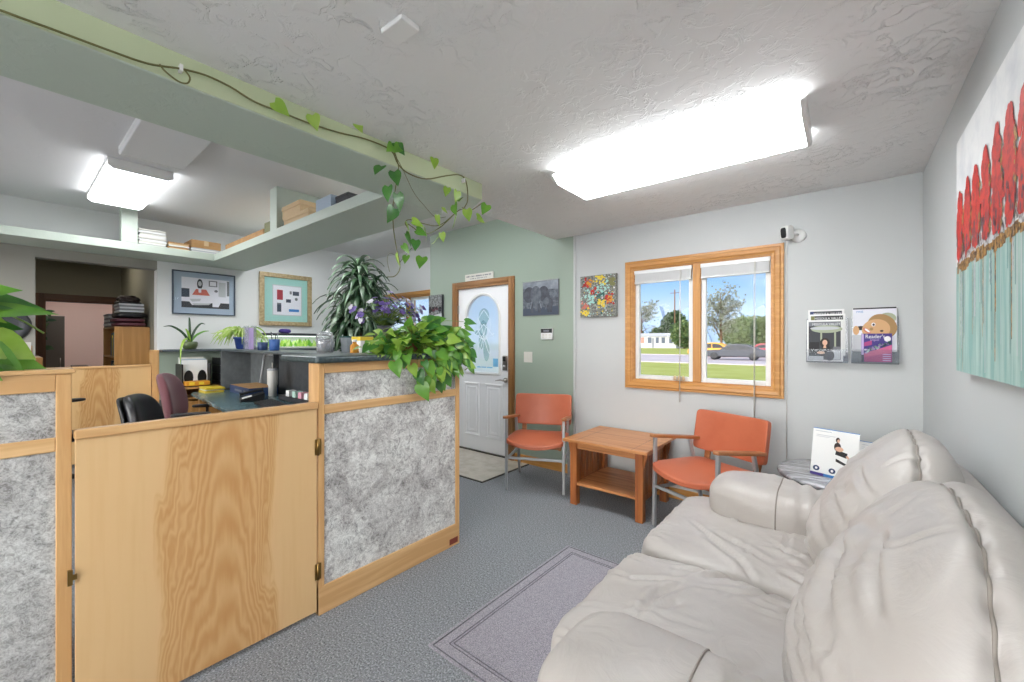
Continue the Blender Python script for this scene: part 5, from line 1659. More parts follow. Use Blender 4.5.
p_ = pothos('potted_pothos', 'bushy green pothos spilling over the end of the dark countertop', (-2.10, 1.56, CT), 0.085, 0.10, 'pot_terracotta',
    [((-2.03, 1.36, 1.30), (0.045, 0.06, 0.026), 60, 0.072, (0.3, -0.2, 0.0)),
     ((-2.04, 1.48, 1.34), (0.055, 0.08, 0.030), 75, 0.074, (0.3, -0.2, 0.1)),
     ((-2.02, 1.66, 1.385), (0.055, 0.07, 0.035), 70, 0.072, (0.2, 0.1, 0.2)),
     ((-1.98, 1.74, 1.32), (0.035, 0.10, 0.035), 75, 0.074, (0.3, 0.3, -0.2)),
     ((-1.925, 1.66, 1.20), (0.012, 0.09, 0.04), 34, 0.074, (0.3, 0.0, -1.0)),
     ((-1.925, 1.84, 1.24), (0.012, 0.05, 0.05), 38, 0.07, (0.3, 0.2, -0.9)),
     ((-1.925, 1.61, 1.12), (0.010, 0.05, 0.03), 9, 0.092, (0.2, 0.0, -1.0)),
     ((-1.925, 1.40, 1.25), (0.010, 0.03, 0.015), 4, 0.09, (0.3, 0.0, -1.0)),
     ((-2.0, 1.92, 1.36), (0.03, 0.03, 0.04), 10, 0.07, (0.1, 0.8, 0.0))],
    [[(-2.05, 1.7, 1.35), (-1.96, 1.85, 1.33), (-1.935, 1.955, 1.25), (-1.935, 1.94, 1.17), (-1.94, 1.90, 1.14)],
     [(-2.05, 1.6, 1.35), (-1.94, 1.66, 1.30), (-1.925, 1.66, 1.2), (-1.93, 1.62, 1.08)],
     [(-2.05, 1.65, 1.36), (-1.94, 1.78, 1.28), (-1.92, 1.76, 1.12), (-1.93, 1.74, 1.05)]], 5, light=0.34, edge=-1.945)
tw = MB(); r = random.Random(3)
for i in range(26):
    a = Vector((-2.02 + r.uniform(-0.05, 0.06), 1.62 + r.uniform(-0.1, 0.15), 1.375 + r.uniform(-0.02, 0.02)))
    tw.tube(smooth_path([a, a + Vector((r.uniform(-0.03, 0.05), r.uniform(0.02, 0.08), r.uniform(-0.01, 0.02))), a + Vector((r.uniform(-0.03, 0.06), r.uniform(0.06, 0.16), r.uniform(-0.05, 0.0)))], 3), 0.0022, 5)
tw.build('dry_twigs', 'twig_brown', p_)
pothos('potted_pothos', 'large-leaved pothos on the pale wood cap at the left edge', (-2.06, -0.26, 1.239), 0.11, 0.15, 'pot_terracotta',
    [((-2.03, -0.10, 1.33), (0.03, 0.035, 0.04), 9, 0.13, (0.3, 0.5, -0.1)),
     ((-2.06, -0.19, 1.43), (0.06, 0.07, 0.04), 22, 0.12, (0.2, 0.1, 0.2)),
     ((-2.01, -0.06, 1.45), (0.015, 0.02, 0.01), 2, 0.13, (0.1, 1.4, 0.1)),
     ((-2.01, -0.08, 1.31), (0.015, 0.03, 0.02), 3, 0.12, (0.3, 0.4, -0.5))],
    [[(-2.05, -0.2, 1.39), (-2.02, -0.02, 1.42), (-2.02, 0.08, 1.355)]], 16, light=0.3)

# violet and white flowers in a vase behind the pothos
root = thing('flower_vase', 'vase of purple and white silk flowers rising behind the pothos', 'flowers', (-2.25, 1.50, CT))
MB().lathe([(0.045, CT), (0.055, CT + 0.01), (0.062, CT + 0.08), (0.040, CT + 0.15), (0.047, CT + 0.17), (0.040, CT + 0.168), (0.034, CT + 0.15)], (-2.25, 1.50, 0), 24).build('vase', 'dark_grey', root)
fl = MB(); st = MB(); lv = MB(); r = random.Random(6)
for i in range(100):
    y = r.gauss(1.53, 0.12); z = 1.545 + r.gauss(0, 0.035) - abs(y - 1.5) * 0.12; x = -2.22 + r.gauss(0, 0.05)
    y = min(max(y, 1.28), 1.76)
    if y < 1.40: z = 1.51 + r.gauss(0, 0.035)
    b = Vector((-2.25 + r.gauss(0, 0.012), 1.50 + r.gauss(0, 0.012), CT + 0.15))
    p = Vector((x, y, z))
    st.tube(smooth_path([b, (b + p) / 2 + Vector((0, 0, 0.03)), p], 3), 0.0018, 5)
    mi = r.choice([0, 0, 0, 1, 1, 2]) if y < 1.68 else r.choice([0, 1, 2])
    up = (p - b).normalized()
    q = up.orthogonal().normalized()
    for k in range(7):
        a = 2 * math.pi * k / 7 + r.uniform(-0.2, 0.2)
        d = Matrix.Rotation(a, 3, up) @ q
        fl.leaf(p, (d + up * 0.5), up, r.uniform(0.016, 0.027), 0.024, 0.3, 0.1, mi, 'oval')
for i in range(40):
    p = Vector((-2.23 + r.gauss(0, 0.04), r.gauss(1.50, 0.10), 1.47 + r.gauss(0, 0.03)))
    lv.leaf(p, Vector((r.gauss(0.2, 0.5), r.gauss(0, 0.7), r.uniform(-0.2, 0.8))), Vector((0.5, -0.5, 0.6)), r.uniform(0.04, 0.075), 0.02, 0.2, 0.1, r.choice([0, 0, 1]), 'long')
fl.build('blossoms', ['petal_purple', 'petal_lilac', 'petal_white'], root)
st.build('stems', 'vine_green', root)
lv.build('leaves', ['dracaena_dark', 'dracaena_mid'], root)

# tall corn plant in the office corner
root = thing('corn_plant', 'tall dracaena with drooping dark leaves in the office corner', 'plant', (-5.30, 3.12, 0))
MB().lathe([(0.15, 0.001), (0.16, 0.02), (0.20, 0.34), (0.215, 0.34), (0.215, 0.37), (0.19, 0.37), (0.185, 0.33), (0.0, 0.33)], (-5.30, 3.12, 0), 24).build('pot', 'dark_grey', root)
tr = MB(); lf = MB(); r = random.Random(14)
tops = [((-5.30, 3.12), 2.34, 1.0), ((-5.42, 3.00), 1.86, 1.0), ((-5.15, 3.22), 2.0, 1.1), ((-5.36, 3.02), 1.62, 0.95), ((-5.22, 3.1), 2.18, 1.05), ((-5.2, 3.2), 1.75, 1.0)]
for (x, y), h, sc_ in tops:
    tr.tube([(-5.30 + (x + 5.15) * 0.3, 3.12 + (y - 3.12) * 0.3, 0.33), (x, y, h * 0.6), (x, y, h)], [0.028, 0.022, 0.016], 8)
    for i in range(64):
        t = i / 64
        a = i * 2.399
        z = h - 0.42 * t + 0.03
        el = 1.15 - 1.45 * t
        d = Vector((math.cos(a) * math.cos(el), math.sin(a) * math.cos(el), math.sin(el) + 0.1))
        ln = r.uniform(0.36, 0.54) * sc_
        b = Vector((x, y, z)) + d * 0.02
        # arching ribbon leaf
        w_ = r.uniform(0.06, 0.085)
        side = Vector((-math.sin(a), math.cos(a), 0))
        vs = []; n = 7
        p = b.copy(); dd = d.normalized()
        for k in range(n + 1):
            tt = k / n
            ww = w_ * (0.35 + 1.25 * tt) if tt < 0.45 else w_ * (0.91 * (1 - ((tt - 0.45) / 0.55) ** 1.6) + 0.0)
            ww = max(ww, 0.001)
            up = side.cross(dd).normalized()
            vs += [p - side * ww * 0.5 + up * 0.006, p - up * 0.004, p + side * ww * 0.5 + up * 0.006]
            dd = (dd + Vector((0, 0, -0.30 - 0.10 * tt))).normalized()
            p = p + dd * (ln / n)
        fs = []
        for k in range(n):
            q = 3 * k
            fs += [(q, q + 1, q + 4, q + 3), (q + 1, q + 2, q + 5, q + 4)]
        lf.add(vs, fs, r.choice([0, 0, 1, 1, 2]), True)
lf.v = [Vector((max(v.x, XL + 0.03), min(v.y, YF - 0.03), min(v.z, ZO - 0.02))) for v in lf.v]
tr.build('stem', 'twig_brown', root)
lf.build('leaves', ['dracaena_dark', 'dracaena_mid', 'dracaena_grey'], root)
# ---------------------------------------------------------------- hanging shelf round the office
root = thing('hanging_shelf', 'pale sage shelf hung below the office ceiling, turning the corner towards the beam', 'shelf', (-5.72, 1.54, 2.27))
m = MB().prism([(XL, YN), (-5.72, YN), (-5.72, 1.54), (XBL, 1.54), (XBL, 2.04), (XL, 2.04)], 2.266, 2.345)
m.build('shelf_board', 'shelf_paint', root, bevel=0.004)
MB().box(-5.84, -5.725, 0.745, 0.872, 2.345, ZO).build('post', 'shelf_paint', root, bevel=0.004)
MB().box(-4.14, -3.99, 1.545, 2.035, 2.345, ZO).build('divider', 'shelf_paint', root, bevel=0.004)
SH = 2.3455
def carton(name, label, cat, x0, x1, y0, y1, z0, z1, m_, lid=0.0, group=None, rz=0.0, lid_m=None):
    root = thing(name, label, cat, ((x0 + x1) / 2, (y0 + y1) / 2, z0), rz, group)
    hx, hy, h = (x1 - x0) / 2, (y1 - y0) / 2, z1 - z0
    if lid:
        MB().box(-hx, hx, -hy, hy, 0, h - lid).build('box_body', m_, root, local=True, bevel=0.003)
        MB().box(-hx - 0.004, hx + 0.004, -hy - 0.004, hy + 0.004, h - lid, h).build('lid', lid_m or m_, root, local=True, bevel=0.003)
    else:
        MB().box(-hx, hx, -hy, hy, 0, h).build('box_body', m_, root, local=True, bevel=0.003)
        MB().box(-hx - 0.0008, hx + 0.0008, -0.022, 0.022, h * 0.35, h + 0.0008).build('tape', 'tan_box', root, local=True)
    return root
G = 'boxes on the hanging shelf'
carton('storage_box', 'lower lidded tan box right of the shelf divider', 'box', -3.90, -3.42, 1.57, 1.86, SH, 2.425, 'tan_box', 0.03, G)
carton('storage_box', 'upper lidded tan box stacked right of the shelf divider', 'box', -3.96, -3.60, 1.58, 1.84, 2.4255, 2.535, 'tan_box', 0.04, G)
carton('storage_box', 'small blue-grey box on the shelf nearest the beam', 'box', -3.30, -3.06, 1.57, 1.80, SH, 2.455, 'mat_blue', 0.0, G)
carton('storage_box', 'dark box behind the small blue-grey box near the beam', 'box', -3.04, -2.86, 1.60, 1.84, SH, 2.435, 'dark_grey', 0.02, G)
carton('storage_box', 'long low brown cardboard box left of the shelf divider', 'box', -5.45, -4.36, 1.57, 1.80, SH, 2.415, 'cardboard', 0.0, G)
carton('storage_box', 'small olive box end against the shelf divider', 'box', -4.34, -4.20, 1.57, 1.80, SH, 2.46, 'olive', 0.0, G)
carton('storage_box', 'orange-brown carton on white papers at the shelf corner', 'box', -6.15, -5.78, 1.335, 1.62, 2.4025, 2.49, 'cardboard', 0.0, G)
def paper_stack(name, label, x0, x1, y0, y1, z0, n, dz, mats, seed, group=None, cat='papers'):
    r = random.Random(seed)
    root = thing(name, label, cat, ((x0 + x1) / 2, (y0 + y1) / 2, z0), group=group)
    m = MB()
    for i in range(n):
        a, b = r.uniform(-0.008, 0.008), r.uniform(-0.008, 0.008)
        m.box(x0 + a, x1 + a, y0 + b, y1 + b, z0 + i * dz, z0 + (i + 0.86) * dz, i % len(mats))
    m.build('sheets', mats, root)
    return root
GP = 'paper stacks on the hanging shelf'
paper_stack('paper_stack', 'tall stack of white papers beside the shelf post', -6.1, -5.76, 0.885, 1.11, SH, 12, 0.0145, ['paper', 'paper', 'off_white'], 1, GP)
paper_stack('paper_stack', 'low stack of tan folders between white papers and carton', -6.1, -5.77, 1.13, 1.31, SH, 5, 0.016, ['tan_box', 'cardboard', 'paper'], 2, GP)
paper_stack('paper_stack', 'flat white papers under the orange-brown carton', -6.12, -5.77, 1.335, 1.60, SH, 4, 0.014, ['paper', 'ink_light'], 3, GP)

# ---------------------------------------------------------------- pictures on the left wall
def framed(name, label, y0, y1, z0, z1, fm, fw, ft, draw, mats):
    root = thing(name, label, 'picture', (XL, (y0 + y1) / 2, (z0 + z1) / 2))
    x = XL + 0.002
    for a, b, c, d in ((y0, y1, z0, z0 + fw), (y0, y1, z1 - fw, z1), (y0, y0 + fw, z0 + fw, z1 - fw), (y1 - fw, y1, z0 + fw, z1 - fw)):
        MB().box(x, x + ft, a, b, c, d).build('frame_rail', fm, root, bevel=min(0.006, fw * 0.3))
    p = MB()
    def q(a, b, c, d, mi, k=0):
        X = x + ft * 0.4 + 0.0004 * k
        p.quad((X, y0 + a * (y1 - y0), z0 + c * (z1 - z0)), (X, y0 + b * (y1 - y0), z0 + c * (z1 - z0)), (X, y0 + b * (y1 - y0), z0 + d * (z1 - z0)), (X, y0 + a * (y1 - y0), z0 + d * (z1 - z0)), mi)
    def e(a, c, ra, rc, mi, k=2):
        p.ell((x + ft * 0.4 + 0.0004 * k, y0 + a * (y1 - y0), z0 + c * (z1 - z0)), ra * (y1 - y0), rc * (z1 - z0), (0, 1, 0), (0, 0, 1), 16, mi)
    def poly(pts, mi, k=2):
        p.add([(x + ft * 0.4 + 0.0004 * k, y0 + a * (y1 - y0), z0 + c * (z1 - z0)) for a, c in pts], [tuple(range(len(pts)))], mi)
    draw(q, e, poly)
    p.build('mounted_print', mats, root)
    MB().box(x + ft * 0.4 + 0.006, x + ft * 0.4 + 0.008, y0 + fw, y1 - fw, z0 + fw, z1 - fw).build('glazing', 'window_glass', root)
    return root
def d1(q, e, poly):
    q(0.01, 0.99, 0.01, 0.99, 0); q(0.14, 0.90, 0.16, 0.86, 1, 1)
    q(0.14, 0.90, 0.16, 0.30, 2, 2); q(0.14, 0.26, 0.4, 0.60, 3, 2); q(0.56, 0.70, 0.68, 0.82, 4, 2); q(0.58, 0.68, 0.70, 0.80, 1, 3)
    q(0.72, 0.84, 0.45, 0.8, 5, 2); q(0.86, 0.90, 0.48, 0.84, 4, 3)
    poly([(0.30, 0.46), (0.58, 0.46), (0.52, 0.60), (0.36, 0.60)], 6, 3)
    e(0.42, 0.72, 0.045, 0.12, 2, 4); e(0.42, 0.73, 0.028, 0.06, 5, 5)
    poly([(0.40, 0.52), (0.44, 0.52), (0.445, 0.62), (0.395, 0.62)], 1, 5)
    poly([(0.2, 0.40), (0.74, 0.46), (0.66, 0.30), (0.3, 0.22)], 1, 4); poly([(0.26, 0.36), (0.44, 0.38), (0.42, 0.32), (0.3, 0.30)], 5, 5)
    poly([(0.62, 0.40), (0.80, 0.44), (0.72, 0.2), (0.62, 0.2)], 1, 5); e(0.68, 0.58, 0.03, 0.03, 4, 5)
    poly([(0.3, 0.26), (0.6, 0.28), (0.56, 0.24), (0.34, 0.22)], 5, 5)
framed('figure_print', 'grey-matted drawing with a coral-jacketed figure at a white table, above the aloe', 1.252, 1.905, 1.655, 2.185, 'slate', 0.014, 0.03, d1, ['mat_blue', 'print_white', 'ink_dark', 'slate', 'ink_grey', 'ink_light', 'coral'])
def d2(q, e, poly):
    q(0.02, 0.98, 0.02, 0.98, 0); q(0.235, 0.80, 0.20, 0.785, 3, 1); q(0.25, 0.785, 0.215, 0.77, 1, 2)
    q(0.32, 0.43, 0.50, 0.69, 2, 3); q(0.32, 0.40, 0.27, 0.41, 4, 3); q(0.49, 0.585, 0.455, 0.52, 4, 3); q(0.62, 0.745, 0.60, 0.68, 4, 3); q(0.545, 0.745, 0.28, 0.33, 5, 3)
    q(0.56, 0.60, 0.62, 0.68, 6, 3); e(0.69, 0.53, 0.03, 0.03, 6, 3); q(0.32, 0.40, 0.41, 0.44, 6, 3)
framed('collage_print', 'gold-framed print with aqua mat and little coloured blocks behind the dracaena', 2.192, 2.90, 1.545, 2.285, 'gold_frame', 0.062, 0.035, d2, ['mat_aqua', 'print_white', 'brick_red', 'ink_light', 'slate', 'blue_ink', 'ink_grey'])
# oval mirror left of the hall opening
root = thing('oval_mirror', 'oval mirror in a wide dark frame left of the hall opening', 'mirror', (XL, -0.17, 1.485))
M = Matrix.Translation((XL + 0.002, -0.17, 1.485)) @ frame((1, 0, 0), (0, 1, 0)).to_4x4() @ Matrix.Diagonal((1.5, 1.0, 1.0, 1.0))
MB().lathe([(0.170, 0.0), (0.225, 0.0), (0.226, 0.014), (0.21, 0.03), (0.185, 0.026), (0.170, 0.012)], (0, 0, 0), 48, M=M).build('frame', 'dark_grey', root)
MB().lathe([(0.0, 0.012), (0.172, 0.010), (0.172, 0.002)], (0, 0, 0), 48, M=M).build('mirror_glass', 'mirror_glass', root)

# ---------------------------------------------------------------- inner partition, ledge and desk
root = thing('desk_partition', 'dark partition with stone ledge running behind the reception desk', 'partition', (-4.2, 1.95, 0))
m = MB().prism([(XL + 0.005, 1.137), (XL + 0.16, 1.137), (XL + 0.2, 1.70), (-2.375, 1.50), (-2.375, 2.02), (XL + 0.42, 2.02), (XL + 0.42, 3.25), (XL + 0.005, 3.25)], 1.204, 1.232)
m.build('ledge', 'ledge_stone', root, bevel=0.006)
MB().box(-5.0, -2.12, 1.955, 1.985, 0, 1.203).build('back_panel', 'panel_charcoal', root)
MB().box(XL + 0.03, -5.0, 1.955, 1.985, 0, 1.203).build('back_panel', 'panel_grey', root)
MB().box(-5.86, -5.835, 1.64, 1.954, 0.7505, 1.203).build('divider', 'panel_grey', root)
MB().box(-5.015, -4.99, 1.90, 1.954, 0.7505, 1.203).build('divider', 'panel_charcoal', root)
MB().box(XL + 0.015, XL + 0.03, 2.02, 3.25, 0, 1.203).build('wall_support', 'panel_grey', root)
root = thing('reception_desk', 'teal-topped reception desk behind the swing gate', 'desk', (-4.0, 1.57, 0))
m = MB().prism([(-5.75, 1.34), (-5.62, 1.30), (-4.0, 1.16), (-2.12, 1.16), (-2.12, 1.952), (-5.75, 1.952)], 0.722, 0.750)
m.build('desktop', 'desk_teal', root, bevel=0.004)
for x in (-5.6, -4.0, -2.3):
    MB().box(x - 0.015, x + 0.015, 1.36, 1.90, 0.0, 0.722).build('leg_panel', 'cabinet_oak', root)
MB().box(-5.58, -2.32, 1.88, 1.90, 0.3, 0.722).build('modesty_panel', 'cabinet_oak', root)
root = thing('side_cabinet', 'low oak cabinet with open shelf under the sage wall', 'cabinet', (-6.0, 1.5, 0))
MB().box(XL + 0.014, -5.82, 1.16, 1.185, 0, 0.78).box(XL + 0.014, -5.82, 1.60, 1.625, 0, 0.78).box(XL + 0.014, XL + 0.026, 1.185, 1.60, 0, 0.78).build('carcass', 'cabinet_oak', root)
MB().box(XL + 0.014, -5.80, 1.15, 1.635, 0.78, 0.80).build('cabinet_top', 'cabinet_oak', root, bevel=0.003)
MB().box(XL + 0.026, -5.84, 1.185, 1.60, 0.66, 0.68).build('shelf', 'cabinet_oak', root)
MB().box(-5.84, -5.822, 1.187, 1.598, 0.03, 0.64).build('door', 'cabinet_oak', root, bevel=0.003)

# things on the cabinet and desk
root = thing('file_sorter', 'black sorter holding white folders against the sage wall', 'file sorter', (-6.05, 1.45, 0.8005))
MB().box(-6.2, -5.9, 1.28, 1.56, 0.8005, 0.812).build('base', 'black_plastic', root)
for y in (1.28, 1.548):
    MB().box(-6.2, -5.92, y, y + 0.012, 0.812, 1.06).build('side', 'black_plastic', root)
for i, (x, h, mm) in enumerate(((-6.16, 1.135, 'off_white'), (-6.11, 1.12, 'paper'), (-6.06, 1.115, 'mat_blue'), (-6.01, 1.105, 'paper'))):
    MB().box(x, x + 0.012, 1.296, 1.542, 0.8125, h).build('folder', mm, root)
m = MB()
m.ell((-5.9965, 1.36, 0.90), 0.045, 0.085, (0, 1, 0), (0, 0, 1), 18).ell((-5.9965, 1.49, 0.90), 0.045, 0.085, (0, 1, 0), (0, 0, 1), 18)
m.build('cut_out_shape', 'black_plastic', root)
root = thing('orange_folder', 'orange patterned folder lying before the white folders', 'folder', (-5.90, 1.40, 0.8125))
MB().box(-5.975, -5.84, 1.30, 1.53, 0.813, 0.862).build('cover', 'orange', root, bevel=0.003)
MB().box(-5.8399, -5.8392, 1.33, 1.38, 0.822, 0.855).box(-5.8399, -5.8392, 1.42, 1.47, 0.822, 0.855).build('label_patch', 'yellow', root)
root = thing('letter_tray', 'stack of black letter trays with white papers left of the grey divider', 'letter tray', (-6.05, 1.75, 0.7505))
for i in range(4):
    z = 0.7505 + i * 0.095
    MB().box(-6.2, -5.89, 1.645, 1.90, z, z + 0.008).box(-6.2, -5.89, 1.645, 1.653, z, z + 0.09).box(-6.2, -5.89, 1.892, 1.90, z, z + 0.09).build('tray', 'black_plastic', root)
    if i:
        MB().box(-6.19, -5.885, 1.66, 1.885, z + 0.010, z + 0.024 + 0.006 * (i % 2)).build('sheets', 'paper', root)
MB().box(-6.19, -5.90, 1.645, 1.90, 0.0, 0.7495).build('drawer_base', 'cabinet_oak', root)
paper_stack('notepad_stack', 'yellow notepads stacked at the end of the teal desk', -5.74, -5.50, 1.40, 1.58, 0.7505, 5, 0.012, ['yellow', 'yellow', 'off_white'], 4, cat='notepads')
root = thing('flat_box', 'large flat box with brown lid and dark blue sides on the desk', 'box', (-5.1, 1.74, 0.7505), R(-2))
MB().box(-0.34, 0.31, -0.14, 0.14, 0, 0.085).build('box_body', 'navy', root, local=True, bevel=0.003)
MB().box(-0.335, 0.305, -0.135, 0.135, 0.085, 0.0875).build('lid', 'cardboard', root, local=True)
p = MB().box(-0.16, 0.08, -0.1408, -0.140, 0.032, 0.052).box(0.14, 0.2, -0.1408, -0.140, 0.03, 0.055)
p.build('box_print', 'ink_grey', root, local=True)
root = thing('wire_frame', 'thin pale easel frame leaning on the dark hutch panel', 'frame', (-5.1, 1.90, 0.7505))
m = MB()
for a, b in (((-5.45, 1.915, 0.7585), (-5.38, 1.945, 1.17)), ((-5.00, 1.915, 0.7585), (-5.06, 1.94, 1.17)), ((-5.38, 1.945, 1.17), (-5.06, 1.94, 1.17))):
    m.tube([a, b], 0.008, 8)
m.build('wire', 'ink_light', root)
root = thing('tumbler', 'tall cream insulated tumbler with straw on the desk', 'tumbler', (-4.70, 1.78, 0.7505))
MB().lathe([(0.034, 0.7505), (0.038, 0.755), (0.040, 0.86), (0.050, 0.875), (0.050, 1.02), (0.0, 1.02)], (-4.70, 1.78, 0), 24).build('cup', 'sail', root)
MB().lathe([(0.051, 1.0205), (0.051, 1.035), (0.03, 1.042), (0.0, 1.042)], (-4.70, 1.78, 0), 24).build('lid', 'ink_light', root)
MB().tube([(-4.70, 1.78, 1.04), (-4.695, 1.775, 1.10)], 0.006, 8).build('straw', 'off_white', root)
root = thing('telephone', 'black desk telephone beside the keyboard', 'telephone', (-4.50, 1.52, 0.7505), R(-15))
MB().prism([(-0.10, 0.0), (0.10, 0.0), (0.10, 0.075), (-0.10, 0.025)], -0.10, 0.10, 'x').build('phone_body', 'black_plastic', root, local=True, bevel=0.006)
MB().tube(smooth_path([(-0.072, -0.10, 0.055), (-0.075, 0, 0.078), (-0.072, 0.10, 0.095)]), [0.022] + [0.014] * 7 + [0.022], 10).build('handset', 'black_plastic', root, local=True)
MB().quad((-0.03, -0.085, 0.0295), (0.085, -0.085, 0.0295), (0.085, -0.005, 0.0495), (-0.03, -0.005, 0.0495)).build('keypad_card', 'paper', root, local=True)
root = thing('keyboard', 'black computer keyboard on the desk', 'keyboard', (-4.02, 1.50, 0.7505), R(-8))
MB().prism([(-0.08, 0.0), (0.08, 0.0), (0.08, 0.028), (-0.08, 0.014)], -0.24, 0.24, 'x').build('keyboard_body', 'black_plastic', root, local=True, bevel=0.004)
k = MB()
for i in range(15):
    for j in range(5):
        y = -0.062 + j * 0.027
        z = 0.014 + (y + 0.08) / 0.16 * 0.014
        k.box(-0.225 + i * 0.030, -0.201 + i * 0.030, y, y + 0.021, z, z + 0.006)
k.build('keys', 'dark_grey', root, local=True)
root = thing('equipment_box', 'low black equipment box at the back of the desk', 'equipment box', (-3.95, 1.78, 0.7505))
MB().box(-4.35, -3.55, 1.70, 1.92, 0.7505, 0.80).build('case', 'black_plastic', root, bevel=0.006)
MB().box(-4.32, -3.58, 1.699, 1.7003, 0.762, 0.79).build('front_panel', 'dark_grey', root)
for i, (x, mm, lab) in enumerate(((-4.16, 'paper', 'leftmost white note cube on the black equipment box'), (-4.02, 'mint', 'mint note cube beside the pink one'), (-3.90, 'pale_pink', 'pink note cube on the black equipment box'), (-3.78, 'paper', 'white note cube right of the pink one'))):
    root = thing('note_cube', lab, 'note cube', (x, 1.74, 0.8005), group='note cubes on the equipment box')
    m = MB()
    for k in range(5):
        m.box(x - 0.034, x + 0.034, 1.706, 1.774, 0.8005 + k * 0.011, 0.8005 + k * 0.011 + 0.010)
    m.build('sheets', mm, root)

# ---------------------------------------------------------------- things on the ledge
LZ = 1.2325
root = thing('aloe_plant', 'small strappy plant in a glazed green pot on the ledge end', 'plant', (-6.12, 1.40, LZ))
MB().lathe([(0.045, LZ), (0.06, LZ + 0.004), (0.075, LZ + 0.04), (0.078, LZ + 0.075), (0.066, LZ + 0.092), (0.058, LZ + 0.09), (0.0, LZ + 0.08)], (-6.12, 1.40, 0), 24).build('pot', 'pot_green', root)
lf = MB()
def strap(mb, pts, w_, mi=0):
    pts = smooth_path(pts, 4)
    n = len(pts)
    vs = []
    for i, p in enumerate(pts):
        d = (pts[min(i + 1, n - 1)] - pts[max(i - 1, 0)]).normalized()
        s = d.cross(Vector((0.75, -0.65, 0.2))).normalized()
        ww = w_ * (1 - (i / (n - 1)) ** 2.2) + 0.001
        vs += [p - s * ww, p + Vector((0.003, -0.003, 0)), p + s * ww]
    fs = []
    for i in range(n - 1):
        q = 3 * i
        fs += [(q, q + 1, q + 4, q + 3), (q + 1, q + 2, q + 5, q + 4)]
    mb.add(vs, fs, mi, True)
c = Vector((-6.12, 1.40, LZ + 0.08))
for dy, dz, sag, mi in ((-0.26, 0.20, 0.02, 0), (-0.02, 0.30, 0.0, 0), (0.14, 0.24, 0.02, 0), (0.18, 0.14, 0.0, 1), (-0.06, 0.16, 0, 2)):
    strap(lf, [c, c + Vector((0.02, dy * 0.3, dz * 0.6)), c + Vector((0.04, dy * 0.7, dz * 0.95)), c + Vector((0.05, dy, dz - sag))], 0.014, mi)
strap(lf, [c, c + Vector((0.10, -0.06, 0.05)), c + Vector((0.17, -0.12, -0.06)), c + Vector((0.18, -0.13, -0.26))], 0.018, 2)
lf.build('leaves', ['dracaena_dark', 'pothos_mid', 'pothos_light'], root)
root = thing('spider_plant', 'frothy pale green spider plant in a dark blue pot on the ledge', 'plant', (-5.72, 1.83, LZ))
MB().lathe([(0.06, LZ), (0.07, LZ + 0.01), (0.088, LZ + 0.12), (0.096, LZ + 0.12), (0.096, LZ + 0.145), (0.084, LZ + 0.145), (0.078, LZ + 0.12), (0.0, LZ + 0.12)], (-5.72, 1.83, 0), 24).build('pot', 'cobalt', root)
lf = MB(); r = random.Random(8)
for i in range(110):
    a = r.uniform(0, 2 * math.pi); ln = r.uniform(0.14, 0.34)
    if r.random() < 0.45: a = r.uniform(2.3, 4.3)
    d = Vector((math.cos(a), math.sin(a), 0))
    c = Vector((-5.72, 1.83, LZ + 0.13))
    e_ = c + d * ln + Vector((0, 0, r.uniform(-0.10, 0.06)))
    if (e_.x < XL + 0.03): e_.x = XL + 0.03
    e_.z = max(e_.z, LZ + 0.02)
    strap(lf, [c, c + d * ln * 0.35 + Vector((0, 0, r.uniform(0.06, 0.14))), c + d * ln * 0.75 + Vector((0, 0, r.uniform(0.02, 0.10))), e_], 0.009, r.choice([0, 0, 1]))
lf.build('leaves', ['spider_light', 'pothos_light'], root)
root = thing('brochure_holder', 'tall clear brochure holder beside the blue plant pot', 'holder', (-5.27, 1.76, LZ))
MB().box(-5.36, -5.20, 1.72, 1.724, LZ, LZ + 0.27).box(-5.36, -5.20, 1.72, 1.80, LZ, LZ + 0.004).box(-5.36, -5.20, 1.796, 1.80, LZ, LZ + 0.27).build('clear_shell', 'acrylic', root)
MB().box(-5.35, -5.21, 1.735, 1.775, LZ + 0.005, LZ + 0.25).build('brochures', 'lilac', root)
for x, y, h, mm, lab in ((-4.80, 1.72, 0.085, 'navy', 'short dark blue cup on the ledge, left of its taller neighbour'), (-4.55, 1.74, 0.115, 'cup_blue', 'taller mid-blue cup holding pens on the ledge')):
    root = thing('pen_cup', lab, 'cup', (x, y, LZ), group='blue cups on the ledge')
    MB().lathe([(0.040, LZ), (0.046, LZ + 0.004), (0.050, LZ + h), (0.046, LZ + h), (0.042, LZ + 0.01), (0.0, LZ + 0.008)], (x, y, 0), 20).build('cup', mm, root)
    if mm == 'cup_blue':
        for k in range(4):
            a = k * 1.7
            MB().tube([(x + 0.01 * math.cos(a), y + 0.01 * math.sin(a), LZ + 0.012), (x + 0.04 * math.cos(a), y + 0.04 * math.sin(a), LZ + 0.17 + 0.02 * (k % 2))], 0.005, 6).build('pen', ('black_plastic', 'ink_grey', 'paper', 'dark_grey')[k], root)
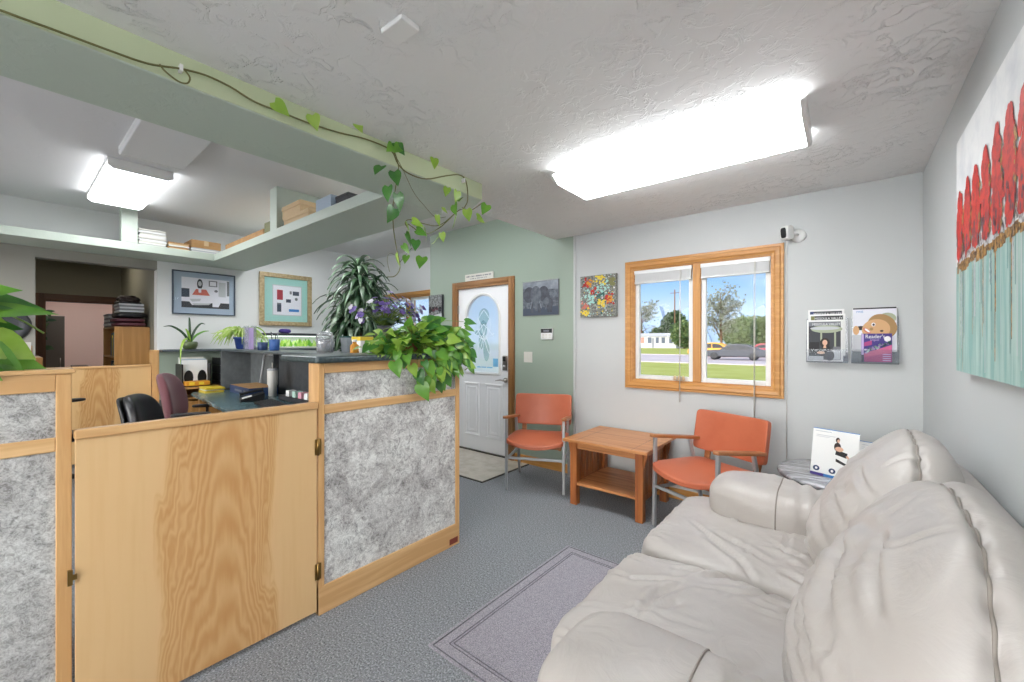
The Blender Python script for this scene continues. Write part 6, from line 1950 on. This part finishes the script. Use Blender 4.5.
# long glass terrarium on the wall end of the ledge
root = thing('terrarium', 'long low glass terrarium with dark lid and green plants under the gold frame', 'terrarium', (-6.04, 2.55, LZ))
x0, x1, y0, y1 = -6.21, -5.87, 2.08, 3.05
m = MB().box(x0, x0 + 0.005, y0, y1, LZ, 1.40).box(x1 - 0.005, x1, y0, y1, LZ, 1.40).box(x0 + 0.005, x1 - 0.005, y0, y0 + 0.005, LZ, 1.40).box(x0 + 0.005, x1 - 0.005, y1 - 0.005, y1, LZ, 1.40)
m.build('glass_walls', 'window_glass', root)
MB().box(x0 - 0.004, x1 + 0.004, y0 - 0.004, y1 + 0.004, 1.400, 1.435).build('lid', 'dark_grey', root, bevel=0.004)
MB().box(x0 + 0.04, x1 - 0.04, y0 + 0.05, y1 - 0.05, 1.390, 1.3995).build('hood_lamp', 'tank_light', root)
MB().box(x0 + 0.006, x1 - 0.006, y0 + 0.006, y1 - 0.006, LZ + 0.001, LZ + 0.02).build('gravel_bed', 'off_white', root)
lf = MB(); r = random.Random(5)
for i in range(90):
    b = Vector((r.uniform(x0 + 0.05, x1 - 0.05), r.uniform(y0 + 0.05, y1 - 0.05), LZ + 0.02))
    d = Vector((r.gauss(0, 0.4), r.gauss(0, 0.4), 1))
    lf.leaf(b, d, (1, -0.5, 0.2), r.uniform(0.05, 0.12), 0.03, 0.1, 0.1, r.choice([0, 1, 2]), 'long')
lf.v = [Vector((min(max(v.x, x0 + 0.01), x1 - 0.01), min(max(v.y, y0 + 0.01), y1 - 0.01), min(v.z, 1.388))) for v in lf.v]
lf.build('plants', ['spider_light', 'pothos_light', 'pothos_mid'], root)
root = thing('purple_ornament', 'small lumpy purple ornament on the terrarium lid', 'ornament', (-5.98, 2.42, 1.436))
MB().puff((-5.98, 2.42, 1.466), (0.05, 0.075, 0.030), 2.6, 12, lambda u, p: p * (1 + 0.12 * noise.noise(u * 3.0))).build('ornament_body', 'deep_purple', root)
root = thing('glass_jar', 'clear glass jar heaped with white tissue on the counter ledge', 'jar', (-3.25, 1.62, LZ))
MB().lathe([(0.05, LZ), (0.062, LZ + 0.005), (0.066, LZ + 0.10), (0.060, LZ + 0.115), (0.056, LZ + 0.11), (0.060, LZ + 0.09), (0.056, LZ + 0.012), (0.0, LZ + 0.01)], (-3.25, 1.62, 0), 24).build('jar', 'clear_plastic', root)
MB().puff((-3.25, 1.62, LZ + 0.125), (0.062, 0.062, 0.048), 2.4, 14, lambda u, p: p * (1 + 0.25 * noise.noise(u * 3.5))).build('tissue_heap', 'clear_plastic', root)
MB().puff((-3.25, 1.62, LZ + 0.06), (0.050, 0.050, 0.045), 3, 8).build('contents', 'ink_light', root)
for x, y, lab in ((-3.21, 1.80, 'ribbed grey tub with teal rim beside the glass jar'), (-3.08, 1.86, 'ribbed grey tub with teal rim nearer the pothos')):
    root = thing('grey_tub', lab, 'tub', (x, y, LZ), group='grey tubs on the ledge')
    M = Matrix.Translation((x, y, LZ)) @ Matrix.Rotation(R(45), 4, 'Z')
    t = MB()
    pr = [(0.085, 0), (0.10, 0.12)]
    t.lathe([(0.055, 0.0005), (0.062, 0.06), (0.060, 0.062), (0.070, 0.125), (0.0, 0.125)], (0, 0, 0), 4, M=M, smooth=False)
    t.build('tub', 'bin_grey', root)
    t = MB().lathe([(0.072, 0.1255), (0.072, 0.137), (0.064, 0.137), (0.0, 0.136)], (0, 0, 0), 4, M=M, smooth=False)
    t.build('rim', 'teal_plastic', root)
carton('wipes_box', 'white box with lime lid just left of the pothos', 'box', -2.91, -2.79, 1.66, 1.76, LZ, LZ + 0.13, 'paper', 0.03, lid_m='yellow')
root = thing('orange_bottle', 'small orange-brown bottle left of the pothos leaves', 'bottle', (-2.72, 1.57, LZ))
MB().lathe([(0.026, LZ), (0.030, LZ + 0.004), (0.030, LZ + 0.065), (0.014, LZ + 0.08), (0.014, LZ + 0.09), (0.0, LZ + 0.09)], (-2.72, 1.57, 0), 16).build('bottle', 'orange', root)
MB().lathe([(0.017, LZ + 0.0905), (0.017, LZ + 0.108), (0.0, LZ + 0.108)], (-2.72, 1.57, 0), 16).build('cap', 'paper', root)

# ---------------------------------------------------------------- office chairs
def office_chair(label, loc, rz, shell, back_w, back_h, back_z, arm_z, split=False, group='office chairs behind the gate'):
    t = thing('office_chair', label, 'chair', loc, rz, group)
    def fb(u, p):
        q = p.copy()
        q.y += 0.05 * u.x * u.x * -1 + 0.08 * (p.z / back_h) ** 2 * 0.3
        q.x *= 1 - 0.16 * max(0, u.z)
        return q
    M = Matrix.Translation((0, 0.235, back_z)) @ Matrix.Rotation(R(-10), 4, 'X')
    MB().puff((0, 0, 0), (back_w, 0.045, back_h), 3.2, 18, fb, M=M).build('backrest', shell, t, local=True)
    if split:
        M2 = Matrix.Translation((0, 0.295, back_z - 0.01)) @ Matrix.Rotation(R(-10), 4, 'X')
        MB().puff((0, 0, 0), (back_w * 0.96, 0.018, back_h * 0.96), 3.2, 14, fb, M=M2).build('back_shell', 'black_plastic', t, local=True)
    MB().puff((0, 0, 0.465), (0.25, 0.245, 0.045), 4.5, 14, lambda u, p: p - Vector((0, 0, 0.02 * max(0, -u.y) ** 2))).build('seat', shell, t, local=True)
    MB().bar((0, 0.15, 0.41), (0, 0.30, 0.46), 0.06, 0.012).bar((0, 0.295, 0.455), (0, 0.30, back_z), 0.06, 0.012, (0, 1, 0)).build('back_bracket', 'black_plastic', t, local=True)
    for s in (-1, 1):
        a = MB().bar((s * 0.20, 0.02, 0.415), (s * 0.295, 0.02, 0.415), 0.05, 0.015).bar((s * 0.288, 0.02, 0.41), (s * 0.288, 0.02, arm_z - 0.02), 0.05, 0.018, (0, 1, 0))
        a.build('arm_bracket', 'black_plastic', t, local=True, bevel=0.004)
        MB().puff((s * 0.288, 0.0, arm_z - 0.008), (0.036, 0.145, 0.016), 4, 10).build('armrest', 'black_plastic', t, local=True)
    MB().lathe([(0.028, 0.10), (0.028, 0.26), (0.016, 0.26), (0.016, 0.41), (0.09, 0.412), (0.09, 0.42)], (0, 0, 0), 14).build('gas_column', 'black_plastic', t, local=True)
    for k in range(5):
        an = 2 * math.pi * k / 5 + 0.3
        e = Vector((math.cos(an) * 0.29, math.sin(an) * 0.29, 0))
        b = MB().tube([(0, 0, 0.115), (e.x, e.y, 0.075)], [0.032, 0.018], 8)
        bo_ = b.build('base_spoke', 'black_plastic', t, local=True)
        tang = Vector((-math.sin(an), math.cos(an), 0))
        MB().lathe([(0.018, -0.02), (0.028, -0.018), (0.028, 0.018), (0.018, 0.02)], (e.x, e.y, 0.0285), 14, M=frame(tang).to_4x4()).build('caster', 'dark_grey', bo_, local=True)
    return t
office_chair('maroon fabric office chair with black armrests at the reception desk', (-4.74, 1.17, 0), R(152), 'maroon_fabric', 0.225, 0.25, 0.79, 0.69)
office_chair('black leather office chair just behind the swing gate', (-4.08, 0.86, 0), R(150), 'black_leather', 0.225, 0.22, 0.71, 0.60, True)
office_chair('black office chair tucked behind the left counter, one armrest showing', (-5.55, 0.22, 0), R(200), 'black_leather', 0.22, 0.22, 0.74, 0.815, True)

# rack of matted prints standing behind the left counter
root = thing('print_rack', 'wooden rack of matted prints behind the left counter', 'rack', (-2.62, -0.06, 0))
for y in (0.075, -0.28):
    MB().box(-2.76, -2.47, y, y + 0.02, 0, 1.265).build('side', 'cabinet_oak', root, bevel=0.003)
MB().box(-2.76, -2.47, -0.26, 0.075, 0.55, 0.57).build('shelf', 'cabinet_oak', root)
MB().box(-2.76, -2.745, -0.26, 0.075, 0.57, 1.31).build('back', 'cabinet_oak', root)
MB().box(-2.74, -2.69, -0.255, 0.07, 0.571, 1.325).build('card_pile', 'off_white', root)
for i, (x, h, mm) in enumerate(((-2.66, 1.275, 'mat_blue'), (-2.61, 1.268, 'lilac'), (-2.55, 1.26, 'mat_blue'))):
    pr_ = MB().box(x, x + 0.008, -0.255, 0.07, 0.571, h).build('matted_print', mm, root)
    p = MB().box(x + 0.0081, x + 0.009, -0.20, 0.02, 0.7, h - 0.045)
    p.build('picture_area', ('slate', 'ink_light', 'ink_grey')[i], pr_)

# ---------------------------------------------------------------- hall: bookcase with folded things on top
root = thing('bookcase', 'oak bookcase end-on in the hall beside the dark doorway', 'bookcase', (-7.0, 0.96, 0))
x0, x1, y0, y1 = -7.45, -6.60, 0.80, 1.115
MB().box(x1 - 0.02, x1, y0, y1, 0, 1.5).build('side', 'cabinet_oak', root, bevel=0.002)
MB().box(x0, x0 + 0.02, y0, y1, 0, 1.5).build('side', 'cabinet_oak', root, bevel=0.002)
MB().box(x0 + 0.02, x1 - 0.02, y1 - 0.01, y1, 0, 1.5).build('back', 'cabinet_oak', root)
for z in (0.05, 0.42, 0.78, 1.13, 1.48):
    MB().box(x0 + 0.02, x1 - 0.02, y0, y1 - 0.01, z, z + 0.02).build('shelf', 'cabinet_oak', root)
r = random.Random(31)
GB = 'books in the hall bookcase'
names = ['yellow', 'navy', 'black_plastic', 'olive', 'plum', 'ink_light', 'teal_plastic', 'dark_grey']
desc = {'yellow': 'yellow', 'navy': 'navy', 'black_plastic': 'black', 'olive': 'olive', 'plum': 'plum', 'ink_light': 'pale grey', 'teal_plastic': 'teal', 'dark_grey': 'dark grey'}
for z, shn in ((0.801, 'middle'), (1.151, 'top')):
    x = x1 - 0.03; k = 0
    while x > x0 + 0.12 and k < 8:
        t = r.uniform(0.035, 0.055); h = r.uniform(0.2, 0.29); mm = names[(k + (3 if shn == 'top' else 0)) % 8]
        b = thing('book', '%s book on the %s shelf of the hall bookcase' % (desc[mm], shn), 'book', (x - t / 2, y0 + 0.1, z), group=GB)
        MB().box(x - t, x, y0 + 0.015, y0 + 0.19, z, z + h).build('cover', mm, b, bevel=0.002)
        MB().box(x - t + 0.003, x - 0.003, y0 + 0.02, y0 + 0.1895, z + h - 0.0005, z + h + 0.0005).build('page_edge', 'off_white', b)
        x -= t + 0.003; k += 1
def folded(name, label, x0, x1, y0, y1, z0, n, dz, m_, seed, cat='cloth'):
    r = random.Random(seed)
    root = thing(name, label, cat, ((x0 + x1) / 2, (y0 + y1) / 2, z0))
    for i in range(n):
        a, b = r.uniform(-0.012, 0.012), r.uniform(-0.01, 0.01)
        MB().puff(((x0 + x1) / 2 + a, (y0 + y1) / 2 + b, z0 + dz * (i + 0.5)), ((x1 - x0) / 2, (y1 - y0) / 2 - 0.012, dz * 0.485), (5,), 10, lambda u, p, i=i: p + Vector((0, 0, 0.004 * noise.noise(Vector((u.x * 3, u.y * 3, i)))))).build('fold', m_ if isinstance(m_, str) else m_[i % len(m_)], root)
    return root
folded('folded_blanket', 'maroon folded blanket on the hall bookcase', -7.0, -6.59, 0.79, 1.10, 1.5035, 2, 0.05, 'plum', 1)
folded('folded_coat', 'black folded coat lying on the maroon blanket', -7.0, -6.6, 0.79, 1.10, 1.6055, 1, 0.07, 'black_plastic', 2)
paper_stack('newspaper_stack', 'grey newspapers on top of the folded black coat', -6.98, -6.62, 0.84, 1.06, 1.6775, 5, 0.02, ['ink_light', 'ink_grey'], 5)
paper_stack('newspaper_stack', 'grey newspapers at the doorway end of the hall bookcase', -7.42, -7.04, 0.80, 1.05, 1.5005, 7, 0.024, ['ink_grey', 'ink_light'], 6)
root = thing('knit_hat', 'dark crumpled hat on the newspapers above the hall bookcase', 'hat', (-6.8, 0.95, 1.778))
MB().puff((-6.8, 0.95, 1.83), (0.13, 0.10, 0.052), 2.5, 14, lambda u, p: p * (1 + 0.25 * noise.noise(u * 2.5))).build('crown', 'hair_dark', root)
MB().lathe([(0.10, 1.779), (0.125, 1.782), (0.125, 1.80), (0.10, 1.81)], (-6.8, 0.95, 0), 20).build('brim', 'black_plastic', root)

# ---------------------------------------------------------------- pink room beyond the hall
root = thing('storage_cupboard', 'brown cupboard in the pink room seen through the dark doorway', 'cupboard', (-10.0, 0.42, 0))
MB().box(-10.5, -10.0, 0.20, 0.62, 0, 1.74).build('carcass', 'bronze_glass', root, bevel=0.004)
MB().box(-9.999, -9.985, 0.21, 0.61, 0.05, 1.73).build('door', 'bronze_glass', root, bevel=0.003)
MB().tube([(-9.975, 0.57, 0.9), (-9.975, 0.57, 1.05)], 0.006, 8).build('handle', 'nickel', root)
root = thing('trailing_plant', 'dark trailing plant on the brown cupboard in the pink room', 'plant', (-9.96, 0.34, 1.741))
MB().lathe([(0.05, 1.7415), (0.07, 1.83), (0.0, 1.83)], (-10.08, 0.36, 0), 14).build('pot', 'off_white', root)
lf = MB(); r = random.Random(2)
for i in range(60):
    t = r.random()
    if t < 0.3: p = Vector((-10.08 + r.gauss(0, 0.05), 0.36 + r.gauss(0, 0.07), 1.85 + r.uniform(0, 0.12)))
    else: p = Vector((-9.95, 0.36 + r.gauss(0, 0.04), 1.82 - r.uniform(0, 0.6)))
    lf.leaf(p, (0.3, r.gauss(0, 0.6), r.uniform(-1, 0.8)), (1, 0, 0.3), r.uniform(0.08, 0.14), 0.05, 0.2, 0.1, 0, 'long')
lf.build('leaves', ['dracaena_dark'], root)
root = thing('pink_room_desk', 'small dark desk beside the brown cupboard in the pink room', 'desk', (-10.0, 0.86, 0))
MB().box(-10.4, -9.75, 0.66, 0.98, 0.86, 0.89).build('desktop', 'dark_door_y', root, bevel=0.003)
for x in (-10.38, -9.80):
    for y in (0.68, 0.93):
        MB().box(x, x + 0.03, y, y + 0.03, 0, 0.86).build('leg', 'dark_door_z', root)
root = thing('desk_clutter', 'low dark pile of papers on the pink room desk', 'papers', (-10.0, 0.8, 0.89))
MB().box(-10.2, -9.85, 0.70, 0.88, 0.8905, 0.92).build('sheets', 'walnut', root)
office_chair('dark brown office chair in the pink room beyond the doorway', (-9.35, 1.02, 0), R(-20), 'walnut', 0.20, 0.30, 0.88, 0.68)
# ---------------------------------------------------------------- outdoors: lawn, road, parked and passing vehicles, trees, a long low house
GZ = -0.40
m = MB().box(-160, 60, YF + 0.3, 260, GZ - 0.3, GZ)
struct('ground', m, 'lawn')
m = MB().box(-60, 40, -60, YN - 0.1, -0.3, -0.02)
struct('ground_bounce', m, 'concrete')  # unseen pale terrace, added to bounce light up onto the ceilings
m = MB().box(-60, 40, 18.6, 19.8, GZ, GZ + 0.02)
struct('sidewalk', m, 'concrete')
m = MB().box(-120, 50, 33.5, 52.0, GZ, GZ + 0.015).box(-120, 50, 33.2, 33.5, GZ, GZ + 0.08).box(-120, 50, 52.0, 52.3, GZ, GZ + 0.08)
struct('road', m, 'asphalt')
m = MB()
for i in range(26):
    a = -150 + i * 11
    m.prism([(a, GZ), (a + 26, GZ), (a + 17 + 3 * math.sin(i * 2.1), GZ + 17 + 7 * math.sin(i * 1.3) ** 2), (a + 7, GZ + 15 + 6 * math.cos(i * 0.9) ** 2)], 240 + 1.5 * i, 246 + 1.5 * i, 'y')
struct('hills', m, 'hazy_hill')
# mobile home
root = thing('mobile_home', 'long low white house with small windows across the road', 'house', (-38, 104, GZ))
HX0, HX1, HY = -41.0, -31.2, 100.0
MB().box(HX0, HX1, HY, HY + 8, GZ, GZ + 2.9).build('walls', 'house_white', root)
MB().prism([(HY - 0.4, GZ + 2.9), (HY + 8.4, GZ + 2.9), (HY + 4, GZ + 3.7)], HX0 - 0.4, HX1 + 0.4, 'x').build('roof', 'house_white', root)
for i, (x, w_) in enumerate(((-40.6, 1.7), (-38.0, 0.9), (-36.0, 0.7), (-34.6, 0.8), (-32.8, 0.8))):
    MB().box(x, x + w_, HY - 0.08, HY - 0.001, GZ + 1.2, GZ + 2.6).build('window', 'coral' if i == 0 else 'slate', root)
MB().box(-37.0, -36.4, HY - 0.08, HY - 0.001, GZ + 0.1, GZ + 2.4).build('door', 'ink_grey', root)
root = thing('mobile_home', 'low brown-roofed house far right behind the passing cars', 'house', (-14, 120, GZ))
MB().box(-18, -9, 116, 124, GZ, GZ + 3.6).build('walls', 'coral', root)
MB().prism([(115.5, GZ + 3.6), (124.5, GZ + 3.6), (120, GZ + 5.6)], -18.5, -8.5, 'x').build('roof', 'walnut', root)
for x in (-16.5, -13.5, -11):
    MB().box(x, x + 1.3, 115.92, 115.999, GZ + 1.2, GZ + 2.5).build('window', 'slate', root)
# vehicles
def car(label, loc, rz, paint, L_=4.6, H=1.45, W=1.8, kind='car'):
    t = thing(kind, label, kind, loc, rz)
    hl = L_ / 2
    prof = [(-hl, 0.30), (-hl, 0.75), (-hl * 0.93, 0.85), (-hl * 0.45, 0.92), (-hl * 0.18, H * 0.96), (0, H), (hl * 0.42, H * 0.97), (hl * 0.80, 0.98), (hl * 0.97, 0.92), (hl, 0.7), (hl, 0.32)]
    MB().prism(prof, -W / 2, W / 2, 'y').build('body', paint, t, local=True, bevel=0.08, seg=3)
    for s in (-1, 1):
        MB().prism([(-hl * 0.38, 0.95), (-hl * 0.16, H * 0.90), (hl * 0.08, H * 0.93), (hl * 0.08, 0.95)], s * (W / 2 + 0.002), s * (W / 2 + 0.012), 'y').prism([(hl * 0.12, 0.95), (hl * 0.12, H * 0.93), (hl * 0.42, H * 0.89), (hl * 0.66, 0.97)], s * (W / 2 + 0.002), s * (W / 2 + 0.012), 'y').build('side_window', 'ink_black', t, local=True)
        for x in (-hl * 0.62, hl * 0.62):
            MB().lathe([(0.20, -0.11), (0.33, -0.11), (0.34, 0.0), (0.33, 0.11), (0.20, 0.11)], (x, s * (W / 2 - 0.08), 0.342), 20, M=frame((0, 1, 0)).to_4x4()).build('wheel', 'black_plastic', t, local=True)
    MB().box(-hl - 0.01, -hl + 0.03, -W * 0.42, -W * 0.2, 0.6, 0.75).box(-hl - 0.01, -hl + 0.03, W * 0.2, W * 0.42, 0.6, 0.75).build('headlight', 'ink_light', t, local=True)
    return t
car('dark sedan passing on the road outside the right window sash', (-7.9, 42.0, GZ + 0.016), R(3), 'ink_dark', 5.0)
car('orange car parked across the road behind the dark sedan', (-11.6, 49.5, GZ + 0.016), R(0), 'orange', 4.6, 1.55)
car('reddish car parked across the road at the right end', (-6.0, 50.0, GZ + 0.016), R(180), 'brick_red', 4.5, 1.5)
# trees
def tree(name, label, x, y, h, crown_r, crown_h, mats, n, leaf, seed, bare=False, trunk_r=0.2):
    r = random.Random(seed)
    root = thing(name, label, 'tree', (x, y, GZ), group='trees beyond the road')
    tr = MB()
    z0 = GZ + h - crown_h
    tr.tube([(x, y, GZ), (x + 0.1, y, z0), (x, y, GZ + h * 0.82)], [trunk_r, trunk_r * 0.8, trunk_r * 0.2], 8)
    nb = 26 if bare else 9
    tips = []
    for i in range(nb):
        a = r.uniform(0, 6.28); t = r.uniform(0.1, 0.8)
        b = Vector((x, y, z0 + (h - crown_h * 0.9 - (z0 - GZ)) * 0 + crown_h * 0.75 * t))
        e = b + Vector((math.cos(a) * crown_r * r.uniform(0.5, 0.95), math.sin(a) * crown_r * r.uniform(0.5, 0.95), crown_h * r.uniform(0.1, 0.35)))
        tr.tube([b, (b + e) / 2 + Vector((0, 0, 0.2)), e], [trunk_r * 0.35, trunk_r * 0.2, trunk_r * 0.06], 5)
        tips += [b.lerp(e, k) for k in (0.5, 0.75, 1.0)]
    tr.build('trunk', 'twig_brown', root)
    f = MB()
    for i in range(n):
        if bare:
            p = r.choice(tips) + rvec(r, crown_r * 0.16)
        else:
            q = rvec(r); q.normalize(); q *= r.uniform(0.55, 1.0) ** 0.6
            q *= 1 + 0.22 * noise.noise(q * 2.2 + Vector((seed, 0, 0)))
            p = Vector((x + q.x * crown_r, y + q.y * crown_r, z0 + crown_h / 2 + q.z * crown_h / 2))
        d = rvec(r)
        f.leaf(p, d, rvec(r), leaf * r.uniform(0.7, 1.3), leaf, 0.1, 0.1, r.randrange(len(mats)), 'oval')
    f.build('crown', mats, root)
EV = ['tree_dark', 'tree_mid']; SP = ['tree_spring', 'tree_mid']; PA = ['tree_pale']
tree('broad_tree', 'dense dark evergreen behind the right end of the white house', -39.0, 124, 10.5, 3.6, 9.8, EV, 2000, 0.7, 1, trunk_r=0.35)
tree('broad_tree', 'mid-green bushy tree at the right edge of the left sash', -28.2, 96, 6.2, 2.7, 5.8, SP, 1800, 0.5, 2, trunk_r=0.25)
tree('broad_tree', 'hazy pale-leaved tree at the left edge of the left sash', -46.0, 116, 14.0, 4.6, 10.5, PA, 700, 0.5, 3, True, 0.3)
tree('broad_tree', 'dark green tree low behind the left end of the white house', -60.0, 140, 7.0, 5.0, 6.6, EV, 1500, 0.8, 4, trunk_r=0.3)
tree('broad_tree', 'low dark green tree behind the middle of the white house', -48.0, 142, 6.6, 5.0, 6.2, EV, 1500, 0.8, 9, trunk_r=0.3)
tree('bare_tree', 'tall thin-leaved spring tree at the left of the right sash', -13.4, 62, 10.2, 2.7, 8.8, PA, 1500, 0.24, 5, True, 0.2)
tree('broad_tree', 'broad light green tree behind the passing dark sedan', -12.9, 80, 5.9, 4.4, 5.6, ['tree_spring'], 2600, 0.45, 6, trunk_r=0.3)
tree('broad_tree', 'light green tree rightmost behind the vehicles', -10.8, 96, 7.0, 5.0, 6.6, ['tree_spring', 'tree_pale'], 2300, 0.5, 7, trunk_r=0.3)
tree('columnar_tree', 'narrow dark columnar tree at the right of the right sash', -10.6, 70, 5.4, 0.42, 5.0, EV, 600, 0.3, 8, trunk_r=0.12)
root = thing('utility_pole', 'thin utility pole behind the white house', 'pole', (-35.6, 113, GZ))
MB().tube([(-35.6, 113, GZ), (-35.6, 113, GZ + 15.5)], 0.16, 8).build('post', 'twig_brown', root)
MB().bar((-36.8, 113, GZ + 14.6), (-34.4, 113, GZ + 14.6), 0.12, 0.14).build('crossarm', 'twig_brown', root)
# building front and eave seen from outside keep the sky off the wall
m = MB().box(XL - 0.2, XR + 0.2, YF + 0.12, YF + 0.7, 2.75, 2.9)
struct('roof_eave', m, 'white_metal')
m = MB().box(-11.7, 0.6, YN - 0.2, YF + 0.12, 2.9, 3.0)
struct('roof_slab', m, 'white_metal')
m = MB().box(-12.0, -1.8, YF + 0.3, YF + 9.0, GZ, GZ + 0.3)
struct('entrance_bounce', m, 'concrete')  # pale slab made this wide to bounce light into the door glass
